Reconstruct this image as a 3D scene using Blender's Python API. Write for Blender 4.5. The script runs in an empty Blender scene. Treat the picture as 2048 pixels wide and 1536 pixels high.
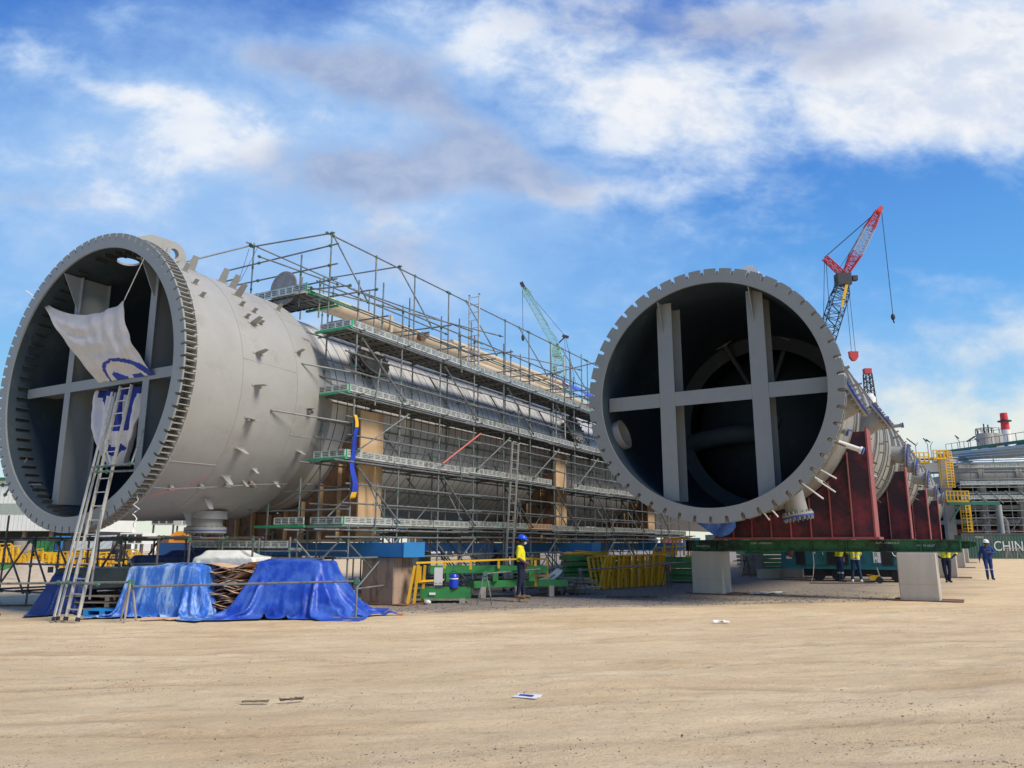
import bpy, bmesh, math, random
import numpy as np
from mathutils import Vector, Matrix, noise as mnoise
PI = math.pi
R_ = math.radians
sc = bpy.context.scene
COL = sc.collection

# ------------------------------------------------------------------ camera
FPX = 1538.0
PITCH = math.atan((1086 - 768) / FPX)
cam_data = bpy.data.cameras.new('camera')
cam = bpy.data.objects.new('camera', cam_data)
COL.objects.link(cam)
cam.location = (0, 0, 1.6)
cam.rotation_euler = (PI / 2 + PITCH, 0, 0)
cam_data.sensor_width = 36
cam_data.lens = 36 * FPX / 2048
cam_data.clip_start = 0.1
cam_data.clip_end = 4000
sc.camera = cam

# ------------------------------------------------------------------ light
SUN_AZ, SUN_EL = 122, 46          # degrees clockwise from +Y, above horizon
sc.view_settings.view_transform = 'Standard'
sc.view_settings.look = 'None'
sc.view_settings.gamma = 1
sc.view_settings.exposure = 0.0
sd = bpy.data.lights.new('sun', 'SUN')
sd.energy = 4.3
sd.angle = R_(24)
sd.color = (1.0, 0.90, 0.75)
sun = bpy.data.objects.new('sun', sd)
COL.objects.link(sun)
_a, _e = R_(SUN_AZ), R_(SUN_EL)
_d = Vector((math.sin(_a) * math.cos(_e), math.cos(_a) * math.cos(_e), math.sin(_e)))
sun.rotation_euler = _d.to_track_quat('Z', 'Y').to_euler()

# ------------------------------------------------------------------ sky
world = bpy.data.worlds.new('World')
sc.world = world
world.use_nodes = True
wt = world.node_tree
wt.nodes.clear()
def wn(t, **k):
    n = wt.nodes.new(t)
    for a, b in k.items():
        setattr(n, a, b)
    return n
def wl(a, b):
    wt.links.new(a, b)
def wmath(op, a, b=None, c=None, clamp=False):
    n = wn('ShaderNodeMath', operation=op, use_clamp=clamp)
    for i, x in enumerate((a, b, c)):
        if x is None:
            continue
        if isinstance(x, (int, float)):
            n.inputs[i].default_value = x
        else:
            wl(x, n.inputs[i])
    return n.outputs[0]
def wmix(f, a, b):
    n = wn('ShaderNodeMix', data_type='RGBA')
    for i, x in ((0, f), (6, a), (7, b)):
        if isinstance(x, (int, float)):
            n.inputs[i].default_value = x
        elif isinstance(x, tuple):
            n.inputs[i].default_value = (*x, 1)
        else:
            wl(x, n.inputs[i])
    return n.outputs[2]
SKY_K = 0.10
out = wn('ShaderNodeOutputWorld')
bg = wn('ShaderNodeBackground')
bg.inputs['Strength'].default_value = SKY_K
wl(bg.outputs[0], out.inputs['Surface'])
sky = wn('ShaderNodeTexSky', sky_type='NISHITA', sun_disc=False)
sky.sun_elevation = R_(SUN_EL)
sky.sun_rotation = R_(SUN_AZ)
sky.altitude = 0
sky.air_density = 1.0
sky.dust_density = 0.6
sky.ozone_density = 2.0
tc = wn('ShaderNodeTexCoord')
FW = (0, math.cos(PITCH), math.sin(PITCH))
UP = (0, -math.sin(PITCH), math.cos(PITCH))
def wdot(v):
    n = wn('ShaderNodeVectorMath', operation='DOT_PRODUCT')
    wl(tc.outputs['Generated'], n.inputs[0])
    n.inputs[1].default_value = v
    return n.outputs['Value']
fz = wmath('MAXIMUM', wdot(FW), 0.12)
# the direction of the sky is projected on a plane facing the yard (units: 1 = 1000 picture widths/2)
cu = wmath('MULTIPLY', wmath('DIVIDE', wdot((1, 0, 0)), fz), FPX / 1000)
cv = wmath('MULTIPLY', wmath('DIVIDE', wdot(UP), fz), FPX / 1000)
comb = wn('ShaderNodeCombineXYZ')
wl(cu, comb.inputs[0]); wl(cv, comb.inputs[1])
# warp
nw = wn('ShaderNodeTexNoise', noise_dimensions='3D')
nw.inputs['Scale'].default_value = 3.0
nw.inputs['Detail'].default_value = 5
wl(comb.outputs[0], nw.inputs['Vector'])
ws = wn('ShaderNodeVectorMath', operation='SUBTRACT')
wl(nw.outputs['Color'], ws.inputs[0]); ws.inputs[1].default_value = (.5, .5, .5)
wsc = wn('ShaderNodeVectorMath', operation='SCALE')
wl(ws.outputs[0], wsc.inputs[0]); wsc.inputs['Scale'].default_value = 0.16
wa = wn('ShaderNodeVectorMath', operation='ADD')
wl(comb.outputs[0], wa.inputs[0]); wl(wsc.outputs[0], wa.inputs[1])
wcoord = wa.outputs[0]
def blob(px, py, rx, ry, ang, coord=None):
    """soft ellipse around the sky direction seen at photo position px, py"""
    m = wn('ShaderNodeMapping', vector_type='TEXTURE')
    wl(coord or wcoord, m.inputs['Vector'])
    m.inputs['Location'].default_value = ((px - 1024) / 1000, (768 - py) / 1000, 0)
    m.inputs['Rotation'].default_value = (0, 0, R_(ang))
    m.inputs['Scale'].default_value = (rx / 1000, ry / 1000, 1)
    g = wn('ShaderNodeTexGradient', gradient_type='SPHERICAL')
    wl(m.outputs[0], g.inputs[0])
    return g.outputs['Fac']
def field(lst):
    s = None
    for (px, py, rx, ry, ang, w) in lst:
        b = wmath('MULTIPLY', blob(px, py, rx, ry, ang), w)
        s = b if s is None else wmath('ADD', s, b)
    return s
def cnoise(scale, detail, rough, stretch, ang, seed):
    m = wn('ShaderNodeMapping')
    wl(comb.outputs[0], m.inputs['Vector'])
    m.inputs['Rotation'].default_value = (0, 0, R_(ang))
    m.inputs['Scale'].default_value = (1, stretch, 1)
    m.inputs['Location'].default_value = (seed, seed * .7, seed * .3)
    n = wn('ShaderNodeTexNoise')
    n.inputs['Scale'].default_value = scale
    n.inputs['Detail'].default_value = detail
    n.inputs['Roughness'].default_value = rough
    n.inputs['Distortion'].default_value = 0.25
    wl(m.outputs[0], n.inputs['Vector'])
    return n.outputs['Fac']
WHITE = [  # px, py, rx, ry, angle, weight  (white cloud)
    (1650, 90, 900, 260, -8, 2.0), (1990, 140, 460, 260, 15, 2.4), (1400, 290, 340, 200, -35, 1.9), (1900, 230, 420, 110, -6, 1.0),
    (1150, 160, 420, 150, -22, 1.1), (880, 60, 420, 120, -15, 0.8), (120, 130, 400, 90, -20, 1.1),
    (320, 200, 170, 40, -12, 1.3), (450, 330, 230, 90, 0, 0.9), (250, 400, 600, 180, 8, 0.8), (450, 230, 700, 260, 0, .7),
    (800, 300, 620, 220, -10, 1.0), (1200, 395, 260, 45, 0, 1.7), (700, 500, 400, 110, 3, 1.4), (560, 620, 520, 110, 3, 0.9),
    (1900, 720, 480, 130, 8, 1.3), (1850, 850, 600, 110, 5, 2.2), (60, 400, 240, 80, 0, .8), (2050, 640, 420, 60, 10, .5)]
GREY = [   # shaded cloud bases
    (640, 135, 330, 110, -8, 2.1), (860, 210, 320, 120, -25, 1.9), (1000, 270, 200, 70, -20, 1.1),
    (650, 375, 280, 90, -5, 2.5), (930, 350, 440, 95, -8, 2.7), (60, 400, 160, 55, -5, 1.5),
    (1420, 45, 560, 110, -3, 1.9), (800, 520, 280, 90, -5, 1.5), (1750, 100, 300, 90, 0, .6), (540, 90, 200, 60, 0, .8)]
n1 = cnoise(3.4, 12, 0.60, 1.9, 16, 3.1)
n2 = cnoise(9.0, 10, 0.6, 1.5, 20, 7.7)
nmix = wmath('ADD', wmath('MULTIPLY', n1, 0.64), wmath('MULTIPLY', n2, 0.36))
nctr = wmath('SUBTRACT', nmix, 0.5)
wf = field(WHITE)
dens = wmath('ADD', wf, wmath('MULTIPLY', nctr, 6.5))
def smooth(x, a, b):
    n = wn('ShaderNodeMapRange', interpolation_type='SMOOTHSTEP')
    wl(x, n.inputs['Value'])
    n.inputs['From Min'].default_value = a
    n.inputs['From Max'].default_value = b
    return n.outputs['Result']
cov = wmath('MULTIPLY', smooth(dens, 0.05, 2.1), 0.96)
gf = wmath('ADD', field(GREY), wmath('MULTIPLY', nctr, 4.0))
grey = smooth(gf, 0.25, 2.3)
# clear air: nishita, a bit more saturated, pale towards the horizon
hs = wn('ShaderNodeHueSaturation')
hs.inputs['Saturation'].default_value = 1.12
hs.inputs['Value'].default_value = 1.0
wl(sky.outputs[0], hs.inputs['Color'])
tint = wmix(1.0, (0, 0, 0), (0, 0, 0))
tn = wn('ShaderNodeMix', data_type='RGBA', blend_type='MULTIPLY')
tn.inputs[0].default_value = 1
wl(hs.outputs[0], tn.inputs[6])
tn.inputs[7].default_value = (SKYT := (1.0, 1.0, 1.0, 1))
K = 1 / SKY_K
def col(r, g, b):       # display colour (0-255) to the radiance the sky must have
    f = lambda c: ((c / 255 + .055) / 1.055) ** 2.4 if c > 10 else c / 255 / 12.92
    return (f(r) * K, f(g) * K, f(b) * K)
# real air gradient by elevation
sep = wn('ShaderNodeSeparateXYZ')
wl(tc.outputs['Generated'], sep.inputs[0])
ramp = wn('ShaderNodeValToRGB')
el = ramp.color_ramp.elements
stops = [(0.0, (238, 240, 218)), (0.06, (214, 234, 234)), (0.16, (150, 208, 246)), (0.28, (106, 176, 242)), (0.42, (84, 148, 226)), (0.6, (72, 122, 208)), (1.0, (60, 100, 180))]
while len(el) < len(stops):
    el.new(0.5)
for e, (p, c) in zip(el, stops):
    e.position = p
    cc = col(*c)
    e.color = (cc[0] / K, cc[1] / K, cc[2] / K, 1)
wl(sep.outputs['Z'], ramp.inputs[0])
sc_air = wn('ShaderNodeVectorMath', operation='SCALE')
wl(ramp.outputs[0], sc_air.inputs[0]); sc_air.inputs['Scale'].default_value = K
air = wmix(0.92, tn.outputs[2], sc_air.outputs[0])
veil = field([(300, 330, 1000, 420, 0, 1.5), (800, 520, 1000, 330, 0, 1.2), (1750, 760, 800, 260, 4, .9), (900, 120, 900, 260, -8, .7)])
veil = smooth(wmath('ADD', veil, wmath('MULTIPLY', nctr, 2.2)), 0.0, 1.3)
air = wmix(wmath('MULTIPLY', veil, 0.8), air, col(162, 201, 245))
cloudw = wmix(smooth(dens, .6, 3.0), col(186, 212, 246), wmix(smooth(wmath('ADD', wmath('MULTIPLY', n2, .5), wmath('MULTIPLY', n1, .5)), .40, .60), col(220, 229, 243), col(254, 254, 253)))
# low clouds in the east are creamy
cloudw = wmix(wmath('MULTIPLY', smooth(sep.outputs['Z'], .32, .08), 0.9), cloudw, col(240, 242, 226))
cloudc = wmix(grey, cloudw, wmix(smooth(n2, .3, .7), col(152, 166, 200), col(186, 194, 216)))
covg = wmath('MAXIMUM', cov, wmath('MULTIPLY', grey, 0.8))
final = wmix(wmath('MULTIPLY', covg, 0.93), air, cloudc)
# below the horizon: dull earth
final = wmix(smooth(sep.outputs['Z'], -0.02, -0.06), final, col(120, 110, 95))
wl(final, bg.inputs['Color'])

# ------------------------------------------------------------------ helpers
class MB:
    """collects faces for one mesh"""
    def __init__(s):
        s.v, s.f, s.m, s.sm = [], [], [], []
        s.mat = 0
    def add(s, vs, fs, smooth=False):
        b = len(s.v)
        s.v.extend([tuple(p) for p in vs])
        for f in fs:
            s.f.append(tuple(i + b for i in f)); s.m.append(s.mat); s.sm.append(smooth)
        return s
    def box(s, x0, x1, y0, y1, z0, z1):
        v = [(x, y, z) for z in (z0, z1) for y in (y0, y1) for x in (x0, x1)]
        return s.add(v, [(0, 2, 3, 1), (4, 5, 7, 6), (0, 1, 5, 4), (2, 6, 7, 3), (0, 4, 6, 2), (1, 3, 7, 5)])
    def obox(s, c, ax, ay, az, hx, hy, hz):
        c, ax, ay, az = Vector(c), Vector(ax).normalized(), Vector(ay).normalized(), Vector(az).normalized()
        v = [c + ax * (hx * i) + ay * (hy * j) + az * (hz * k) for k in (-1, 1) for j in (-1, 1) for i in (-1, 1)]
        return s.add(v, [(0, 2, 3, 1), (4, 5, 7, 6), (0, 1, 5, 4), (2, 6, 7, 3), (0, 4, 6, 2), (1, 3, 7, 5)])
    def bar(s, p0, p1, w, h, up=(0, 0, 1)):
        p0, p1 = Vector(p0), Vector(p1)
        d = (p1 - p0)
        L = d.length
        if L < 1e-6:
            return s
        d.normalize()
        u = Vector(up)
        if abs(d.dot(u)) > .98:
            u = Vector((0, 1, 0))
        x = d.cross(u).normalized(); z = x.cross(d)
        return s.obox((p0 + p1) / 2, x, d, z, w / 2, L / 2, h / 2)
    def tube(s, p0, p1, r, n=8, r2=None, caps=True, smooth=True):
        p0, p1 = Vector(p0), Vector(p1)
        r2 = r if r2 is None else r2
        d = (p1 - p0)
        if d.length < 1e-6:
            return s
        d.normalize()
        u = Vector((0, 0, 1)) if abs(d.z) < .9 else Vector((1, 0, 0))
        x = d.cross(u).normalized(); y = d.cross(x)
        vs = []
        for p, rr in ((p0, r), (p1, r2)):
            for i in range(n):
                a = 2 * PI * i / n
                vs.append(p + x * (rr * math.cos(a)) + y * (rr * math.sin(a)))
        s.add(vs, [(i, i + n, (i + 1) % n + n, (i + 1) % n) for i in range(n)], smooth)
        if caps:
            s.add(vs[:n], [tuple(range(n))]); s.add(vs[n:], [tuple(reversed(range(n)))])
        return s
    def path(s, pts, r, n=8):
        pts = [Vector(p) for p in pts]
        rings = []
        for i, p in enumerate(pts):
            d = (pts[min(i + 1, len(pts) - 1)] - pts[max(i - 1, 0)]).normalized()
            u = Vector((0, 0, 1)) if abs(d.z) < .9 else Vector((1, 0, 0))
            x = d.cross(u).normalized(); y = d.cross(x)
            rings.append([p + x * (r * math.cos(2 * PI * k / n)) + y * (r * math.sin(2 * PI * k / n)) for k in range(n)])
        vs = [q for g in rings for q in g]
        fs = []
        for i in range(len(pts) - 1):
            for k in range(n):
                a, b = i * n + k, i * n + (k + 1) % n
                fs.append((a, a + n, b + n, b))
        s.add(vs, fs, True)
        s.add(rings[0], [tuple(range(n))]); s.add(rings[-1], [tuple(reversed(range(n)))])
        return s
    def lathe(s, prof, n, cz=0.0, smooth=True, cx=0.0):
        """revolve (radius, y) profile round the local y axis at height cz"""
        vs = []
        for (r, y) in prof:
            for i in range(n):
                a = 2 * PI * i / n
                vs.append((cx + r * math.cos(a), y, cz + r * math.sin(a)))
        fs = []
        for j in range(len(prof) - 1):
            for i in range(n):
                a, b = j * n + i, j * n + (i + 1) % n
                fs.append((a, a + n, b + n, b))
        return s.add(vs, fs, smooth)
    def cyl(s, c, axis, r, h, n=24, r2=None, smooth=True):
        c = Vector(c); a = Vector(axis).normalized()
        return s.tube(c - a * (h / 2), c + a * (h / 2), r, n, r2, True, smooth)
    def prism(s, poly, fn, t0, t1):
        """poly: 2D points, fn(x,y,t) -> 3D"""
        n = len(poly)
        vs = [fn(x, y, t0) for x, y in poly] + [fn(x, y, t1) for x, y in poly]
        fs = [tuple(range(n)), tuple(reversed(range(n, 2 * n)))]
        fs += [(i, i + n, (i + 1) % n + n, (i + 1) % n) for i in range(n)]
        return s.add(vs, fs)
    def sphere(s, c, rx, ry, rz, n=12, m=8):
        vs = [(c[0], c[1], c[2] + rz)]
        for j in range(1, m):
            t = PI * j / m
            for i in range(n):
                a = 2 * PI * i / n
                vs.append((c[0] + rx * math.sin(t) * math.cos(a), c[1] + ry * math.sin(t) * math.sin(a), c[2] + rz * math.cos(t)))
        vs.append((c[0], c[1], c[2] - rz))
        fs = [(0, 1 + i, 1 + (i + 1) % n) for i in range(n)]
        for j in range(m - 2):
            for i in range(n):
                a, b = 1 + j * n + i, 1 + j * n + (i + 1) % n
                fs.append((a, a + n, b + n, b))
        e = len(vs) - 1
        o = 1 + (m - 2) * n
        fs += [(o + (i + 1) % n, o + i, e) for i in range(n)]
        return s.add(vs, fs, True)
    def mesh(s, name, mats, fix=True):
        me = bpy.data.meshes.new(name)
        me.from_pydata(s.v, [], s.f)
        mats = mats if isinstance(mats, (list, tuple)) else [mats]
        for m in mats:
            me.materials.append(m)
        me.polygons.foreach_set('material_index', s.m)
        me.polygons.foreach_set('use_smooth', s.sm)
        me.update()
        if fix:
            bm = bmesh.new(); bm.from_mesh(me)
            bmesh.ops.remove_doubles(bm, verts=bm.verts, dist=0.0004)
            bmesh.ops.recalc_face_normals(bm, faces=bm.faces)
            bm.to_mesh(me); bm.free()
        try:
            me.set_sharp_from_angle(angle=R_(38))
        except Exception:
            pass
        return me
    def build(s, name, mats, parent=None, loc=None, rz=0, label=None, fix=True):
        o = bpy.data.objects.new(name, s.mesh(name, mats, fix))
        COL.objects.link(o)
        if parent is not None:
            o.parent = parent
        if loc is not None:
            o.location = loc
        if rz:
            o.rotation_euler = (0, 0, rz)
        if label:
            o['label'] = label
        return o

def tag(o, label, cat=None, group=None, kind=None):
    if label: o['label'] = label
    if cat: o['category'] = cat
    if group: o['group'] = group
    if kind: o['kind'] = kind
    return o
def thing(name, label, cat, loc=(0, 0, 0), rz=0, group=None, rot=None):
    o = bpy.data.objects.new(name, None)
    o.empty_display_size = .2
    COL.objects.link(o)
    o.location = loc
    o.rotation_euler = rot if rot else (0, 0, rz)
    return tag(o, label, cat, group)
def dup(root, loc, rz=None, label=None, group=None, scale=None):
    ch = [c for c in bpy.data.objects if c.parent == root]
    r = root.copy(); COL.objects.link(r)
    r.location = loc
    if rz is not None: r.rotation_euler = (0, 0, rz)
    if scale: r.scale = scale
    if label: r['label'] = label
    if group: r['group'] = group
    for c in ch:
        gs = [g for g in bpy.data.objects if g.parent == c]
        d = c.copy(); COL.objects.link(d); d.parent = r
        for g in gs:
            e = g.copy(); COL.objects.link(e); e.parent = d
    return r

_seed = [0]
def mat(name, rgb, rough=.6, metal=0., var=.12, scale=3., bump=.0, bscale=40., dirt=None, damt=.35, dscale=1.2, streak=False, spec=.4):
    """painted / bare surface with mottling, optional dirt patches (worn or rusty) and fine bump"""
    m = bpy.data.materials.new(name)
    m.use_nodes = True
    nt = m.node_tree
    b = nt.nodes['Principled BSDF']
    b.inputs['Roughness'].default_value = rough
    b.inputs['Metallic'].default_value = metal
    b.inputs['Specular IOR Level'].default_value = spec
    tcn = nt.nodes.new('ShaderNodeTexCoord')
    mp = nt.nodes.new('ShaderNodeMapping')
    nt.links.new(tcn.outputs['Object'], mp.inputs[0])
    if streak:
        mp.inputs['Scale'].default_value = (1, 1, .18)
    _seed[0] += 1.7
    mp.inputs['Location'].default_value = (_seed[0], 0, 0)
    n = nt.nodes.new('ShaderNodeTexNoise')
    n.inputs['Scale'].default_value = scale
    n.inputs['Detail'].default_value = 8
    n.inputs['Roughness'].default_value = .62
    nt.links.new(mp.outputs[0], n.inputs['Vector'])
    mr = nt.nodes.new('ShaderNodeMapRange')
    mr.inputs['From Min'].default_value = .3; mr.inputs['From Max'].default_value = .7
    mr.inputs['To Min'].default_value = 1 - var; mr.inputs['To Max'].default_value = 1 + var
    nt.links.new(n.outputs['Fac'], mr.inputs['Value'])
    mul = nt.nodes.new('ShaderNodeVectorMath'); mul.operation = 'SCALE'
    mul.inputs[0].default_value = rgb
    nt.links.new(mr.outputs[0], mul.inputs['Scale'])
    c = mul.outputs[0]
    if dirt:
        n2 = nt.nodes.new('ShaderNodeTexNoise')
        n2.inputs['Scale'].default_value = dscale
        n2.inputs['Detail'].default_value = 10
        n2.inputs['Roughness'].default_value = .68
        nt.links.new(mp.outputs[0], n2.inputs['Vector'])
        m2 = nt.nodes.new('ShaderNodeMapRange')
        t = .62 - damt * .35
        m2.inputs['From Min'].default_value = t; m2.inputs['From Max'].default_value = t + .12
        nt.links.new(n2.outputs['Fac'], m2.inputs['Value'])
        mx = nt.nodes.new('ShaderNodeMix'); mx.data_type = 'RGBA'
        nt.links.new(m2.outputs[0], mx.inputs[0])
        nt.links.new(c, mx.inputs[6])
        mx.inputs[7].default_value = (*dirt, 1)
        c = mx.outputs[2]
    nt.links.new(c, b.inputs['Base Color'])
    if bump:
        n3 = nt.nodes.new('ShaderNodeTexNoise')
        n3.inputs['Scale'].default_value = bscale
        n3.inputs['Detail'].default_value = 6
        nt.links.new(tcn.outputs['Object'], n3.inputs['Vector'])
        bp = nt.nodes.new('ShaderNodeBump')
        bp.inputs['Strength'].default_value = bump
        bp.inputs['Distance'].default_value = .02
        nt.links.new(n3.outputs['Fac'], bp.inputs['Height'])
        nt.links.new(bp.outputs[0], b.inputs['Normal'])
    return m
def add_bands(m, period, width, rgb, axis='Y'):
    """thin dark joint lines at a regular pitch along one object axis"""
    nt = m.node_tree
    b = nt.nodes['Principled BSDF']
    src = b.inputs['Base Color'].links[0].from_socket
    tcn = nt.nodes.new('ShaderNodeTexCoord')
    sp = nt.nodes.new('ShaderNodeSeparateXYZ')
    nt.links.new(tcn.outputs['Object'], sp.inputs[0])
    a = nt.nodes.new('ShaderNodeMath'); a.operation = 'MODULO'
    a2 = nt.nodes.new('ShaderNodeMath'); a2.operation = 'ADD'; a2.inputs[1].default_value = 500
    nt.links.new(sp.outputs[axis], a2.inputs[0])
    nt.links.new(a2.outputs[0], a.inputs[0]); a.inputs[1].default_value = period
    l = nt.nodes.new('ShaderNodeMath'); l.operation = 'LESS_THAN'
    nt.links.new(a.outputs[0], l.inputs[0]); l.inputs[1].default_value = width
    mx = nt.nodes.new('ShaderNodeMix'); mx.data_type = 'RGBA'
    nt.links.new(l.outputs[0], mx.inputs[0])
    nt.links.new(src, mx.inputs[6]); mx.inputs[7].default_value = (*rgb, 1)
    nt.links.new(mx.outputs[2], b.inputs['Base Color'])
    return m
def text_mb(txt, size, depth=.004):
    """letters as a mesh lying in the local xz plane, facing -y"""
    cu_ = bpy.data.curves.new('t', 'FONT')
    cu_.body = txt; cu_.size = size; cu_.extrude = depth; cu_.resolution_u = 3
    ob = bpy.data.objects.new('t', cu_); COL.objects.link(ob)
    dg = bpy.context.evaluated_depsgraph_get(); dg.update()
    me = bpy.data.meshes.new_from_object(ob.evaluated_get(dg))
    mb = MB()
    mb.add([(v.co.x, -v.co.z, v.co.y) for v in me.vertices], [tuple(p.vertices) for p in me.polygons])
    bpy.data.objects.remove(ob); bpy.data.meshes.remove(me); bpy.data.curves.remove(cu_)
    return mb
def evaluated(o):
    """apply the modifiers of o without operators"""
    dg = bpy.context.evaluated_depsgraph_get(); dg.update()
    me = bpy.data.meshes.new_from_object(o.evaluated_get(dg))
    old = o.data
    o.modifiers.clear(); o.data = me
    return o
class Frame:
    """yard frame of one column: x across (towards the road), y along the axis, z up"""
    def __init__(s, x, y, deg):
        s.th = R_(deg); s.o = Vector((x, y, 0))
        s.a = Vector((math.sin(s.th), math.cos(s.th), 0)); s.r = Vector((math.cos(s.th), -math.sin(s.th), 0))
    def w(s, t, y, z=0):
        return s.o + s.r * t + s.a * y + Vector((0, 0, z))
LF = Frame(-10.27, 18, 29.5); LZ = 5.455
RF = Frame(5.476, 21.3, 31); RZ = 5.76

# ------------------------------------------------------------------ materials
M = {}
M['shell'] = mat('grey primer', (.345, .345, .325), .55, 0, .07, 1.2, .05, 25, dirt=(.305, .295, .27), damt=.25, dscale=1.1)
M['inpipe'] = mat('shaded inner pipe colour', (.07, .10, .12), .6)  # shade inside the skirt is put into this dark pipe colour
M['inner'] = mat('inner shade colour', (.03, .05, .07), .6, 0, .12, 1.5, dirt=(.05, .07, .085), damt=.2)  # near-black colour paints in the shade inside skirts and heads
M['ring'] = mat('grey primer ring', (.25, .28, .285), .55, 0, .05, 2)
M['ringR'] = mat('grey primer ring right', (.235, .25, .24), .55, 0, .05, 2)
M['shellR'] = mat('grey primer right column', (.29, .29, .275), .5, 0, .1, 1.5, dirt=(.22, .21, .19), damt=.2)
M['bandR'] = mat('darker unpainted joint', (.17, .16, .145), .6, 0, .1, 3)
M['clad'] = add_bands(mat('insulation cladding', (.62, .62, .60), .40, .2, .07, 1.5), .40, .03, (.04, .04, .04))
M['cream'] = mat('cream pipe', (.62, .50, .34), .5, 0, .06, 2, dirt=(.45, .36, .25), damt=.2)
M['steel'] = mat('bare steel plate', (.30, .29, .28), .5, .3, .2, 4, dirt=(.22, .10, .05), damt=.2)
M['galv'] = mat('galvanised tube', (.205, .22, .22), .5, .3, .18, 6, dirt=(.12, .10, .085), damt=.25, dscale=5)
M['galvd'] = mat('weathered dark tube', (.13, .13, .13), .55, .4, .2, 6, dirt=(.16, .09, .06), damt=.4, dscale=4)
M['coupler'] = mat('green coupler', (.05, .17, .11), .5, .1, .2, 8)
M['plank'] = mat('steel scaffold plank', (.26, .27, .27), .5, .45, .2, 6)
M['toe'] = mat('steel toe board', (.58, .62, .59), .5, .35, .14, 5, dirt=(.3, .3, .28), damt=.3, dscale=4)
M['slot'] = mat('dark slot', (.05, .055, .055), .7)
M['greenp'] = mat('green plank end', (.04, .36, .17), .5, 0, .15, 6)
M['blueb'] = mat('blue beam paint', (.03, .20, .48), .5, 0, .12, 2, dirt=(.12, .14, .15), damt=.15, dscale=2.5)
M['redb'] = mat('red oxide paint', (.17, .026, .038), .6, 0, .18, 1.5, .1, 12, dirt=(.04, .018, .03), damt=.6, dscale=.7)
M['redf'] = mat('sunlit red oxide', (.30, .075, .075), .6, 0, .14, 2, dirt=(.24, .12, .10), damt=.3)  # lighter red: sunlight on saddle flanges and ribs is in the colour
M['greenb'] = mat('green beam paint', (.03, .15, .06), .55, 0, .2, 2, dirt=(.012, .02, .015), damt=.45, dscale=1.6)
M['rust'] = mat('rusty steel', (.20, .10, .06), .8, 0, .3, 3, .3, 30, dirt=(.10, .06, .045), damt=.5)
M['concrete'] = mat('cast concrete', (.50, .455, .385), .85, 0, .1, 2.5, .25, 18, dirt=(.36, .32, .26), damt=.25, dscale=2, streak=True)
M['concreteb'] = mat('brown stained concrete', (.36, .26, .19), .85, 0, .16, 2.5, .25, 18, dirt=(.13, .09, .07), damt=.4, dscale=2, streak=True)
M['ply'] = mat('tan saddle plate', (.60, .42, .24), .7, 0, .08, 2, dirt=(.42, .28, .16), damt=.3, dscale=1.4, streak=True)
M['plyd'] = mat('shaded tan saddle web', (.26, .15, .09), .7, 0, .16, 2, dirt=(.10, .06, .045), damt=.4)  # tan web darkened: the shade of its unlit side is in the colour
M['yellow'] = mat('yellow rail paint', (.72, .42, .02), .5, 0, .1, 4, dirt=(.50, .28, .03), damt=.2, dscale=4)
M['green'] = mat('green platform paint', (.035, .22, .06), .45, 0, .12, 4, dirt=(.02, .12, .04), damt=.25)
M['grate'] = mat('galvanised grating', (.42, .45, .42), .5, .4, .2, 20)
M['alu'] = mat('aluminium ladder', (.55, .53, .46), .45, .3, .12, 8, dirt=(.45, .40, .30), damt=.25, dscale=6)
M['rung'] = mat('aluminium rung', (.62, .6, .56), .4, .6, .1, 6)
M['timber'] = mat('rough timber', (.30, .22, .15), .85, 0, .25, 4, .3, 30)
M['timberg'] = mat('grey weathered timber', (.34, .30, .27), .85, 0, .25, 4, .3, 30)
M['card'] = mat('cardboard', (.62, .42, .27), .85, 0, .14, 5)
M['blackp'] = mat('black rubber', (.02, .02, .022), .6)
M['white'] = mat('white paint', (.78, .78, .76), .5, 0, .05, 3)
M['whitec'] = mat('white letters', (.70, .74, .72), .6)
M['bolt'] = mat('bolt steel', (.30, .30, .29), .45, .5)
M['bluef'] = mat('blue flange cover', (.03, .07, .32), .45, 0, .1, 6)
M['teal'] = mat('teal cabinet paint', (.02, .16, .20), .5, 0, .1, 3, dirt=(.015, .08, .10), damt=.3)
M['dark'] = mat('dark interior', (.02, .022, .025), .7)
# ================================================================== ground
rng = np.random.RandomState(7)
_vt = {}
def vnoise(x, y, seed):
    """smooth value noise on numpy arrays"""
    if seed not in _vt: _vt[seed] = np.random.RandomState(seed).rand(256, 256)
    r = _vt[seed]
    xi = np.floor(x).astype(int); yi = np.floor(y).astype(int)
    fx = x - xi; fy = y - yi
    fx = fx * fx * (3 - 2 * fx); fy = fy * fy * (3 - 2 * fy)
    g = lambda a, b: r[a % 256, b % 256]
    return (g(xi, yi) * (1 - fx) + g(xi + 1, yi) * fx) * (1 - fy) + (g(xi, yi + 1) * (1 - fx) + g(xi + 1, yi + 1) * fx) * fy
TA = R_(13)
TRACKS = [(8.3, .20, .006, .17), (10.15, .205, .006, .17), (6.6, .34, -.004, .16), (12.6, .10, .003, .2), (14.5, .11, .003, .2), (16.6, .26, 0, .22), (9.3, -.06, .004, .14), (11.1, -.06, .004, .14), (7.3, .06, .01, .13)]
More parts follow.
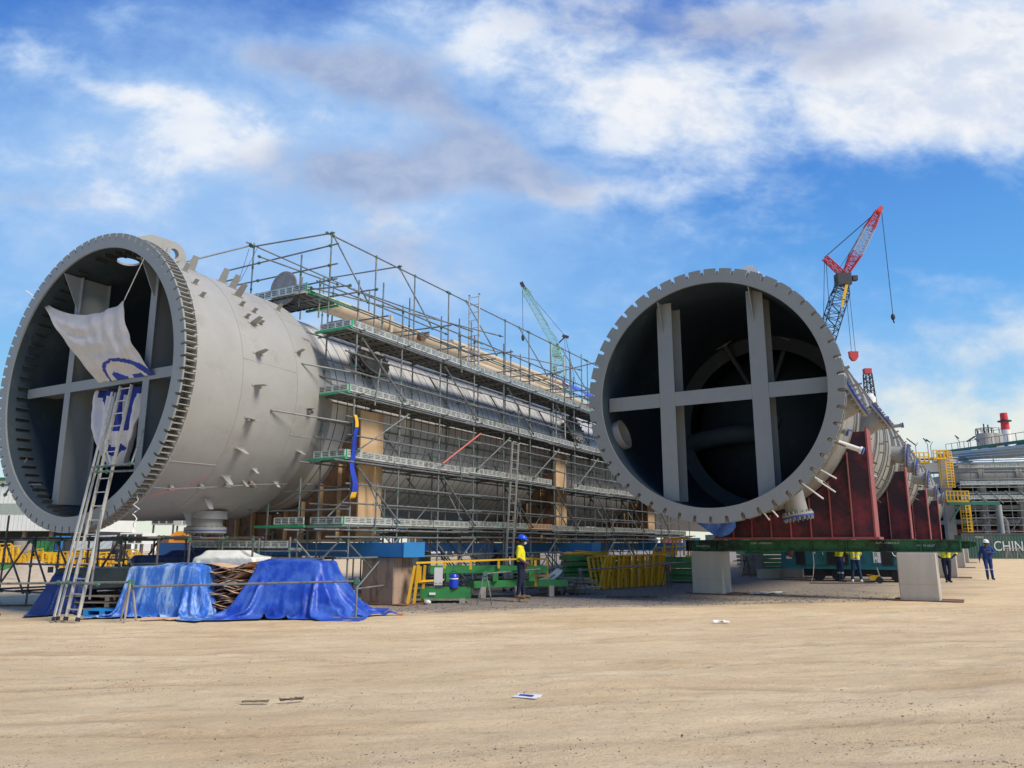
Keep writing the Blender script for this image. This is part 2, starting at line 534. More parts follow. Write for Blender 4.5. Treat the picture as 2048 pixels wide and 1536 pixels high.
def tracks(x, y):
    m = np.zeros_like(x)
    for k, (y0, sl, cu_, w) in enumerate(TRACKS):
        yc = y0 + sl * x + cu_ * x * x + .25 * (vnoise(x / 3 + k * 7, x * 0 + k, 11) - .5)
        d = np.abs(y - yc) / w
        prof = np.clip(1.15 - d, 0, 1) - .45 * np.exp(-((d - 1.35) / .28) ** 2)
        fade = np.clip(vnoise(x / 2.4 + k * 13, y / 3 + k, 12) * 1.9 - .35, 0, 1)
        tread = .62 + .38 * np.sign(np.sin((x + (y - yc) * .9) * 2 * np.pi / .16)) * (d < 1) * (k % 3 != 0)
        m = m + prof * fade * tread
    return m
def ground_h(x, y):
    x = np.asarray(x, float); y = np.asarray(y, float)
    u = x * math.cos(TA) + y * math.sin(TA); v = -x * math.sin(TA) + y * math.cos(TA)
    v = v + .9 * (vnoise(u / 14, v / 9, 1) - .5) * 2
    near = np.clip((23 - y) / 5, 0, 1) + .12
    h = .05 * (vnoise(u / 3.2, v / .9, 2) - .5) + .035 * (vnoise(u / 1.1, v / .26, 3) - .5) + .022 * (vnoise(u / .45, v / .12, 4) - .5)
    rut = vnoise(u / 5, v / .55, 5)
    h = h - .03 * np.clip(rut - .74, 0, 1) * 4
    h = h - .035 * tracks(x, y)
    h = h + .010 * (vnoise(x / .16, y / .16, 6) - .5)
    return h * np.clip(near, 0, 1)
def build_ground():
    nx, ny = 520, 620
    t = np.linspace(-1, 1, nx)
    xs = 14 * np.sinh(t * 4.3) / np.sinh(1.45) * .35
    xs = xs * (900 / xs.max())
    xs = np.sign(t) * (np.abs(t) * 26 + (np.abs(t) ** 9) * 900)
    q = np.linspace(0, 1, ny)
    ys = 3.5 + q * 26 + (q ** 9) * 1400
    ys = np.concatenate([[-900, -60, -8, 0, 2], ys]); ny = len(ys)
    X, Y = np.meshgrid(xs, ys)
    Z = ground_h(X, Y)
    Z[Y > 30] *= .5
    vs = np.stack([X, Y, Z - .012], -1).reshape(-1, 3)
    idx = np.arange(nx * ny).reshape(ny, nx)
    fs = np.stack([idx[:-1, :-1], idx[:-1, 1:], idx[1:, 1:], idx[1:, :-1]], -1).reshape(-1, 4)
    me = bpy.data.meshes.new('ground')
    me.vertices.add(len(vs)); me.vertices.foreach_set('co', vs.ravel())
    me.loops.add(fs.size); me.loops.foreach_set('vertex_index', fs.ravel())
    me.polygons.add(len(fs)); me.polygons.foreach_set('loop_start', np.arange(0, fs.size, 4))
    me.polygons.foreach_set('loop_total', np.full(len(fs), 4))
    me.polygons.foreach_set('use_smooth', np.ones(len(fs), bool))
    me.update(calc_edges=True)
    at = me.attributes.new('compacted', 'FLOAT', 'POINT'); at.data.foreach_set('value', np.clip(tracks(X, Y), 0, 1).ravel().astype(np.float32))
    # material
    m = bpy.data.materials.new('packed sandy earth'); m.use_nodes = True
    nt = m.node_tree; b = nt.nodes['Principled BSDF']; b.inputs['Roughness'].default_value = .95
    b.inputs['Specular IOR Level'].default_value = .1
    L = nt.links.new
    tcn = nt.nodes.new('ShaderNodeTexCoord')
    def nz(scale, detail, rough, sx, sy, ang, seed):
        mp = nt.nodes.new('ShaderNodeMapping'); mp.vector_type = 'POINT'
        r = nt.nodes.new('ShaderNodeVectorRotate'); r.rotation_type = 'Z_AXIS'; r.inputs['Angle'].default_value = -ang
        L(tcn.outputs['Object'], r.inputs['Vector'])
        L(r.outputs[0], mp.inputs[0]); mp.inputs['Scale'].default_value = (sx, sy, 1); mp.inputs['Location'].default_value = (seed, seed, 0)
        n = nt.nodes.new('ShaderNodeTexNoise'); n.inputs['Scale'].default_value = scale; n.inputs['Detail'].default_value = detail
        n.inputs['Roughness'].default_value = rough; n.inputs['Distortion'].default_value = .2
        L(mp.outputs[0], n.inputs['Vector']); return n.outputs['Fac']
    def mr(x, a, b_, c=0, d=1):
        n = nt.nodes.new('ShaderNodeMapRange'); n.inputs['From Min'].default_value = a; n.inputs['From Max'].default_value = b_
        n.inputs['To Min'].default_value = c; n.inputs['To Max'].default_value = d
        L(x, n.inputs['Value']); return n.outputs[0]
    def mx(f, a, b_):
        n = nt.nodes.new('ShaderNodeMix'); n.data_type = 'RGBA'
        for i, x in ((0, f), (6, a), (7, b_)):
            if isinstance(x, tuple): n.inputs[i].default_value = (*x, 1)
            elif isinstance(x, float): n.inputs[i].default_value = x
            else: L(x, n.inputs[i])
        return n.outputs[2]
    def ma(op, a, b_):
        n = nt.nodes.new('ShaderNodeMath'); n.operation = op
        for i, x in enumerate((a, b_)):
            if isinstance(x, (int, float)): n.inputs[i].default_value = x
            else: L(x, n.inputs[i])
        return n.outputs[0]
    a1 = nz(.6, 12, .68, .5, 1.3, TA, 3)
    a2 = nz(1.8, 14, .78, .45, 1.5, TA, 9)
    a3 = nz(6, 10, .8, .7, 1.3, TA, 1)
    a4 = nz(45, 5, .7, 1, 1, 0, 5)
    c = mx(mr(a1, .35, .65), (.70, .52, .30), (.86, .69, .44))
    c = mx(mr(a2, .53, .66, 0, .6), c, (.44, .32, .205))
    c = mx(mr(nz(3.2, 12, .85, .35, 1.5, TA, 15), .60, .68, 0, .7), c, (.27, .18, .115))
    c = mx(mr(a2, .30, .42, .4, 0), c, (.76, .60, .40))
    c = mx(mr(a3, .57, .70, 0, .6), c, (.34, .25, .17))
    a5 = nz(22, 6, .75, .8, 1.3, TA, 8)
    c = mx(mr(a5, .60, .68, 0, .65), c, (.24, .17, .115))
    c = mx(mr(a5, .36, .30, 0, .5), c, (.78, .66, .48))
    c = mx(mr(a4, .66, .74, 0, .6), c, (.19, .15, .115))
    c = mx(mr(nz(13, 6, .75, .55, 1.7, TA, 27), .60, .65, 0, .5), c, (.36, .26, .17))
    c = mx(mr(nz(30, 4, .7, .7, 1.5, TA, 37), .62, .66, 0, .65), c, (.27, .19, .13))
    c = mx(mr(nz(24, 4, .7, .7, 1.5, TA, 47), .38, .34, 0, .5), c, (.82, .70, .52))
    an = nt.nodes.new('ShaderNodeAttribute'); an.attribute_name = 'compacted'
    c = mx(ma('MULTIPLY', an.outputs['Fac'], .7), c, (.44, .31, .19))
    # grey gravel under and round the columns
    sp = nt.nodes.new('ShaderNodeSeparateXYZ'); L(tcn.outputs['Object'], sp.inputs[0])
    # distance behind the line where the gravel begins (world x, y)
    line = ma('SUBTRACT', ma('SUBTRACT', sp.outputs['Y'], 18.7), ma('MULTIPLY', sp.outputs['X'], .30))
    line = ma('ADD', line, ma('MULTIPLY', ma('SUBTRACT', nz(.5, 9, .7, .5, 1.4, TA, 21), .5), 6.5))
    east = ma('SUBTRACT', ma('ADD', ma('MULTIPLY', sp.outputs['Y'], .62), -1.5), sp.outputs['X'])
    east = ma('ADD', east, ma('MULTIPLY', ma('SUBTRACT', nz(.4, 6, .6, 1, 1, 0, 31), .5), 5))
    gm = ma('MULTIPLY', mr(line, 0, 2.0), mr(east, -1, 4))
    west = mr(ma('ADD', sp.outputs['X'], nz(.3, 5, .6, 1, 1, 0, 4)), -9, -2, .15, 1)
    gm = ma('MULTIPLY', gm, west)
    gc = mx(mr(nz(9, 8, .8, 1, 1, 0, 12), .4, .6), (.10, .10, .105), (.30, .28, .27))
    c = mx(ma('MULTIPLY', gm, .85), c, gc)
    L(c, b.inputs['Base Color'])
    hgt = ma('ADD', ma('MULTIPLY', a3, .5), ma('ADD', ma('MULTIPLY', a4, .35), ma('ADD', ma('MULTIPLY', nz(130, 3, .6, 1, 1, 0, 2), .15), ma('MULTIPLY', a5, .5))))
    bp = nt.nodes.new('ShaderNodeBump'); bp.inputs['Strength'].default_value = 1.0; bp.inputs['Distance'].default_value = .05
    L(hgt, bp.inputs['Height']); L(bp.outputs[0], b.inputs['Normal'])
    me.materials.append(m)
    o = bpy.data.objects.new('ground', me); COL.objects.link(o)
    tag(o, 'bare tan sandy earth of the yard with wheel tracks and grey gravel further back', 'ground', kind='structure')
build_ground()
def stones(name, label, n, fn, smin, smax, mats, seed):
    r = random.Random(seed)
    mb = MB()
    for i in range(n):
        x, y = fn(r)
        s = smin + (smax - smin) * r.random() ** 3
        z = float(ground_h(x, y)) - .012
        base = [(-1, -1, 0), (1, -.8, 0), (1.1, .9, 0), (-.9, 1, 0), (-.5, -.5, .9), (.6, -.4, .7), (.5, .5, 1), (-.6, .4, .75)]
        a = r.random() * 6.28; ca, sa = math.cos(a), math.sin(a)
        vs = []
        for (px, py, pz) in base:
            px *= s * r.uniform(.6, 1.2); py *= s * r.uniform(.5, 1); pz *= s * r.uniform(.5, .9)
            vs.append((x + px * ca - py * sa, y + px * sa + py * ca, z + pz - s * .15))
        mb.mat = r.randrange(len(mats))
        mb.add(vs, [(0, 1, 5, 4), (1, 2, 6, 5), (2, 3, 7, 6), (3, 0, 4, 7), (4, 5, 6, 7)])
    o = mb.build(name, mats, fix=False)
    tag(o, label, 'stones', kind='stuff')
M['st1'] = mat('tan stone', (.30, .22, .15), .9, 0, .3, 20)
M['st2'] = mat('dark stone', (.15, .115, .085), .9, 0, .3, 20)
M['st3'] = mat('pale stone', (.42, .36, .28), .9, 0, .2, 20)
M['st4'] = mat('grey gravel stone', (.16, .155, .155), .9, 0, .3, 20)
def f_far(r):
    y = 5.8 + 19 * r.random() ** 1.3
    return r.uniform(-.75, .75) * y, y
_cl = []
_r = random.Random(5)
for i in range(46):
    y = 6 + 14 * _r.random() ** 1.5
    _cl.append((_r.uniform(-.7, .7) * y, y, _r.uniform(.15, .6)))
_cl += [(-1.9, 8.3, .5), (.9, 8.2, .55), (2.2, 7.2, .5), (-.6, 6.4, .4), (.3, 6.6, .3)]
def f_cl(r):
    c = r.choice(_cl)
    return c[0] + r.gauss(0, c[2]), c[1] + r.gauss(0, c[2] * .35)
stones('loose_stones', 'small dark and tan stones scattered on the sandy earth', 2000, f_far, .003, .014, [M['st1'], M['st2'], M['st1']], 1)
stones('stone_clusters', 'patches of small pale pebbles in the wheel tracks', 5200, f_cl, .003, .012, [M['st1'], M['st3'], M['st2'], M['st1']], 2)
def f_gr(r):
    x = r.uniform(-4, 12); y = 19.6 + .28 * x + abs(r.gauss(0, 3.2))
    return x, y
stones('gravel', 'grey crushed gravel along the foot of the stacked platforms', 3200, f_gr, .012, .04, [M['st4'], M['st4'], M['st1'], M['st2']], 3)

# ================================================================== the two columns
def ring_plate(mb, y0, y1, r_in, r_out, n, w, d, cz, phase=0.):
    outer, inner = [], []
    for i in range(n):
        c = 2 * PI * (i + phase) / n
        ha = w / 2 / r_out
        seq = [(r_out, -ha), (r_out - d + w * .5, -ha), (r_out - d + w * .15, -ha * .72), (r_out - d, 0), (r_out - d + w * .15, ha * .72), (r_out - d + w * .5, ha), (r_out, ha)]
        for rr, aa in seq:
            outer.append((rr, c + aa)); inner.append((r_in, c + aa))
        step = 2 * PI / n
        for k in (.4, .6):
            outer.append((r_out, c + step * k)); inner.append((r_in, c + step * k))
        # keep radial order
    N = len(outer)
    P = lambda p, y: (p[0] * math.cos(p[1]), y, cz + p[0] * math.sin(p[1]))
    vs = [P(p, y0) for p in outer] + [P(p, y0) for p in inner] + [P(p, y1) for p in outer] + [P(p, y1) for p in inner]
    fs = []
    for i in range(N):
        j = (i + 1) % N
        fs += [(i, j, N + j, N + i), (2 * N + i, 3 * N + i, 3 * N + j, 2 * N + j), (i, 2 * N + i, 2 * N + j, j), (N + i, N + j, 3 * N + j, 3 * N + i)]
    mb.add(vs, fs)
def polar(r, ang, y, cz):
    a = R_(ang)
    return Vector((r * math.cos(a), y, cz + r * math.sin(a)))
def rad(ang):
    a = R_(ang); return Vector((math.cos(a), 0, math.sin(a)))
def tan_(ang):
    a = R_(ang); return Vector((-math.sin(a), 0, math.cos(a)))
def clip(parent, m, R, ang, y, cz, L, w, tip=.5, tilt=0., base=True, name='bracket'):
    """welded fin: a tapered plate standing radially, its plane across the shell"""
    mb = MB()
    u, t = rad(ang), tan_(ang)
    ay = Vector((0, 1, 0))
    if base:
        mb.obox(polar(R + .008, ang, y, cz), t, ay, u, .022, w * .75, .012)
    n = t if not tilt else (t * math.cos(tilt) + ay * math.sin(tilt))
    wd = n.cross(u).normalized()
    p0 = polar(R - .01, ang, y, cz)
    a, b = w / 2, w / 2 * tip
    vs = []
    for s_ in (-.006, .006):
        vs += [p0 + wd * a + n * s_, p0 - wd * a + n * s_, p0 + u * L - wd * b + n * s_, p0 + u * L + wd * b + n * s_]
    mb.add(vs, [(0, 1, 2, 3), (7, 6, 5, 4), (0, 4, 5, 1), (1, 5, 6, 2), (2, 6, 7, 3), (3, 7, 4, 0)])
    return mb.build(name, m, parent)
def nozzle(parent, R, ang, y, cz, L, r, m, flange=True, blue=True, nb=16, tilt=(0, 0, 0), name='nozzle'):
    u = (rad(ang) + Vector(tilt)).normalized()
    p = polar(R - .12, ang, y, cz)
    mb = MB()
    mb.tube(p, p + u * (L + .12), r, 28)
    if flange:
        mb.cyl(p + u * (L + .12), u, r * 1.42, .06, 32)
        o = mb.build(name, m, parent)
        f = MB()
        f.cyl(p + u * (L + .12 + .055), u, r * 1.42, .04, 32)
        f.build('blind_flange', M['bluef'] if blue else M['steel'], o)
        b = MB()
        x = u.orthogonal().normalized(); z = u.cross(x)
        for i in range(nb if r > .12 else 0):
            a = 2 * PI * i / nb
            q = p + u * (L + .12) + (x * math.cos(a) + z * math.sin(a)) * r * 1.26
            b.tube(q - u * .10, q + u * .16, r * .055 + .006, 6)
            b.tube(q + u * .075, q + u * .11, r * .09 + .008, 6)
            b.tube(q - u * .06, q - u * .03, r * .09 + .008, 6)
        if r > .12: b.build('flange_bolts', M['bolt'], o)
    else:
        o = mb.build(name, m, parent)
    return o
def boolean_cut(o, cutters):
    for c in cutters:
        mo = o.modifiers.new('cut', 'BOOLEAN'); mo.operation = 'DIFFERENCE'; mo.solver = 'EXACT'; mo.object = c
    evaluated(o)
    for c in cutters:
        me = c.data; bpy.data.objects.remove(c); bpy.data.meshes.remove(me)
    o.data.set_sharp_from_angle(angle=R_(38))

# ---------------- left column
LV = thing('column_vessel', 'huge grey steel column lying on its side, skirt open to the left, wrapped in scaffolding', 'column', LF.w(0, 0), -LF.th, 'columns lying on saddles')
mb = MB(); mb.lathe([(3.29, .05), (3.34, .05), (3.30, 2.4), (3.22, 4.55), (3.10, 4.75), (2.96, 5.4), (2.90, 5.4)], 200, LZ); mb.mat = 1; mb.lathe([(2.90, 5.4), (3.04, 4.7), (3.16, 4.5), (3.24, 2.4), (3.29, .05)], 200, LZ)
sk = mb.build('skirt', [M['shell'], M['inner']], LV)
cb = MB(); cb.cyl(polar(3.3, 92, .9, LZ), rad(92), .27, 1.2, 32)
c1 = cb.build('cut', M['shell'], LV)
cb = MB(); cb.cyl(polar(3.3, -80, 2.9, LZ), rad(-80), .42, 1.2, 32)
c2 = cb.build('cut', M['shell'], LV)
boolean_cut(sk, [c1])
bpy.data.objects.remove(c2)
mb = MB()
for (y, r) in ((1.9, 3.312), (3.75, 3.254)):
    mb.lathe([(r, y - .008), (r + .008, y), (r, y + .008)], 160, LZ)
for (a, y0, y1) in ((9, 1.9, 3.75), (58, .4, 1.9), (-38, .4, 1.9), (-62, 1.9, 3.75), (40, 3.75, 4.55), (-20, 3.75, 4.55)):
    r0 = 3.342 - .016 * y0 if y0 < 2.4 else 3.302 - .038 * (y0 - 2.4); r1 = 3.342 - .016 * y1 if y1 < 2.4 else 3.302 - .038 * (y1 - 2.4)
    mb.tube(polar(r0, a, y0, LZ), polar(r1, a, y1, LZ), .008, 6)
mb.build('weld_seam', M['shell'], sk)
mb = MB(); mb.lathe([(2.96, 5.38), (2.96, 62), (2.2, 63.2), (0.01, 63.9)], 120, LZ)
mb.build('shell', M['clad'], LV)
# dished head inside the skirt
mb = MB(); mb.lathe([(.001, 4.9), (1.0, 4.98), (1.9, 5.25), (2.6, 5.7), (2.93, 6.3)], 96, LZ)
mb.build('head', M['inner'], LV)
mb = MB(); ring_plate(mb, 0, .045, 3.27, 3.63, 80, .06, .15, LZ, .5)
mb.build('base_ring', M['ring'], LV)
mb = MB(); ring_plate(mb, .33, .37, 3.30, 3.63, 80, .06, .15, LZ, .5)
mb.build('compression_ring', M['shell'], LV)
mb = MB()
for i in range(80):
    for d in (-1.15, 1.15):
        a = 360 * (i + .5) / 80 + d
        u = rad(a)
        mb.obox(polar(3.46, a, .1875, LZ), u, (0, 1, 0), tan_(a), .145, .1425, .009)
mb.mat = 0
o = mb.build('gussets', M['shell'], LV); o['kind'] = 'stuff'
mb = MB()
for i in range(80):
    a = 360 * (i + .5) / 80
    if -75 < ((a + 180) % 360 - 180) < 45:
        mb.tube(polar(3.535, a, .03, LZ), polar(3.535, a, .36, LZ), .0, 8)
# cross beams in the mouth
def ibeam(mb, p0, p1, w, dpt, t, out=(0, 1, 0)):
    """I section: flanges w wide, depth dpt along out"""
    p0, p1 = Vector(p0), Vector(p1)
    d = (p1 - p0).normalized(); out = Vector(out); x = d.cross(out)
    L = (p1 - p0).length / 2; c = (p0 + p1) / 2
    mb.obox(c, x, d, out, w / 2, L, t / 2)
    mb.obox(c + out * dpt, x, d, out, w / 2, L, t / 2)
    mb.obox(c + out * (dpt / 2), x, d, out, t / 2, L, dpt / 2 - t / 2)
def hz(t, R=3.25):
    return math.sqrt(R * R - t * t)
for t in (-1.42, 1.68):
    mb = MB(); ibeam(mb, (t, .5, LZ - hz(t)), (t, .5, LZ + hz(t)), .235, .75, .02)
    ob = mb.build('cross_beam', M['ring'], LV)
    g = MB()
    zt = LZ + hz(t)
    g.prism([(0, 0), (-.0, -.9), (-.45, 0)], lambda x, y, k, t=t, zt=zt: (t + k, .5 + x + .0, zt + y), -.01, .01)
    g.build('gusset_plate', M['ring'], ob)
mb = MB()
mb.box(-1.30, 1.56, .49, .51, LZ - .125, LZ + .125); mb.box(-1.30, 1.56, .51, 1.24, LZ - .01, LZ + .01)
mb.box(-3.23, -1.54, .49, .51, LZ - .125, LZ + .125); mb.box(-3.23, -1.54, .51, 1.24, LZ - .01, LZ + .01)
mb.box(1.80, 3.23, .49, .51, LZ - .125, LZ + .125); mb.box(1.80, 3.23, .51, 1.24, LZ - .01, LZ + .01)
mb.build('cross_beam', M['ring'], LV)
# short tabs on the inside of the shell
tb = MB(); tb.box(-.16, .16, -.012, .012, 0, .07)
for a in list(range(112, 262, 5)) + list(range(50, 100, 7)):
    g = MB(); u, t = rad(a), tan_(a)
    g.obox(polar(3.24, a, .42, LZ), u, (0, 1, 0), t, .05, .17, .012)
    g.build('tab', M['slot'], LV)
# lifting lug on the crown
mb = MB()
pl = [(0.42, 3.2)]
for k in range(9):
    a = R_(170 - 180 * k / 8)
    pl.append((.0, 0))
pl = [(.40, 3.25), (.44, 3.70), (.95, 3.98)]
for k in range(11):
    a = R_(95 - 100 * k / 10)
    pl.append((1.62 + .40 * math.cos(a), 3.62 + .40 * math.sin(a)))
pl += [(2.03, 3.2)]
mb.prism(pl, lambda x, y, k: (0.62 + k, x, LZ + y * .975), -.05, .05)
lug = mb.build('lifting_lug', M['shell'], LV)
cb = MB(); cb.cyl((.62, 1.62, LZ + 3.58), (1, 0, 0), .135, .6, 32); c1 = cb.build('cut', M['shell'], LV)
mb = MB()
boolean_cut(lug, [c1])
for k in range(24):
    a0, a1 = 2 * PI * k / 24, 2 * PI * (k + 1) / 24
    for (r0, r1) in ((.135, .22),):
        q = lambda r, a, x: (.62 + x, 1.62 + r * math.cos(a), LZ + 3.58 + r * math.sin(a))
        mb.add([q(r0, a0, .09), q(r1, a0, .09), q(r1, a1, .09), q(r0, a1, .09)], [(0, 1, 2, 3)])
        mb.add([q(r1, a0, .05), q(r1, a1, .05), q(r1, a1, .09), q(r1, a0, .09)], [(0, 1, 2, 3)])
        mb.add([q(r0, a0, -.05), q(r0, a1, -.05), q(r0, a1, .09), q(r0, a0, .09)], [(0, 1, 2, 3)])
mb.build('eye_plate', M['shell'], lug)
# brackets on the skirt
Rs = lambda y: 3.34 - .016 * y if y < 2.4 else 3.30 - .038 * (y - 2.4)
for (y, a, L, w, tip) in ((1.0, 43, .20, .13, 1), (1.0, 35, .20, .13, 1), (2.3, 38.5, .20, .13, 1), (2.67, 36.8, .20, .13, 1), (2.28, 31, .20, .13, 1), (2.72, 30, .2, .13, 1),
        (2.44, 28.2, .42, .26, .55), (2.4, 13, .42, .26, .55), (2.36, -1.5, .42, .26, .55), (2.32, -15.5, .42, .26, .55), (2.32, -29, .42, .26, .55), (2.36, -43, .42, .26, .55),
        (2.38, -57, .42, .26, .55), (2.4, -71, .42, .26, .55), (2.43, 46.5, .5, .28, .7), (2.6, 56, .5, .28, .7), (2.54, 63, .5, .28, .7), (1.6, 64, .5, .28, .7),
        (4.3, -27, .3, .2, .7), (3.1, -38.3, .26, .15, .7), (3.05, -45.3, .26, .15, .7), (4.1, -44.8, .26, .15, .7), (4.25, -6.4, .3, .2, .7), (1.05, 54, .3, .16, .8),
        (3.9, 20, .3, .18, .7), (3.9, 48, .3, .18, .7)):
    clip(LV, M['shell'], Rs(y), a, y, LZ, L * .8, w * .85, tip)
for (y, a) in ((1.08, -50.7), (1.84, -48.9), (2.55, -47.5), (3.24, -45.6), (3.37, -46.8), (2.25, -16.4), (4.25, -8)):
    g = MB(); p = polar(Rs(y), a, y, LZ); u = rad(a); t = tan_(a)
    g.obox(p + u * .05, t, (0, 1, 0), u, .05, .05, .05); g.obox(p + u * .11, t, (0, 1, 0), u, .012, .09, .012)
    g.cyl(p + u * .09, (0, 1, 0), .03, .14, 8)
    g.build('scaffold_clamp', M['steel'], LV)
# wire along the lower clamps
mb = MB(); mb.path([polar(Rs(y) + .1, a, y, LZ) for (y, a) in ((.4, -50), (1.08, -50.2), (1.84, -48.6), (2.55, -47.2), (3.24, -45.4), (4.4, -44))], .009, 5)
mb.build('wire', M['steel'], LV)
# big nozzle hanging under the skirt
aN, yN = -74, 3.15
u = rad(aN)
p = polar(Rs(yN) - .1, aN, yN, LZ)
mb = MB(); mb.tube(p, p + Vector((-.0, 0, -1)) * .20, .52, 36)
noz = mb.build('nozzle', M['shell'], LV)
mb = MB(); mb.tube(p + Vector((0, 0, -.18)), p + Vector((0, 0, -.48)), .41, 36); mb.tube(p + Vector((0, 0, -.41)), p + Vector((0, 0, -.48)), .52, 36)
mb.build('neck', M['shell'], noz)
mb = MB(); mb.tube(p + Vector((0, 0, -.48)), p + Vector((0, 0, -.50)), .525, 36)
mb.build('blue_gasket', M['bluef'], noz)
mb = MB(); mb.tube(p + Vector((0, 0, -.50)), p + Vector((0, 0, -.56)), .52, 36)
for k in range(20):
    a = 2 * PI * k / 20
    q = p + Vector((math.cos(a) * .45, math.sin(a) * .45, 0))
    mb.tube(q + Vector((0, 0, -.38)), q + Vector((0, 0, -.60)), .018, 6)
mb.build('blind_flange', M['shellR'], noz)
# manways facing the road, seen through the scaffold
for (y, a, r) in ((7.05, 29, .46), (21.2, 22, .5)):
    nozzle(LV, 2.96, a, y, LZ, .38, r, M['slot'], True, False, 20, name='manway')
for (y, a) in ((10, 8), (10.6, 7), (17, 12), (26, 10), (9.0, -20), (14, -22), (19, -24), (12, 20), (16, 25)):
    clip(LV, M['steel'], 2.96, a, y, LZ, .22, .16, .8)
# cream overhead pipe with a blank disc on its end
PX, PZ = 1.35, 8.92
mb = MB(); mb.tube((PX, 4.9, PZ), (PX, 23.5, PZ + .12), .27, 24)
op = mb.build('overhead_pipe', M['cream'], LV)
mb = MB(); mb.cyl((PX, 4.85, PZ), (0, 1, 0), .52, .05, 40)
for k in range(28):
    a = 2 * PI * k / 28
    mb.cyl((PX + .46 * math.cos(a), 4.84, PZ + .46 * math.sin(a)), (0, 1, 0), .017, .10, 6)
mb.build('blank_disc', M['steel'], op)
mb = MB(); mb.tube((PX + .1, 13.5, PZ + .36), (PX + .1, 24, PZ + .5), .11, 16); mb.tube((PX + .38, 14, PZ - .3), (PX + .38, 26, PZ - .25), .14, 16)
mb.build('side_pipe', M['cream'], op)
for y in (9.5, 14.8, 20.0):
    g = MB(); g.box(PX - .35, PX + .35, y - .06, y + .06, PZ - .9, PZ - .28); g.box(PX - .3, PX - .24, y - .06, y + .06, PZ - .3, PZ + .35); g.box(PX + .28, PX + .34, y - .06, y + .06, PZ - .3, PZ + .35)
    g.build('pipe_support', M['cream'], op)
mb = MB(); mb.cyl((PX + .33, 11.2, PZ), (1, 0, 0), .16, .16, 16); mb.cyl((PX + .33, 11.5, PZ + .1), (1, 0, 0), .09, .2, 12)
mb.build('rusty_stub', M['rust'], op)

# ---------------- right column
RV = thing('column_vessel', 'huge grey steel column lying on red saddles with its round open skirt facing the camera', 'column', RF.w(0, 0), -RF.th, 'columns lying on saddles')
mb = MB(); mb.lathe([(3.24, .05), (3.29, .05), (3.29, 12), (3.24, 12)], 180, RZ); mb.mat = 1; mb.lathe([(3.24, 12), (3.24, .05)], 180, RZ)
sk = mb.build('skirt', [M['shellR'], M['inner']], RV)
cb = MB(); cb.cyl(polar(3.27, -164, 1.05, RZ), rad(-164), .40, 1.2, 40)
c1 = cb.build('cut', M['shell'], RV)
boolean_cut(sk, [c1])
mb = MB()
u = rad(-164); p = polar(3.1, -164, 1.05, RZ)
x = u.orthogonal().normalized(); z = u.cross(x); N = 40
vs = []
for (r, h) in ((.40, -.05), (.46, -.05), (.46, .75), (.40, .75)):
    for i in range(N):
        a = 2 * PI * i / N
        vs.append(p + u * h + (x * math.cos(a) + z * math.sin(a)) * r)
fs = []
for j in range(4):
    for i in range(N):
        fs.append((j * N + i, j * N + (i + 1) % N, ((j + 1) % 4) * N + (i + 1) % N, ((j + 1) % 4) * N + i))
mb.add(vs, fs, True); mb.build('access_collar', M['shellR'], RV)
mb = MB(); mb.lathe([(3.28, 12), (3.28, 60), (2.9, 60.6), (2.9, 78), (2.0, 79.2), (.01, 79.8)], 110, RZ)
mb.build('shell', M['shellR'], RV)
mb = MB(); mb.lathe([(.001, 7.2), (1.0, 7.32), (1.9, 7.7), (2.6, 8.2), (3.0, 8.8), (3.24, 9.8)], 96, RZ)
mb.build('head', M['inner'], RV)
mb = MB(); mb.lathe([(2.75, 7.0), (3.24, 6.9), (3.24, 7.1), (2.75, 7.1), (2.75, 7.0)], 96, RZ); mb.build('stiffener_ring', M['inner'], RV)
mb = MB(); ring_plate(mb, 0, .06, 3.22, 3.637, 50, .10, .19, RZ, .37)
mb.build('base_ring', M['ringR'], RV)
mb = MB(); ring_plate(mb, .26, .31, 3.28, 3.637, 50, .10, .19, RZ, .37)
mb.build('compression_ring', M['shellR'], RV)
mb = MB()
for i in range(50):
    for d in (-1.9, 1.9):
        a = 360 * (i + .37) / 50 + d
        mb.obox(polar(3.455, a, .16, RZ), rad(a), (0, 1, 0), tan_(a), .165, .1, .011)
o = mb.build('gussets', M['shellR'], RV); o['kind'] = 'stuff'
mb = MB()
for t in (-1.33, 1.37):
    mb = MB(); ibeam(mb, (t, .55, RZ - hz(t)), (t, .55, RZ + hz(t)), .46, .8, .025)
    ob = mb.build('cross_beam', M['ringR'], RV)
    g = MB(); zt = RZ + hz(t)
    g.prism([(0.0, 0.1), (0, -.95), (-.48, .1)], lambda x, y, k, t=t, zt=zt: (t + k - .05, .54 + x, zt + y), -.012, .012)
    g.build('gusset_plate', M['ringR'], ob)
mb = MB()
for (a, b) in ((-3.2, -1.565), (-1.095, 1.135), (1.605, 3.2)):
    mb.box(a, b, .54, .565, RZ - .21, RZ + .21); mb.box(a, b, .565, 1.35, RZ - .012, RZ + .012)
mb.build('cross_beam', M['ringR'], RV)
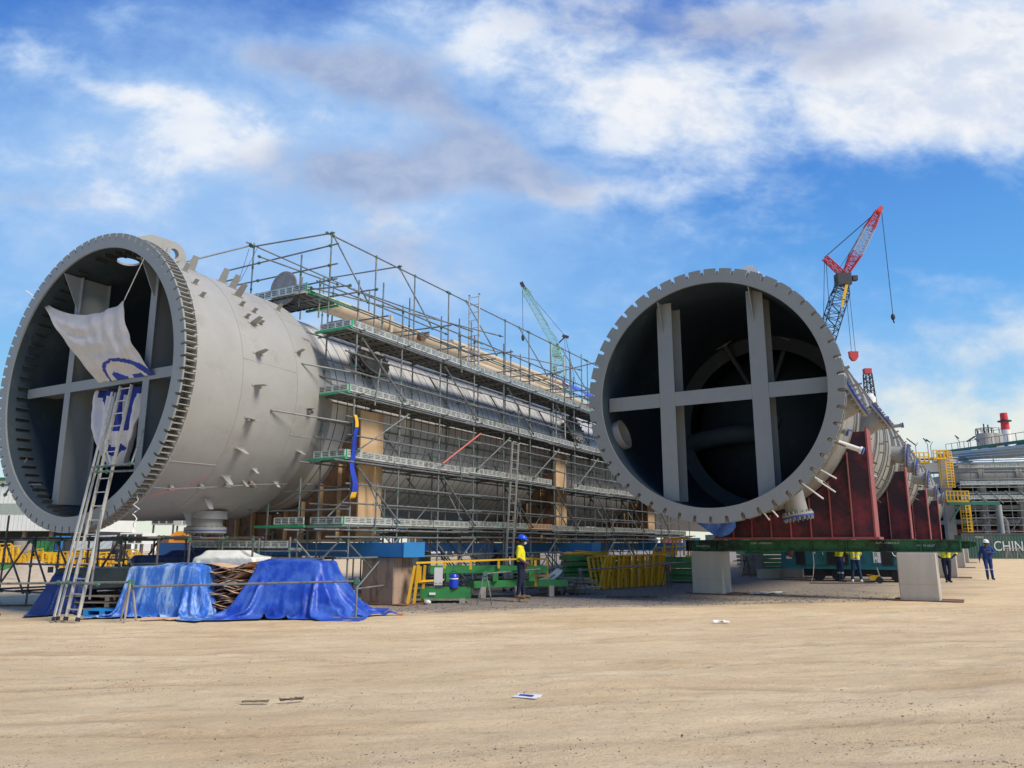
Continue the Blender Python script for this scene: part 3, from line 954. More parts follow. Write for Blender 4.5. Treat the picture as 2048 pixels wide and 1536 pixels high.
# inner piping
mb = MB(); mb.path([(-.2, 7.4, 5.4), (-.35, 7.0, 5.42), (-.7, 6.75, 5.45), (-1.3, 6.7, 5.42), (-2.2, 6.95, 5.35), (-3.3, 7.4, 5.2)], .34, 20)
mb.build('inner_pipe', M['inpipe'], RV)
for (p0, p1) in (((-1.15, 6.4, 8.75), (-.4, 7.4, 7.0)), ((.95, 7.2, 8.85), (.25, 7.6, 7.3))):
    p0, p1 = Vector(p0), Vector(p1)
    mb = MB(); mb.tube(p0, p1, .09, 14)
    o = mb.build('stay_rod', M['inpipe'], RV)
    g = MB(); g.cyl(p0, (p0 - p1), .34, .03, 24); g.build('pad', M['shellR'], o)
mb = MB(); mb.tube((.45, 7.3, 6.0), (.30, 7.2, 5.65), .13, 14); mb.build('stub_pipe', M['inpipe'], RV)
# stiffening rings and darker joints along the shell
for i, y in enumerate([.95, 2.3, 4.4, 5.6, 6.9, 8.3, 9.7, 11.2, 12.8, 14.4, 16, 17.6, 19.3, 21, 23, 25, 27, 29, 31.5, 34, 36.5, 39, 42, 45, 48, 52, 56]):
    mb = MB(); r = 3.292
    mb.lathe([(r, y - .09), (r + .012, y - .09), (r + .012, y + .09), (r, y + .09)], 120, RZ, False)
    mb.build('joint_band', M['bandR'], RV)
    if i % 2 == 0:
        mb = MB(); mb.lathe([(r, y + .28), (r + .055, y + .28), (r + .055, y + .30), (r, y + .30)], 120, RZ, False)
        mb.build('stiffener_ring', M['shellR'], RV)
for i in range(74):
    y = .6 + i * .47 + (.1 if i % 3 else 0)
    a = [8, -4, -16, -28, -38, 18, -46, -10, -22][(i * 4) % 9] + (i % 5)
    clip(RV, M['steel'], 3.29, a, y, RZ, .20 + .12 * (i % 3 == 0), .10 + .06 * (i % 4 == 0), .8, base=False, tilt=.5)
# nozzles
nozzle(RV, 3.29, -9, 1.5, RZ, .46, .42, M['shellR'], nb=20, tilt=(0, 0, .62))
nozzle(RV, 3.29, -11, 6.0, RZ, .74, .34, M['shellR'], nb=16, tilt=(0, 0, .80))
nozzle(RV, 3.29, -7, 16.0, RZ, .55, .36, M['shellR'], nb=16)
nozzle(RV, 3.29, -9, 20.5, RZ, .60, .28, M['shellR'], nb=14)
nozzle(RV, 3.29, -9, 28.5, RZ, .65, .36, M['shellR'], nb=14)
nozzle(RV, 3.29, -11, 39.0, RZ, .65, .38, M['shellR'], nb=12)
nozzle(RV, 3.29, -11, 50.0, RZ, .6, .4, M['shellR'], nb=12)
nozzle(RV, 3.29, -57, 1.95, RZ, .62, .30, M['shellR'], nb=18, tilt=(-.35, 0, -.25))
nozzle(RV, 3.29, -20, 1.1, RZ, .34, .07, M['shellR'], nb=8)
nozzle(RV, 3.29, -24, 2.6, RZ, .62, .075, M['white'], nb=8)
nozzle(RV, 3.29, 0, 8.2, RZ, .55, .10, M['shellR'], nb=8)
nozzle(RV, 3.29, 4, 11.8, RZ, .75, .07, M['shellR'], nb=8)
for (y, a, L) in ((.9, -44, .5), (1.3, -50, .75), (1.6, -40, .6), (.8, -68, .55), (1.2, -73, .5), (3.0, -46, .6), (5, -38, .5), (7, -40, .6), (9, -30, .5)):
    g = MB(); g.tube(polar(3.27, a, y, RZ), polar(3.27, a, y, RZ) + (rad(a) + Vector((.5, 0, -.2))).normalized() * L, .022, 8)
    g.build('lifting_rod', M['white'], RV)
# white trunnion standing on the crown and its lug
mb = MB(); mb.tube((1.1, 30, RZ + 2.8), (1.1, 30, RZ + 4.6), .46, 24, .44); mb.tube((1.1, 30, RZ + 4.6), (1.1, 30, RZ + 4.8), .34, 24); mb.tube((1.1, 30, RZ + 3.85), (1.1, 30, RZ + 3.92), .5, 24); mb.cyl((1.5, 29.6, RZ + 3.3), (.7, -.7, 0), .3, .3, 16)
mb.build('lifting_trunnion', M['white'], RV)
mb = MB()
pl = [(-.45, 0), (-.45, .25), (-.2, .42), (.2, .42), (.45, .2), (.45, 0)]
mb.prism(pl, lambda x, y, k: (1.26 + x * .6, .62 + k, RZ + 3.30 + y), -.05, .05)
mb.build('wrapped_lug', M['white'], RV)

# ---------------- saddles, beams and blocks
def cut_arc(R, x0, x1, cz, n=40):
    pts = []
    for i in range(n + 1):
        x = x0 + (x1 - x0) * i / n
        pts.append((x, cz - math.sqrt(max(R * R - x * x, 0))))
    return pts
def saddle(frame, cz, Rv, y, x0, x1, z0, mats, label, group, nrib=7, dy=.45, toph=5.0, first=True):
    S_ = thing('saddle', label, 'saddle', frame.w(0, y), -frame.th, group)
    web, fl = mats
    Rc = Rv + .03
    arc = [p for p in cut_arc(Rc, max(x0, -Rc + .001), min(x1, Rc - .001), cz) if p[1] < toph]
    for yy in (-dy, dy):
        poly = [(x0, z0 + .07)] + ([(x0, arc[0][1])] if arc[0][0] > x0 + .01 else []) + arc + ([(x1 - .02, arc[-1][1])]) + [(x1 - .02, z0 + .07)]
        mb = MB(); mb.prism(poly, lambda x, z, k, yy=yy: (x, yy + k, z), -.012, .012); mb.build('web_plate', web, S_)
    mb = MB(); mb.box(x0 - .05, x1 + .12, -dy - .12, dy + .12, z0, z0 + .07); mb.build('base_plate', fl, S_)
    for i in range(nrib):
        x = x0 + (x1 - x0) * (i + .0) / nrib + .02
        if abs(x) >= Rc: zt = cz
        else: zt = cz - math.sqrt(Rc * Rc - x * x)
        zt = min(zt, toph)
        mb = MB(); mb.box(x - .012, x + .012, -dy - .16, -dy - .012, z0 + .07, zt - .02); mb.build('rib', fl, S_)
    mb = MB(); mb.box(x1 - .02, x1 + .03, -dy - .05, dy + .05, z0 + .07, toph); mb.build('end_flange', fl, S_)
    return S_
def green_beam(y, label, t0=-2.28, t1=5.73):  # rests on two blocks
    B = thing('support_beam', label, 'beam', RF.w(0, y), -RF.th, 'green beams under the saddles')
    z0, z1 = 1.335, 1.70
    mb = MB(); mb.box(t0, t1, -.16, .16, z0, z0 + .035); mb.box(t0, t1, -.012, .012, z0 + .035, z1 - .035)
    mb.build('web_plate', M['greenb'], B)
    mb = MB(); mb.box(t0, t1, -.16, .16, z1 - .035, z1); mb.build('top_flange', M['greenb'], B)
    n = 8
    for i in range(n + 1):
        x = t0 + .03 + (t1 - t0 - .06) * i / n
        for k, (a, b) in enumerate(((-.155, -.012), (.012, .155))):
            mb = MB(); mb.box(x - .009, x + .009, a, b, z0 + .035, z1 - .035); mb.build('stiffener', M['greenb'], B)
    return B
def block(frame, t0, t1, y0, y1, h, m, label, group, lean=0., band=None):
    o = thing('concrete_block', label, 'concrete block', frame.w((t0 + t1) / 2, (y0 + y1) / 2), -frame.th, group)
    mb = MB(); hx, hy = (t1 - t0) / 2, (y1 - y0) / 2
    bm_pts = [(-hx, -hy), (hx, -hy), (hx, hy), (-hx, hy)]
    c = .025
    poly = [(-hx + c, -hy), (hx - c, -hy), (hx, -hy + c), (hx, hy - c), (hx - c, hy), (-hx + c, hy), (-hx, hy - c), (-hx, -hy + c)]
    lv = [(0.02, 1), (h * .34 - .006, 1), (h * .34, .988), (h * .34 + .006, 1), (h - .03, 1), (h, .97)]
    vs = []
    for (z, k) in lv:
        vs += [(x * k, y * k, z) for x, y in poly]
    fs = []
    for j in range(len(lv) - 1):
        for i in range(8):
            fs.append((j * 8 + i, j * 8 + (i + 1) % 8, (j + 1) * 8 + (i + 1) % 8, (j + 1) * 8 + i))
    fs += [tuple(reversed(range(8))), tuple(range(len(vs) - 8, len(vs)))]
    mb.add(vs, fs); mb.build('block', m, o)
    mb = MB(); mb.box(-hx - .18, hx + .55, -hy - .12, hy + .12, -.01, .02); mb.build('steel_sheet', M['rust'], o)
    return o
lab = ['first', 'second', 'third', 'fourth']
ys = [4.55, 22.05, 39.75, 55.4]
gl = ['green steel beam on concrete blocks, under the nearest red saddle of the right column', 'second long green beam from the camera, its end showing right of the nearest one',
      'third long green beam from the camera', 'farthest long green beam']
sl = ['nearest red steel saddle, tall ribbed plate cradling the right column', 'second red saddle from the camera, under the right column',
      'third red saddle from the camera, under the right column', 'farthest red saddle, under the far end of the right column']
for i, y in enumerate(ys):
    green_beam(y, gl[i])
    ysd = (4.55, 18.0, 32.5, 46.5)[i]
    if i:
        green_beam(ysd, ['', 'short green beam right under the second red saddle', 'short green beam right under the third red saddle', 'short green beam right under the fourth red saddle'][i], -2.3, 3.75)
        for (b0, b1, w_) in ((-2.0, -1.1, 'left'), (2.7, 3.6, 'right')):
            block(RF, b0, b1, ysd - .4, ysd + .4, 1.33, M['concrete'], 'shaded concrete block under the ' + w_ + ' end of the short green beam of the ' + lab[i] + ' saddle', 'concrete blocks under the green beams')
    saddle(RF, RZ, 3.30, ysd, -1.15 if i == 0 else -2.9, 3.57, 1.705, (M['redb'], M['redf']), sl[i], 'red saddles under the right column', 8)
    block(RF, 4.07, 5.08, y - .45, y + .45, 1.33, M['concrete'], ['tall tan concrete block under the right end of the nearest green beam', 'second concrete block in the right-hand row, behind the nearest one',
          'third concrete block from the camera in the right-hand row', 'farthest concrete block in the right-hand row'][i], 'concrete blocks under the green beams')
    if i < 3:
        block(RF, -2.0, -.98, y - .45, y + .45, 1.33, M['concrete'], ['grey concrete block with a seam under the left end of the nearest green beam', 'left concrete block under the second green beam',
              'left concrete block under the third green beam'][i], 'concrete blocks under the green beams')
# chalk lettering on the nearest green beam
for (t, z, s_, txt) in ((-1.95, 1.47, .085, 'W.4-10/4 (1)'), (-.15, 1.565, .085, 'SUPV -170/84A/PX'), (3.52, 1.575, .085, 'SUPV-17/84A/A17'), (4.6, 1.50, .085, 'WS 10-10-27')):
    o = text_mb(txt, s_, .0015).build('chalk_lettering', M['whitec'], None)
    o.parent = bpy.data.objects['support_beam']
    o.location = (t, -.018, z)
Lspec = [(6.58, 5.05, 3.6, 4.7, M['concreteb']), (19.0, 5.0, 3.6, 4.6, M['concrete']), (30.2, 5.0, 3.6, 4.6, M['concrete'])]
bl = ['blue box beam on the brown stained block, nearest one under the left column', 'second blue box beam, behind the scaffolding in mid row', 'farthest blue box beam under the left column, by the yellow frames']
sl = ['tan saddle nearest the left column skirt, behind the first scaffold bays', 'second tan saddle under the left column, behind the scaffold ladder', 'third tan saddle under the left column, next to the right column ring']
kl = ['brown stained concrete block under the end of the nearest blue beam', 'grey concrete block under the second blue beam', 'grey concrete block under the farthest blue beam']
for i, (y, te, b0, b1, bmt) in enumerate(Lspec):
    B = thing('support_beam', bl[i], 'beam', LF.w(0, y), -LF.th, 'blue beams under the left column')
    mb = MB(); mb.box(-5.0, te - .02, -.45, .45, 1.235, 1.61); mb.build('box_section', M['blueb'], B)
    mb = MB(); mb.box(te - .02, te, -.47, .47, 1.225, 1.62); mb.build('end_plate', M['blueb'], B)
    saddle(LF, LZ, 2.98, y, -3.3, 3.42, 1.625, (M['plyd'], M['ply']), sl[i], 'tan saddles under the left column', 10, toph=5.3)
    block(LF, b0, b1, y - .42, y + .42, 1.22, bmt, kl[i], 'concrete blocks under the blue beams')
    block(LF, -4.6, -3.6, y - .42, y + .42, 1.22, M['concrete'], ['concrete block under the left end of the nearest blue beam', 'concrete block under the left end of the second blue beam', 'concrete block under the left end of the farthest blue beam'][i], 'concrete blocks under the blue beams')
    o = thing('concrete_block', ['grey block below the middle of the nearest blue beam, in shadow', 'grey block below the middle of the second blue beam', 'grey block below the middle of the farthest blue beam'][i], 'concrete block', LF.w(0, y), -LF.th, 'concrete blocks under the blue beams')
    mb = MB(); mb.box(-.55, .55, -.42, .42, 0, 1.22); mb.build('block', M['concrete'], o)
# ================================================================== scaffolding
def jit(r, a): return r.uniform(-a, a)
class Scaf:
    """tube-and-coupler scaffold; every tube is a part"""
    def __init__(s, name, label, loc, rz, group, tubemat, r=.0242):
        s.root = thing(name, label, 'scaffold', loc, rz, group)
        s.m = tubemat; s.r = r; s.rnd = random.Random(11); s.n = {}
    def tube(s, kind, p0, p1, couplers=(), r=None, label=None):
        mb = MB(); mb.tube(p0, p1, r or s.r, 8)
        p0, p1 = Vector(p0), Vector(p1)
        if couplers:
            mb.mat = 1
            d = (p1 - p0).normalized()
            for c in couplers:
                q = p0 + d * ((p1 - p0).length * c) if c <= 1 else p0 + d * (c - 10)
                x = d.orthogonal().normalized()
                mb.obox(q, x, d.cross(x), d, .032, .038, .030)
        s.n[kind] = s.n.get(kind, 0) + 1
        o = mb.build(kind, [s.m, M['coupler']], s.root, fix=False)
        return o
    def upright(s, t, y, z0, z1, levels=()):
        cp = [10 + (z - z0) for z in levels if z0 < z < z1]
        o = s.tube('upright', (t, y, z0), (t, y, z1), cp)
        if z0 <= .02:
            mb = MB(); mb.box(t - .075, t + .075, y - .075, y + .075, 0.0, .012); mb.build('base_plate', M['galvd'], o)
        return o
    def deck(s, t0, t1, y0, y1, z, toe_front=True, toe_end=None):
        """steel planks along y with folded edges and ribs below"""
        mb = MB(); n = max(2, int(round((t1 - t0) / .235))); w = (t1 - t0) / n
        for i in range(n):
            a = t0 + i * w
            mb.mat = 0
            mb.box(a + .006, a + w - .006, y0 + .01, y1 - .01, z - .012, z)
            mb.box(a + .006, a + .012, y0 + .01, y1 - .01, z - .055, z - .012); mb.box(a + w - .012, a + w - .006, y0 + .01, y1 - .01, z - .055, z - .012)
            k = max(2, int((y1 - y0) / .42))
            mb.mat = 1
            for j in range(k + 1):
                yy = y0 + .05 + (y1 - y0 - .1) * j / k
                mb.box(a + .014, a + w - .014, yy - .02, yy + .02, z - .045, z - .0135)
        s.n['deck'] = s.n.get('deck', 0) + 1
        return mb.build('deck', [M['plank'], M['slot']], s.root, fix=False)
    def toe(s, p0, p1, z, h=.19, m=None, end=False):
        p0 = Vector((p0[0], p0[1], 0)); p1 = Vector((p1[0], p1[1], 0))
        d = (p1 - p0); L = d.length; d.normalize(); nrm = Vector((d.y, -d.x, 0))
        mb = MB(); up = Vector((0, 0, 1)); c = (p0 + p1) / 2 + up * (z + h / 2)
        mb.obox(c, d, nrm, up, L / 2 - .01, .006, h / 2)
        for zz in (z + .006, z + h - .006):
            mb.obox((p0 + p1) / 2 + up * zz, d, nrm, up, L / 2 - .01, .014, .008)
        k = max(2, int(L / .26))
        for j in range(k + 1):
            q = p0 + d * (.02 + (L - .04) * j / k)
            for sd_ in (1, -1):
                mb.obox(q + nrm * (.012 * sd_) + up * (z + h / 2), d, nrm, up, .011, .006, h / 2 - .016)
        mb.mat = 1
        for j in range(k):
            q = p0 + d * (.02 + (L - .04) * (j + .5) / k)
            for zz in (.30, .52, .74):
                for sd_ in (1, -1):
                    mb.obox(q + nrm * (.0075 * sd_) + up * (z + h * zz), d, nrm, up, (L / k) * .36, .002, h * .045)
        if end:
            mb.mat = 2
            mb.obox(p1 + up * (z + h / 2), d, nrm, up, .02, .02, h / 2 + .01)
        s.n['toe_board'] = s.n.get('toe_board', 0) + 1
        return mb.build('toe_board', [m or M['toe'], M['slot'], M['greenp']], s.root, fix=False)

SC = Scaf('scaffold', 'long tall galvanised tube scaffold with steel decks along the road side of the left column', LF.w(0, 0), -LF.th, None, M['galv'])
rr = random.Random(3)
TF, TI = 4.1, 3.0                      # front and inner row
DZ = [2.08, 3.82, 5.58, 7.36]          # deck heights
ybays = [5 + 2 * i for i in range(16)]           # 5 .. 35
lev = [.32, 1.22, 1.95, 3.0, 3.7, 4.6, 5.46, 6.3, 7.25, 7.9, 8.35]
for i, y in enumerate(ybays):
    top = 8.55 + jit(rr, .12) if y < 30 else 7.0
    if y in (5, 9, 13): top = 8.75
    if y > 31: top = 4.6
    SC.upright(TF, y, 0, top, lev)
    SC.upright(TI, y, 0, (10.36 if y < 29 else 6.5), lev + [10.3])
# intermediate guard posts
for i, y in enumerate(range(6, 33, 2)):
    for k, z in enumerate(DZ):
        if (i * 3 + k * 2) % 4 == 0 and not (k == 3 and y > 29):
            SC.tube('guard_post', (TF + .05, y + jit(rr, .3), z - .25), (TF + .05, y + jit(rr, .05), z + 1.12), (.12, .6, .9))
# long ledgers and guard rails on the front row, in 6 m lengths that overlap
def longrun(kind, t, z, y0, y1, off=0., drop=0., L=6.):
    y = y0
    k = 0
    while y < y1 - .5:
        e = min(y + L + .3, y1 + jit(rr, .2))
        dz = .03 * (k % 2)
        SC.tube(kind, (t + off, y - .25 - .3 * rr.random(), z + dz), (t + off, e + .15, z + dz))
        y += L; k += 1
for z, a, b in ((.32, 7, 33), (1.22, 5, 19), (1.93, 4.2, 35), (3.70, 4.6, 32), (5.46, 4.8, 29), (7.24, 4.8, 29), (1.75, 4.6, 35),
                (2.62, 5, 33), (3.12, 5, 33), (4.40, 5, 31), (4.88, 5, 31), (6.12, 5, 29), (6.62, 5, 29), (7.9, 5, 29), (8.38, 5, 29)):
    longrun('ledger', TF, z, a, b, off=.05)
for z, a, b in ((1.93, 4.2, 34), (3.70, 4.6, 30), (5.46, 4.8, 28), (7.24, 4.8, 28), (8.38, 5, 28)):
    longrun('inner_ledger', TI, z, a, b, off=-.05)
for z, b in ((2.62, 33), (3.12, 30), (4.4, 29), (4.9, 24), (6.1, 27), (6.6, 24)):
    longrun('guard_tube', TI, z, 5, b, off=.05, L=7.5)
for y in (6.2, 10.1, 14.3, 17.9, 22.2, 26.1):
    SC.tube('guard_post', (TI + .08, y, 2.0), (TI + .08, y, 5.0), (.3, .8)); SC.tube('brace', (TI - .1, y, 4.5), (TF - .05, y + .3, 2.3), (.02, .98)); SC.tube('guard_post', (3.55, y + .9, 0), (3.55, y + .9, 3.2), (.1, .55))
for z in (.32,):
    longrun('inner_ledger', TI, z, 5, 31, off=-.05)
# transoms
for i, y in enumerate(ybays):
    for k, z in enumerate((.36, 2.0, 3.76, 5.52, 7.30)):
        if z > 5 and y > 29: continue
        if k == 0 and i % 2: continue
        SC.tube('transom', (TI - .25 - .2 * rr.random(), y + .06, z), (TF + .22 + .12 * rr.random(), y + .06, z))
    if y < 29 and i % 2 == 0:
        SC.tube('upper_transom', (TI - 1.3 - .4 * rr.random(), y + .06, 8.5), (TF + .35, y + .06, 8.42))
    if y < 28:
        SC.tube('upper_transom', (TI - .9, y + 1.06, 8.0), (TF + .25, y + 1.02, 7.95))
# diagonal braces, front face
def br(y0, z0, y1, z1, t=TF + .10): SC.tube('brace', (t, y0, z0), (t, y1, z1), (.02, .98))
for y in (5, 9, 13, 17, 21, 25): br(y + .1, 7.1, y + 2.1, 5.65)
for y in (5, 11, 15, 19): br(y + 2.3, 5.3, y + .1, 4.0)
for y in (7, 15, 23): br(y, 5.3, y + 2, 4.0, TI - .1)
for y in (5, 9, 13, 17, 21, 25, 29): br(y + .1, 3.6, y + 2, 2.15)
for y in (5, 9, 13, 17, 21, 25, 29): br(y + 2, 3.6, y + .1, 2.15, TI + .08)
for y in (3, 7, 13, 19, 25, 31): br(y + 2.0, .25, y + 4.0, 1.75)
for y in (7, 11, 15, 19, 23, 27): br(y, 1.7, y + 2, .3, TI + .08)
for y in (5, 9, 17, 25): br(y, 1.7, y + 2, .3, TF - .12)
for y in (9, 17): br(y, 3.6, y + 2, 2.1, TI - .1)
for y in (6, 10, 14, 18, 22): br(y, 7.1, y + 1.9, 5.7, TI - .08)
# decks and toe boards
for k, z in enumerate(DZ):
    last = {0: 34, 1: 31, 2: 29, 3: 29}[k]
    y = 4.75
    i = 0
    while y < last:
        e = min(y + 2.0, last + .2)
        z1 = z + .035 * ((i // 3) % 2) * (1 if k in (0, 1) else 0)
        SC.deck(TI + .03, TF + .02, y, e, z1)
        m = M['toe']
        if k == 0 and i == 5: m = M['card']
        if not (k == 1 and i in (6,)):
            SC.toe((TF + .02, e - .01), (TF + .02, y + .01), z1 + .0, m=m, end=(i == 0 or (k == 0 and i == 4)))
        y = e; i += 1
    SC.toe((TI, 4.72), (TF + .02, 4.72), z)
    mb = MB(); mb.box(TI - (.1 if k % 2 else .75), TF + .1, 4.62, 4.70, z - .075, z - .02); mb.build('plank_edge', M['greenp'], SC.root)
# low front deck running left under the skirt
SC.deck(-.6, 3.0, 4.0, 4.5, 1.48)
for a, b in ((-.6, 1.2), (1.2, 3.0)):
    SC.toe((a, 3.98), (b, 3.98), 1.48, h=.17)
SC.toe((1.9, 4.5), (3.0, 4.5), 2.08)
mb = MB(); mb.box(1.3, 3.1, 4.38, 4.44, 2.0, 2.06); mb.build('plank_edge', M['greenp'], SC.root)
for t in (1.6, 2.75):
    SC.upright(t, 4.55, 0, 3.3, (1.4, 2.0, 2.9, 2.5))
for z in (1.40, 2.0, 2.45, 2.95):
    SC.tube('ledger', (1.2, 4.6, z), (4.4, 4.6, z))
SC.tube('ledger', (-1.2, 4.0, 1.40), (3.4, 4.0, 1.40)); SC.tube('ledger', (-1.2, 3.9, 1.22), (4.3, 3.9, 1.22))
for t in (-.7, .5, 2.0, 3.1):
    SC.upright(t, 3.95, 0, 1.75, (1.4, .3))
SC.tube('brace', (3.1, 3.85, .25), (4.3, 4.5, 1.7), (.02, .98))
SC.tube('brace', (4.1, 4.9, .3), (3.0, 4.2, 1.7), (.02, .98))
for i, y in enumerate(range(6, 34, 2)):
    for t in (1.7, .3):
        SC.upright(t, y, 0, 1.95, (.4, 1.2, 1.8))
for t in (1.7, .3):
    for z in (.4, 1.15, 1.85):
        longrun('under_tube', t, z, 6, 33, L=9)
for y in range(6, 32, 2):
    SC.tube('under_brace', (1.7, y, .3 if y % 4 else 1.8), (1.7, y + 2, 1.8 if y % 4 else .3)); SC.tube('under_brace', (2.4, y + .5, 1.85), (3.0, y + 2.2, .3))
for y in (9, 12, 16, 23, 26):
    SC.deck(1.0, 2.9, y, y + 1.9, 1.92)
# top frame over the column: ridge at the inner row, second ridge over the crown
ZR = 10.33
for y0, y1 in ((4.8, 11.2), (10.9, 17.2), (16.9, 23), (22.7, 28)):
    SC.tube('ridge_tube', (TI - .05, y0, ZR), (TI - .05, y1, ZR + .0), (.01, .99))
SC.tube('ridge_tube', (-.25, 2.0, 8.95), (-.25, 4.95, 10.62), (.98,))
SC.tube('ridge_tube', (-.2, 4.7, 10.62), (-.2, 9.8, 10.55), (.03, .97))
SC.tube('ridge_tube', (-.2, 9.5, 10.55), (TF, 10.9, 8.7))
SC.tube('ridge_tube', (-.35, 5.0, 10.60), (TI + .1, 5.0, ZR + .03), (.03, .97))
SC.tube('ridge_tube', (.0, 8.15, 10.5), (TI + .1, 8.15, ZR + .03), (.03, .97))
SC.upright(-.2, 5.0, 8.5, 10.7, (9.2, 9.9, 10.6))
SC.upright(-.2, 8.1, 8.5, 10.6, (9.2, 10.5))
SC.upright(.9, 9.2, 8.5, 10.2)
for y in (5.05, 8.15, 12.1, 16.1, 20.1):
    SC.tube('brace', (TI, y, ZR), (TF + .1, y + .25, 7.95 + .2), (.02, .98))
for z in (9.95, 9.35, 8.9):
    SC.tube('upper_transom', (-1.3, 5.0, z + (.05 if z > 9.5 else .1)), (TI + .35, 4.92, z), (.3, .93))
SC.tube('upper_transom', (-2.3, 4.1, 9.15), (.2, 4.1, 9.2)); SC.tube('upper_transom', (-1.6, 4.1, 8.9), (.4, 6.2, 9.0))
for p0, p1 in (((.9, 4.2, 9.8), (1.3, 7.2, 9.75)), ((2.3, 5.2, 9.1), (2.3, 12, 9.1)), ((2.2, 4.9, 8.75), (3.9, 4.9, 8.6)), ((-.6, 7.0, 9.4), (3.2, 6.9, 9.2)), ((1.9, 5.2, 9.0), (4.3, 12.6, 8.9)),
               ((-.2, 13.2, 9.8), (3.4, 21.5, 9.5)), ((1.2, 22, 9.6), (4.6, 22, 10.0))):
    SC.tube('upper_tube', p0, p1, (.02, .98))
for (t, y, z0, z1) in ((1.9, 4.95, 8.3, 9.9), (2.35, 5.3, 8.0, 9.2), (.5, 6.4, 8.5, 9.9), (1.0, 7.3, 8.5, 9.8), (3.9, 6.3, 7.4, 9.1), (4.0, 10.2, 7.4, 9.0), (2.2, 9.8, 8.4, 9.9), (3.6, 14.4, 7.6, 8.9), (2.3, 13.6, 8.4, 10.0),
                       (2.2, 17.7, 8.4, 9.6), (3.5, 21.2, 7.5, 10.2), (3.4, 25.2, 7.4, 9.7), (3.7, 23.2, 7.5, 9.6), (2.4, 22.4, 8.3, 10.2)):
    SC.upright(t, y, z0, z1, (z0 + .5, z0 + 1.0))
# crown platform at the end of the overhead pipe and the narrow walk along it
SC.deck(.15, 2.35, 4.75, 5.95, 8.62)
SC.toe((.15, 4.72), (1.3, 4.72), 8.64, h=.24); SC.toe((1.3, 4.72), (2.4, 4.72), 8.64, h=.24, end=True)
SC.toe((2.4, 4.8), (2.4, 6.9), 8.60, h=.10, m=M['greenp'])
for i in range(9):
    y = 5.9 + i * 2
    SC.deck(2.15, 2.75, y, y + 2, 8.05)
mb = MB(); mb.box(1.2, 2.5, 5.92, 6.0, 8.50, 8.56); mb.build('plank_edge', M['greenp'], SC.root)
# rope hanging at the ridge corner
mb = MB(); mb.path([(-.3, 4.9, 10.5), (-.35, 4.7, 9.6), (-.45, 4.4, 8.95)], .007, 5); mb.path([(.1, 4.9, 10.5), (-.2, 4.6, 9.4), (-.5, 4.3, 8.8)], .007, 5)
mb.build('rope', M['blackp'], SC.root)
# out-sticking putlogs on the skirt side
SC.tube('putlog', (3.1, 3.9, 6.28), (4.1, 5.2, 6.12), (.98,))
SC.tube('putlog', (3.25, 2.9, 4.85), (4.0, 5.1, 4.75), (.98,))
print('scaffold parts', SC.n)
def ladder(label, p_foot, p_top, w, n, group='ladders', rail=.033, m=None, side=(1, 0, 0), ext=False, name='ladder'):
    T = thing(name, label, 'ladder', (0, 0, 0), 0, group)
    T.location = p_foot
    f = Vector((0, 0, 0)); t = Vector(p_top) - Vector(p_foot)
    s_ = Vector(side).normalized(); d = t.normalized()
    nrm = s_.cross(d)
    for sg in (-1, 1):
        mb = MB(); mb.obox(t / 2 + s_ * (w / 2 * sg), s_, d, nrm, .014, t.length / 2, rail); 
        mb.mat = 1; mb.obox(s_ * (w / 2 * sg) + d * .03, s_, d, nrm, .022, .04, rail * 1.3); mb.obox(t + s_ * (w / 2 * sg), s_, d, nrm, .019, .02, rail * 1.1)
        mb.build('stile', [m or M['alu'], M['blackp']], T)
    for i in range(n):
        q = t * ((i + .7) / n)
        mb = MB(); mb.tube(q - s_ * (w / 2), q + s_ * (w / 2), .014, 8); mb.build('rung', M['rung'], T)
    return T
def fw(t, y, z=0): return LF.w(t, y, z)
ladder('long aluminium ladder leaning at the mouth of the left column before the lower banner', fw(1.62, -.62, .02), fw(1.04, .44, 5.28), .42, 17, side=LF.r)
ladder('second thin ladder section standing left beside the long leaning ladder', fw(1.22, -.72, .02), fw(.62, .42, 5.15), .09, 2, rail=.028, side=LF.a)
ladder('tall double ladder rising through the middle of the scaffold decks', fw(4.45, 12.7, 0.02), fw(4.25, 13.6, 5.2), .45, 17, side=LF.a)
ladder('ladder sticking up above the top deck left of the green crane boom', fw(3.75, 11.5, 7.4), fw(3.5, 11.9, 10.4), .42, 10, side=LF.r)
ladder('second ladder end above the top deck, nearer the green crane', fw(3.7, 18.5, 5.6), fw(3.5, 18.9, 9.6), .42, 13, side=LF.r)
# clamp tubes tied to the leaning ladder
GX = Scaf('ladder_stay', 'short scaffold tubes clamped across the leaning ladder at its middle and foot', LF.w(1.35, -.25), -LF.th, None, M['galv'])
GX.tube('stay_tube', (-.45, .16, 3.28), (1.0, .20, 3.30), (.15, .35, .9)); GX.tube('stay_tube', (-.2, .05, 3.16), (.95, .35, 3.16), (.1, .3))
GX.tube('stay_tube', (-.35, -.42, .78), (.85, -.22, .76), (.06, .3, .6, .96))
GX.tube('stay_tube', (.62, -.25, .45), (.62, -.2, 2.3)); GX.tube('stay_tube', (.9, .2, 3.3), (.75, .5, 4.1)); 
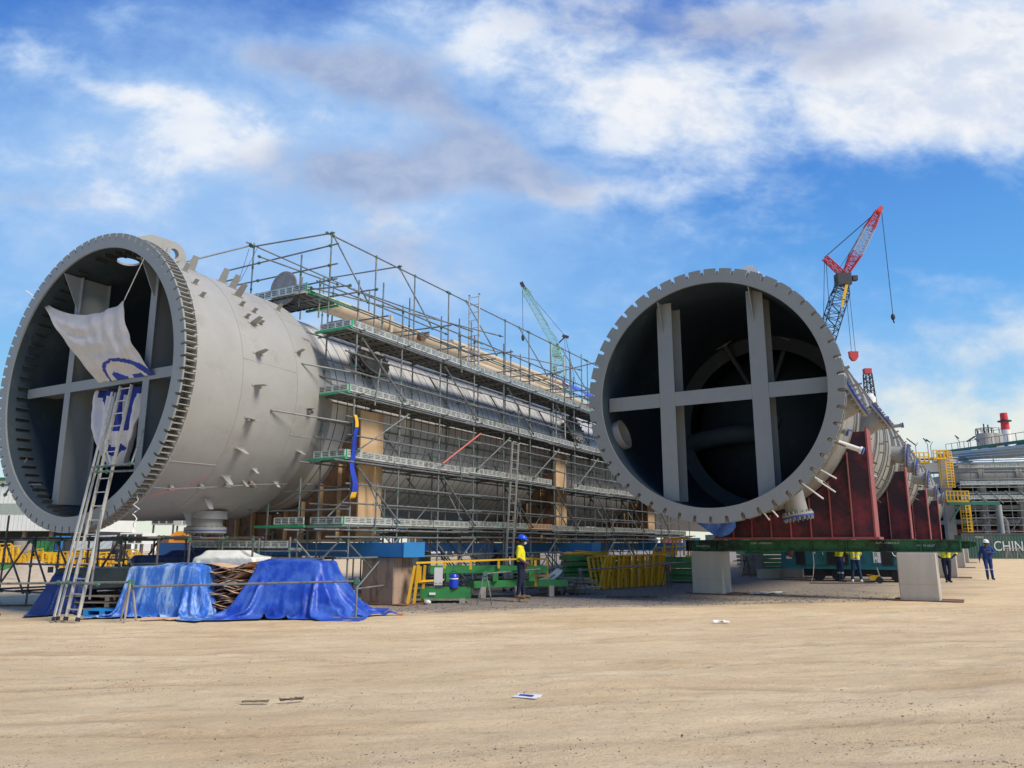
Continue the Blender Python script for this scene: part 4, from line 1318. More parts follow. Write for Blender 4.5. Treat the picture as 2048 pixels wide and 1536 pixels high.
# ---- low scaffold under the skirt
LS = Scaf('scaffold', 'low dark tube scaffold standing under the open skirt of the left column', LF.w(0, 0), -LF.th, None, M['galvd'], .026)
for y in (1.35, 3.2):
    for t in (-5.0, -3.65, -2.45, -1.2, .1, 1.5, 2.6):
        LS.upright(t, y, 0, 1.78 if t > -3.7 else 2.35, (.32, 1.0, 1.68))
    for z in (.33, 1.68):
        LS.tube('ledger', (-5.4, y + .05, z), (-1.0, y + .05, z), (.1, .4, .7)); LS.tube('ledger', (-1.4, y + .05, z + .05), (2.9, y + .05, z + .05), (.1, .4, .7))
LS.tube('ledger', (-5.6, 1.3, 1.05), (-1.2, 1.3, 1.06)); LS.tube('ledger', (-5.0, 3.3, 1.15), (-1.0, 3.3, 1.15))
for t in (-5, -3.65, -2.45, -1.2, .1, 1.5): LS.tube('transom', (t + .05, 1.0, 1.72), (t + .05, 3.6, 1.72)); LS.tube('transom', (t + .05, 1.0, .38), (t + .05, 3.6, .38))
for (a, b, c, d) in ((-5.1, .3, -3.7, 1.66), (-2.5, .3, -3.6, 1.66), (-2.5, 1.66, -1.2, .3), (-1.1, .3, .1, 1.66), (1.5, .3, .1, 1.66), (-4.9, 1.66, -3.7, .3)):
    LS.tube('brace', (a, 1.28, b), (c, 1.28, d), (.03, .97))
LS.tube('brace', (-2.4, 3.28, .3), (-1.2, 3.28, 1.6)); LS.tube('brace', (.1, 3.28, 1.6), (1.4, 3.28, .3))
mb = MB(); mb.obox((-2.5, 1.22, .93), (1, 0, .05), (0, 1, 0), (-.05, 0, 1), .11, .01, .075); mb.build('tag_plate', M['slot'], LS.root)
mb = MB(); mb.obox((-3.0, .25, 3.62), (1, 0, 0), (0, 1, 0), (0, 0, 1), 1.0, .024, .024)
GT = Scaf('scaffold', 'single scaffold tube with a clamped upright across the lower left mouth of the left column', LF.w(-3.2, .1), -LF.th, None, M['galv'])
GT.tube('ledger', (-.9, -.2, 3.05), (1.35, .25, 3.02), (.1, .45)); GT.tube('upright', (.15, .05, 2.75), (.50, .3, 3.72), (.05, .35)); GT.tube('upright', (-.72, -.15, .0), (-.55, -.15, 2.7))
# inside the mouth
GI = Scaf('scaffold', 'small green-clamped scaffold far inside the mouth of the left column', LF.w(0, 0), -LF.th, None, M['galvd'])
for t in (.3, 1.3):
    for y in (2.6, 4.2): GI.tube('upright', (t, y, LZ - 3.1 + .1), (t, y, LZ + 1.9), (.5, .8))
for z in (LZ + .2, LZ + 1.1, LZ + 1.7): GI.tube('ledger', (-.2, 2.6, z), (1.8, 2.6, z)); GI.tube('transom', (.3, 2.2, z + .05), (.3, 4.5, z + .05))

# things tied to the scaffold
def cloth(name, label, cat, corners, nu, nv, fn, mats, mfn=None, loc=None, solid=.0):
    """cloth spanned between four corners (tl, tr, br, bl); fn(u,v) gives an extra offset"""
    tl, tr, brr, bl = [Vector(c) for c in corners]
    base = loc or ((bl + brr) / 2)
    mb = MB(); vs = []
    for j in range(nv + 1):
        for i in range(nu + 1):
            u, v = i / nu, j / nv
            p = (tl * (1 - u) + tr * u) * (1 - v) + (bl * (1 - u) + brr * u) * v + Vector(fn(u, v)) - base
            vs.append(p)
    for j in range(nv):
        for i in range(nu):
            a = j * (nu + 1) + i
            mb.mat = mfn((i + .5) / nu, (j + .5) / nv) if mfn else 0
            mb.add([vs[a], vs[a + 1], vs[a + nu + 2], vs[a + nu + 1]], [(0, 1, 2, 3)], True)
    o = mb.build(name, mats, None, base)
    if solid:
        mo = o.modifiers.new('s', 'SOLIDIFY'); mo.thickness = solid
    return tag(o, label, cat)
M['ban'] = mat('dusty white banner cloth', (.55, .53, .50), .8, 0, .1, 3, .35, 9)
M['banw'] = mat('white banner cloth', (.72, .72, .72), .8, 0, .08, 3, .35, 9)
M['banb'] = mat('blue print', (.02, .045, .30), .75, 0, .1, 5, .35, 9)
def ban_mat(u, v):
    # blue swoosh and letter shapes at the lower right of the banner
    x, y = (u - .62) / .40, (v - 1.04) / .30
    r = math.hypot(x, y)
    a = math.atan2(-y, x)
    th = .10 + .17 * max(0, math.cos(a - .25))
    if 1 - th < r < 1.0 and a > -.2: return 1
    if v > .90 and .36 < u < .58 and (v - .90) > abs(u - .42) * .5: return 1
    if v > .95 and .66 < u < .84: return 1
    return 0
def ban_fn(u, v):
    sag = .42 * 4 * u * (1 - u) * (1 - v) ** 1.2
    rip = .035 * math.sin(u * 40 + v * 5) * (u ** 1.5) * (1 - .4 * v) + .014 * math.sin(v * 23 + u * 6)
    n = LF.a
    return -n * (.25 * math.sin(PI * v) * .9 + rip + .05 * mnoise.noise(Vector((u * 5, v * 6, 1)))) + Vector((0, 0, -sag)) - LF.r * (.18 * 4 * v * (1 - v) * (1 - 2 * u) * -.6)
cloth('banner', 'white banner with a blue print hung slack across the mouth of the left column', 'banner',
      (fw(-2.86, .28, 8.02), fw(.86, .30, 7.36), fw(2.02, .46, 5.42), fw(-.12, .46, 5.44)), 90, 70, ban_fn, [M['ban'], M['banb']], ban_mat, solid=.004)
def low_mat(u, v):
    x = (u - .5) * 2
    if v < .10: return 0 if abs(x) > .85 else 1
    if .10 < v < .56:
        if abs(x) < .24: return 1
        if .42 < abs(x) < .80 - .25 * v: return 1
    if .62 < v < .76 and abs(x) < .45 - (v - .62) * 1.2: return 0
    if .74 < v < .88 and abs(x) < .62 - abs(v - .78) * 2: return 1
    return 0
def low_fn(u, v):
    x = (u - .5) * 2
    fold = .09 * math.sin(u * 24 + v * 3) + .05 * math.sin(u * 43 + 2 * v) + .05 * mnoise.noise(Vector((u * 6, v * 7, 4)))
    return -LF.a * (fold + .12 * math.sin(PI * v)) + LF.r * (-x * .32 * v ** 3)
cloth('banner', 'white and blue banner bunched below the horizontal beam behind the leaning ladder', 'banner',
      (fw(-.62, .80, 5.34), fw(1.30, .80, 5.30), fw(.95, .95, 3.42), fw(-.35, .95, 3.45)), 80, 60, low_fn, [M['banw'], M['banb']], low_mat, solid=.004)
def rope(label, pts, r=.009, m=None, name='rope'):
    pts = [Vector(p) for p in pts]
    b = pts[-1]
    mb = MB(); mb.path([p - b for p in pts], r, 5)
    return tag(mb.build(name, m or M['white'], None, b), label, 'rope')
rope('thin white rope tying the right corner of the slack banner to the skirt ring', [fw(2.02, .0, 8.35), fw(1.5, .12, 7.9), fw(.86, .28, 7.36)], .012)
rope('knotted rope end hanging from the left corner of the slack banner', [fw(-3.0, -.02, 8.15), fw(-2.88, .2, 8.0), fw(-2.86, .2, 7.5), fw(-2.8, .2, 7.25)], .012)
rope('tangled pale rope hanging below the lower right of the left skirt ring', [fw(2.2 + .05 * math.sin(k * 1.3) + .02 * math.sin(k * 4.1), .2 + .04 * math.cos(k * 1.7), 2.9 - k * .052) for k in range(20)], .012)
rope('thin red rope slung under the lower right of the left skirt ring', [fw(1.4, .2, 2.15), fw(2.2, .2, 2.55), fw(2.75, .9, 2.8), fw(3.0, 1.3, 3.1)], .008, M['redf'])
M['tapeblue'] = mat('blue streamer cloth', (.015, .05, .42), .7, 0, .1, 3)
def strip_fn(u, v): return LF.a * (.03 * math.sin(v * 17) ) + LF.r * (.05 * math.sin(v * 9)) + Vector((0, 0, 0))
cloth('streamer', 'narrow blue cloth strip with yellow ends tied to a front scaffold upright', 'streamer',
      (fw(4.2, 4.9, 4.95), fw(4.2, 5.02, 4.95), fw(4.2, 5.10, 2.75), fw(4.2, 4.88, 2.72)), 6, 40, strip_fn, [M['tapeblue'], M['yellow']], lambda u, v: 1 if v < .14 or v > .93 else 0, solid=.006)
M['pinkt'] = mat('faded red tube paint', (.55, .16, .13), .5, 0, .15, 6)
o = MB().tube((0, 0, 0), LF.w(TF + .15, 11.2, 5.2) - LF.w(TF + .15, 9.0, 4.0), .028, 8).build('painted_tube', M['pinkt'], None, LF.w(TF + .15, 9.0, 4.0))
tag(o, 'faded red tube clamped diagonally between the second and third scaffold decks', 'tube')
M['tarpb'] = mat('blue tarpaulin', (.015, .06, .42), .42, 0, .22, 3, .5, 14, dirt=(.05, .13, .50), damt=.5, dscale=2)
M['tarpl'] = mat('worn blue tarpaulin', (.03, .14, .52), .45, 0, .3, 3, .6, 14, dirt=(.30, .46, .72), damt=.45, dscale=4, streak=True)
M['tarpr'] = mat('bright blue tarpaulin', (.06, .17, .62), .45, 0, .3, 3, .6, 14, dirt=(.2, .36, .8), damt=.3, dscale=2)
M['tarpd'] = mat('dark blue tarpaulin', (.015, .035, .16), .5, 0, .25, 3, .5, 14)
M['tarpk'] = mat('dark green-grey sheet', (.035, .05, .048), .5, 0, .3, 3, .5, 14)
M['tarpw'] = mat('white plastic sheet', (.74, .76, .73), .4, 0, .1, 3, .5, 12)
M['tarpo'] = mat('orange underside', (.60, .12, .05), .6)
def bt(u, v): return LF.r * (.12 * math.sin(PI * v)) + Vector((0, 0, -.06 * math.sin(u * 30) + .05 * mnoise.noise(Vector((u * 30, v * 4, 0)))))
cloth('tarpaulin', 'blue tarpaulin draped over the far end of the cream overhead pipe behind the top deck', 'tarpaulin',
      (fw(.7, 23.2, 10.0), fw(.7, 33, 9.6), fw(2.0, 33, 8.5), fw(1.9, 23.2, 9.2)), 60, 12, bt, [M['tarpb'], M['tarpo']], lambda u, v: 1 if v > .75 and u > .4 else 0, solid=.01)
def rt(u, v):
    return Vector((0, 0, -.30 * (4 * u * (1 - u)) * v + .10 * (u - .5))) + RF.a * (-.12 * v + .05 * math.sin(u * 9 + v * 6))
cloth('tarpaulin', 'bright blue tarpaulin hung like a curtain below the right column ring', 'tarpaulin',
      (RF.w(-1.85, 3.0, 2.55), RF.w(-.20, 3.0, 2.50), RF.w(-.22, 3.2, 2.02), RF.w(-1.2, 3.2, 2.15)), 50, 24, rt, [M['tarpr']], solid=.008)
M['flagm'] = mat('flag cloth', (.12, .04, .30), .7)
cloth('flag', 'small dark red and blue pennant at the far end of the ridge tube', 'flag', (fw(3.0, 27.0, 10.2), fw(3.4, 28.0, 9.9), fw(3.6, 28.4, 9.4), fw(3.35, 27.9, 9.55)), 6, 6, lambda u, v: Vector((0, 0, 0)), [M['flagm'], M['pinkt']], lambda u, v: 1 if v > .6 else 0, solid=.004)
# ================================================================== heaps under tarpaulins
G = 'heaps of site material under tarpaulins'
def drape(name, label, loc, rz, boxes, cw, ch, n, m, seed, off=(0, 0), rot=0., steps=420, stiff=.55):
    """drop a sheet over a pile of boxes (hx, hy, cx, cy, h) and let it settle: small position-based cloth"""
    rs = np.random.RandomState(seed)
    nx, ny = n, max(12, int(n * ch / cw))
    dx = cw / (nx - 1)
    gx, gy = np.meshgrid(np.linspace(-cw / 2, cw / 2, nx), np.linspace(-ch / 2, ch / 2, ny))
    H = max(b[4] for b in boxes)
    ca, sa = math.cos(rot), math.sin(rot)
    P = np.stack([gx * ca - gy * sa + off[0], gx * sa + gy * ca + off[1], np.full_like(gx, H + .03)], -1)
    P[..., 2] += .05 * vnoise(gx * 2.2, gy * 2.2, seed) + .01 * rs.rand(ny, nx)
    Q = P.copy()
    def con(A, B, rest, k):
        d = B - A; L = np.sqrt((d * d).sum(-1, keepdims=True)) + 1e-9
        c = d * ((L - rest) / L * .5 * k); A += c; B -= c
    # views on interleaved rows so that updates do not overlap
    for st in range(steps):
        V_ = (P - Q) * (.985 if st < steps * .8 else .9)
        Q = P.copy(); P = P + V_; P[..., 2] -= .0011
        for it in range(9):
            for ax in (0, 1):
                for ph_ in (0, 1):
                    if ax == 0: A, B = P[:, ph_:-1:2], P[:, ph_ + 1::2]
                    else: A, B = P[ph_:-1:2], P[ph_ + 1::2]
                    k_ = min(A.shape[ax == 0], B.shape[ax == 0]); 
                    if ax == 0: con(A[:, :k_], B[:, :k_], dx, 1)
                    else: con(A[:k_], B[:k_], dx, 1)
            if it % 3 == 0:
                for (a, b) in ((slice(0, -1), slice(1, None)),):
                    for ph_ in (0, 1):
                        A, B = P[ph_:-1:2, :-1], P[ph_ + 1::2, 1:]; k_ = min(A.shape[0], B.shape[0]); 
                        for q_ in (0, 1): con(A[:k_, q_::2], B[:k_, q_::2], dx * 1.4142, .35)
                        A, B = P[ph_:-1:2, 1:], P[ph_ + 1::2, :-1]
                        for q_ in (0, 1): con(A[:k_, q_::2], B[:k_, q_::2], dx * 1.4142, .35)
                for ph_ in (0, 1, 2, 3):
                    A, B = P[:, ph_:-2:4], P[:, ph_ + 2::4]; k_ = min(A.shape[1], B.shape[1]); con(A[:, :k_], B[:, :k_], dx * 2, stiff * .3)
                    A, B = P[ph_:-2:4], P[ph_ + 2::4]; k_ = min(A.shape[0], B.shape[0]); con(A[:k_], B[:k_], dx * 2, stiff * .3)
            for (hx, hy, cx, cy, h) in boxes:
                x, y, z = P[..., 0] - cx, P[..., 1] - cy, P[..., 2]
                px, py, pz = hx - np.abs(x), hy - np.abs(y), h - z
                ins = (px > 0) & (py > 0) & (pz > 0)
                t = ins & (pz <= px) & (pz <= py); P[..., 2][t] = h; 
                u_ = ins & ~t & (px <= py); P[..., 0][u_] = (cx + np.sign(x) * hx)[u_]
                w_ = ins & ~t & ~u_; P[..., 1][w_] = (cy + np.sign(y) * hy)[w_]
                Q[t] = P[t] * .35 + Q[t] * .65
            g = P[..., 2] < .012
            P[..., 2][g] = .012; Q[g] = P[g] * .5 + Q[g] * .5
    mb = MB(); vs = P.reshape(-1, 3)
    fs = [(j_ * nx + i_, j_ * nx + i_ + 1, (j_ + 1) * nx + i_ + 1, (j_ + 1) * nx + i_) for j_ in range(ny - 1) for i_ in range(nx - 1)]
    mb.add([tuple(v) for v in vs], fs, True)
    o = mb.build(name, m, None, loc, rz, fix=False)
    md = o.modifiers.new('sub', 'SUBSURF'); md.levels = 1; md.render_levels = 1
    so = o.modifiers.new('thick', 'SOLIDIFY'); so.thickness = .006
    evaluated(o)
    o.data.polygons.foreach_set('use_smooth', np.ones(len(o.data.polygons), bool))
    return tag(o, label, 'tarpaulin heap', G)
drape('tarpaulin_heap', 'big plain blue tarpaulin draped to the ground over a box stack, rightmost of the heaps', (-4.98, 18.35, 0), R_(-10), [(.80, .5, 0, 0, 1.2), (1.02, .72, .04, 0, .62), (1.3, .88, .12, 0, .22), (.5, .3, -.2, .1, 1.24)], 4.4, 3.8, 92, [M['tarpb']], 3, rot=.12)
drape('tarpaulin_heap', 'worn pale blue tarpaulin crumpled over a pallet stack behind the front trestle rail', (-7.78, 18.3, 0), R_(-8), [(.88, .5, 0, 0, 1.08), (.4, .3, .3, 0, 1.15), (1.0, .6, 0, 0, .3)], 3.7, 3.1, 86, [M['tarpl']], 8, rot=-.1, off=(0, -.1))
drape('tarpaulin_heap', 'dark green-grey sheet over a low wide stack behind the ladder foot', (-9.35, 19.3, .0), R_(-6), [(1.4, .72, 0, 0, 1.02), (.5, .4, .7, 0, 1.12)], 3.6, 2.3, 72, [M['tarpk']], 11, rot=.05)
drape('tarpaulin_heap', 'small dark blue tarpaulin bundle left of the ladder foot', (-10.5, 18.9, 0), R_(10), [(.34, .34, 0, 0, .88), (.5, .5, 0, 0, .3)], 2.3, 2.3, 54, [M['tarpd']], 5, rot=.3)
drape('tarpaulin_heap', 'dark blue tarpaulin on the stack behind the pale blue one', (-8.75, 21.8, 0), R_(-10), [(1.5, .7, 0, 0, 1.28), (.7, .5, .2, 0, 1.42)], 4.2, 2.8, 64, [M['tarpd']], 17, rot=.1)
drape('tarpaulin_heap', 'white plastic sheet over a tall stack between the two blue tarpaulins', (-7.05, 20.0, .0), R_(-12), [(.85, .5, 0, 0, 1.26), (.5, .34, -.15, 0, 1.42)], 2.9, 2.3, 66, [M['tarpw']], 23, rot=-.08)
# trailing end of the blue tarpaulin on the ground
mb = MB(); vs = []
for j in range(9):
    for i in range(41):
        u, v = i / 40, j / 8
        w = .34 * (1 - .75 * u) 
        vs.append((u * 1.5, (v - .5) * w * 2 + .25 * u + .05 * math.sin(u * 11), .02 + .13 * (1 - u) * math.sin(PI * v) + .05 * abs(mnoise.noise(Vector((u * 7, v * 5, 3)))) + .02 * math.sin(u * 25)))
mb.add(vs, [(j * 41 + i, j * 41 + i + 1, j * 41 + i + 42, j * 41 + i + 41) for j in range(8) for i in range(40)], True)
mb.m = [1 if (k % 40) > 35 else 0 for k in range(320)]
o = mb.build('tarpaulin_end', [M['tarpb'], M['tarpo']], None, (-3.9, 17.75, 0), R_(12))
tag(o, 'orange-tipped tail of the big blue tarpaulin trailing on the ground by the rail post', 'tarpaulin')
# pallets and planks under the dark sheet
P = thing('pallet_stack', 'stack of dark timber pallets under the dark green-grey sheet', 'pallets', (-9.3, 19.1, 0), R_(-6))
for k in range(3):
    for j in range(7):
        mb = MB(); mb.box(-1.35, 1.35, -.75 + j * .22, -.6 + j * .22, .10 + k * .14, .125 + k * .14); mb.build('deck_board', M['timber'], P)
    for j in (-1.3, 0, 1.2):
        mb = MB(); mb.box(j, j + .1, -.75, .72, .01 + k * .14, .10 + k * .14); mb.build('bearer', M['timber'], P)
P = thing('plastic_pallet', 'bright blue plastic pallet end showing under the dark sheet', 'pallet', (-9.15, 17.95, 0), R_(-6))
M['bpal'] = mat('blue plastic', (.02, .25, .55), .5)
mb = MB(); mb.box(-.45, .45, -.1, .5, .11, .14); mb.box(-.45, .45, -.1, .5, .0, .025); mb.build('deck', M['bpal'], P)
for x in (-.45, -.06, .33):
    mb = MB(); mb.box(x, x + .12, -.1, .5, .025, .11); mb.build('foot', M['bpal'], P)
# cardboard
C_ = thing('cardboard_stack', 'leaning stack of flattened brown cardboard sheets between the pale and the plain blue tarpaulins', 'cardboard', (-6.5, 18.5, 0), R_(-8))
r = random.Random(4)
for k in range(30):
    mb = MB()
    z = .03 + k * .036
    a = r.uniform(-.25, .25); n = 9
    vs = []
    hx = r.uniform(.42, .62); hy = r.uniform(.3, .45); ox = r.uniform(-.12, .12)
    bend = r.uniform(-.06, .10)
    for top in (0, 1):
        for j in range(4):
            for i in range(n + 1):
                u = i / n * 2 - 1; v = j / 3 * 2 - 1
                x = u * hx + ox; y = v * hy
                zz = z + bend * u * u + .05 * math.sin(u * 4 + k) * r.uniform(.6, 1) + top * .008 + .03 * v * r.uniform(-1, 1) * .3
                vs.append((x * math.cos(a) - y * math.sin(a), x * math.sin(a) + y * math.cos(a), max(zz, .01)))
    m_ = 4 * (n + 1); fs = []
    for j in range(3):
        for i in range(n):
            q = j * (n + 1) + i
            fs += [(q, q + n + 1, q + n + 2, q + 1), (m_ + q, m_ + q + 1, m_ + q + n + 2, m_ + q + n + 1)]
    for i in range(n):
        fs.append((i, i + 1, m_ + i + 1, m_ + i))
    mb.add(vs, fs)
    mb.build('sheet', M['card'], C_, fix=False)
def flat(name, label, cat, loc, rz, lx, ly, th, m, tilt=0., n=6, wob=.01):
    mb = MB(); r = random.Random(int(loc[0] * 100)); vs = []
    H = [[r.uniform(0, wob) for _ in range(n + 1)] for _ in range(n + 1)]
    for top in (0, 1):
        for j in range(n + 1):
            for i in range(n + 1):
                u, v = i / n - .5, j / n - .5
                vs.append((u * lx * (1 + .12 * (H[j][i] / max(wob, .001) - .5)), v * ly, .004 + H[j][i] + top * th + (v + .5) * ly * tilt))
    m_ = (n + 1) ** 2; fs = []
    for j in range(n):
        for i in range(n):
            q = j * (n + 1) + i
            fs += [(q, q + n + 1, q + n + 2, q + 1), (m_ + q, m_ + q + 1, m_ + q + n + 2, m_ + q + n + 1)]
    for i in range(n):
        a, b = i, i + 1; fs.append((a, b, m_ + b, m_ + a))
        a, b = n * (n + 1) + i, n * (n + 1) + i + 1; fs.append((b, a, m_ + a, m_ + b))
        a, b = i * (n + 1), (i + 1) * (n + 1); fs.append((b, a, m_ + a, m_ + b))
        a, b = i * (n + 1) + n, (i + 1) * (n + 1) + n; fs.append((a, b, m_ + b, m_ + a))
    mb.add(vs, fs); return tag(mb.build(name, m, None, loc, rz), label, cat)
flat('cardboard_sheet', 'torn cardboard sheet lying on the ground before the pale blue tarpaulin', 'cardboard', (-7.5, 17.0, 0), .1, .8, .3, .01, M['card'], wob=.04)
flat('cardboard_sheet', 'cardboard sheet leaning up between the dark blue and white sheets', 'cardboard', (-7.6, 20.4, 1.0), .2, .75, .35, .01, M['card'], tilt=.9)
flat('paper_sign', 'small white printed sheet with a blue block lying on the earth in the foreground', 'sign', (.16, 9.2 - .55, 0), R_(-22), .27, .19, .004, M['white'], n=3, wob=.012)
mb = MB(); mb.box(-.09, .07, -.03, .035, 0, .0015); o = mb.build('print', M['tapeblue'], bpy.data.objects['paper_sign']); o.location = (0, 0, .0195)
flat('scrap', 'dark curled metal scrap left of the picture centre in the foreground earth', 'scrap', (-2.62, 8.35, 0), .2, .26, .04, .006, M['st2'], wob=.02)
flat('scrap', 'dark curved strip beside the other scrap on the foreground earth', 'scrap', (-2.28, 8.45, 0), .35, .24, .03, .006, M['st2'], wob=.03)
flat('paper_sheet', 'white crumpled paper on the earth right of the picture centre', 'paper', (4.28, 16.4, 0), .1, .34, .12, .004, M['white'], wob=.05)
flat('plastic_sheet', 'dirty white plastic lying beside the grey concrete block on the gravel', 'plastic', (8.3, 25.6, 0), .2, 1.1, .35, .006, M['tarpw'], wob=.06)
for i, (x, y, l, a) in enumerate(((-12.6, 20.6, 1.6, .0), (-11.9, 17.9, .8, .1), (-11.0, 19.9, 1.3, .1), (3.6, 24.0, 1.5, -.1), (1.0, 28.5, 2.0, .1))):
    mb = MB(); mb.box(-l / 2, l / 2, -.06, .06, 0, .045)
    tag(mb.build('board', M['rust'], None, (x, y, 0), a), ['loose rusty brown board flat on the ground at the far left edge', 'short brown board on the ground left of the ladder', 'brown board half under the dark blue bundle',
        'brown board on the gravel left of the grey concrete block', 'brown board on the gravel below the yellow frames'][i], 'board')

# ================================================================== trestles and rails
def trestle(name, label, loc, rz=0, h=.70, m=None, spread=.16, feet=3):
    T = thing(name, label, 'trestle', loc, rz, 'tube trestles carrying the barrier rail')
    for i in range(feet):
        a = 2 * PI * i / feet + .3
        mb = MB(); mb.tube((spread * math.cos(a) * 1.1, spread * math.sin(a), 0), (.02 * math.cos(a), .02 * math.sin(a), h + .06), .022, 8)
        mb.build('leg', m or M['galv'], T)
    mb = MB(); mb.obox((0, 0, h), (1, 0, 0), (0, 1, 0), (0, 0, 1), .055, .05, .06); mb.obox((0, 0, h - .12), (1, 0, 0), (0, 1, 0), (0, 0, 1), .035, .04, .04)
    mb.build('coupler', M['coupler'], T)
    return T
def rail(label, a, b):
    a, b = Vector(a), Vector(b)
    mb = MB(); mb.tube((0, 0, 0), b - a, .025, 10)
    return tag(mb.build('barrier_rail', M['galv'], None, a), label, 'rail', 'barrier rails in front of the stacked material')
trestle('trestle', 'rusty tube trestle in front of the pale blue tarpaulin', (-8.05, 16.75, 0), .4, .78, M['timberg'])
T = thing('barrier_post', 'single upright tube on a flat tube foot before the big blue tarpaulin', 'post', (-3.36, 17.2, 0), 0)
mb = MB(); mb.tube((0, 0, .02), (0, 0, .86), .026, 10); mb.build('upright', M['galv'], T)
mb = MB(); mb.tube((-.5, -.02, .025), (.08, 0, .025), .025, 8); mb.build('foot_tube', M['galv'], T)
mb = MB(); mb.obox((0, 0, .78), (1, 0, 0), (0, 1, 0), (0, 0, 1), .05, .05, .05); mb.build('coupler', M['coupler'], T)
trestle('trestle', 'two-legged tube trestle between the green platforms and the camera', (-.72, 21.0, 0), .2, .80, M['galv'], .2, 2)
trestle('trestle', 'tube trestle with a hanging white sheet by the timber pile', (1.55, 25.3, 0), .3, .78, M['galv'], .24)
trestle('trestle', 'dark tube trestle right beside the timber pile', (2.15, 25.0, 0), .1, .76, M['galvd'], .22)
trestle('trestle', 'dark tube trestle with a pink checked cloth at the end of the yellow frames', (5.72, 29.2, 0), .3, .80, M['galvd'], .22)
trestle('trestle', 'dark tube trestle behind the grey concrete block, by the grey crate', (11.3, 38.0, 0), .3, .9, M['galvd'], .25)
trestle('trestle', 'dark tube trestle left of the teal cabinet', (14.0, 39.5, 0), .3, .9, M['galvd'], .25)
rail('barrier rail at the left picture edge running to the rusty trestle', (-13.2, 17.3, .71), (-8.05, 16.75, .79))
rail('barrier rail passing in front of the two blue tarpaulins', (-8.0, 16.75, .70), (-3.30, 17.2, .79))
rail('barrier rail from the two-legged trestle past the worker to the timber pile', (-.72, 21.0, .80), (1.6, 25.3, .84))
rail('barrier rail in front of the yellow frames', (2.15, 25.0, .76), (5.8, 29.2, .84))
rail('barrier rail end running to the grey concrete block', (5.7, 29.2, .80), (6.9, 29.0, .95))
rail('barrier rail behind the grey concrete block', (10.6, 37.8, .75), (14.2, 39.6, .95))
rail('rail tube lying low between the stained block and the yellow frame', (-4.0, 20.2, .45), (-2.6, 22.6, .55))
M['pink'] = mat('pink checked cloth', (.45, .18, .22), .8, 0, .4, 14)
heapc = MB(); heapc.sphere((0, 0, 0), .13, .1, .06, 12, 8); heapc.sphere((.1, 0, -.14), .05, .04, .17, 10, 8); heapc.sphere((-.13, 0, -.05), .06, .05, .08, 10, 8)
tag(heapc.build('cloth', M['pink'], None, (5.72, 29.2, .86)), 'pink checked cloth thrown over the dark trestle by the yellow frames', 'cloth')
cloth('plastic_sheet', 'white printed sheet hanging slantwise from the trestle by the timber pile', 'sheet', ((1.45, 25.15, .84), (1.62, 25.15, .74), (1.0, 24.95, .36), (.62, 24.95, .46)), 16, 12,
      lambda u, v: Vector((0, -.04 * math.sin(v * 9), -.10 * math.sin(PI * v))), [M['white'], M['steel']], lambda u, v: 1 if .4 < u < .6 and .25 < v < .55 else 0, solid=.003)

# ================================================================== green platforms, yellow rails
def arc_platform(name, label, loc, rz, r0, r1, a0, a1, z, h=.16, group='stacked green ring platforms', plates=True):
    T = thing(name, label, 'platform', loc, rz, group)
    n = 16
    A = [R_(a0 + (a1 - a0) * i / n) for i in range(n + 1)]
    def wall(r, ra, z0, z1, nm, m):
        mb = MB(); vs = []
        for a in A:
            for (rr_, zz) in ((r, z0), (ra, z0), (ra, z1), (r, z1)):
                vs.append((rr_ * math.cos(a), rr_ * math.sin(a), zz))
        fs = []
        for i in range(n):
            for k in range(4):
                fs.append((i * 4 + k, i * 4 + (k + 1) % 4, (i + 1) * 4 + (k + 1) % 4, (i + 1) * 4 + k))
        fs += [(0, 1, 2, 3), (n * 4 + 3, n * 4 + 2, n * 4 + 1, n * 4)]
        mb.add(vs, fs); return mb.build(nm, m, T)
    wall(r0, r0 + .02, z, z + h + .1, 'inner_kickplate', M['green'])
    wall(r1 - .02, r1, z, z + h + .1, 'outer_kickplate', M['green'])
    wall(r0 + .02, r1 - .02, z + h - .03, z + h, 'grating', M['grate'])
    wall(r1, r1 + .08, z, z + .02, 'lower_flange', M['green'])
    for i in range(0, n + 1, 4):
        a = A[i]; u = Vector((math.cos(a), math.sin(a), 0)); t = Vector((-u.y, u.x, 0))
        mb = MB(); mb.obox(u * ((r0 + r1) / 2) + Vector((0, 0, z + .05)), u, t, (0, 0, 1), (r1 - r0) / 2 - .02, .03, .05); mb.build('cross_member', M['green'], T)
    return T
def blocks(T, pts, z0, z1, m=None):
    for (x, y) in pts:
        mb = MB(); mb.box(x - .08, x + .08, y - .07, y + .07, z0, z1); mb.build('timber_packing', m or M['timberg'], T)
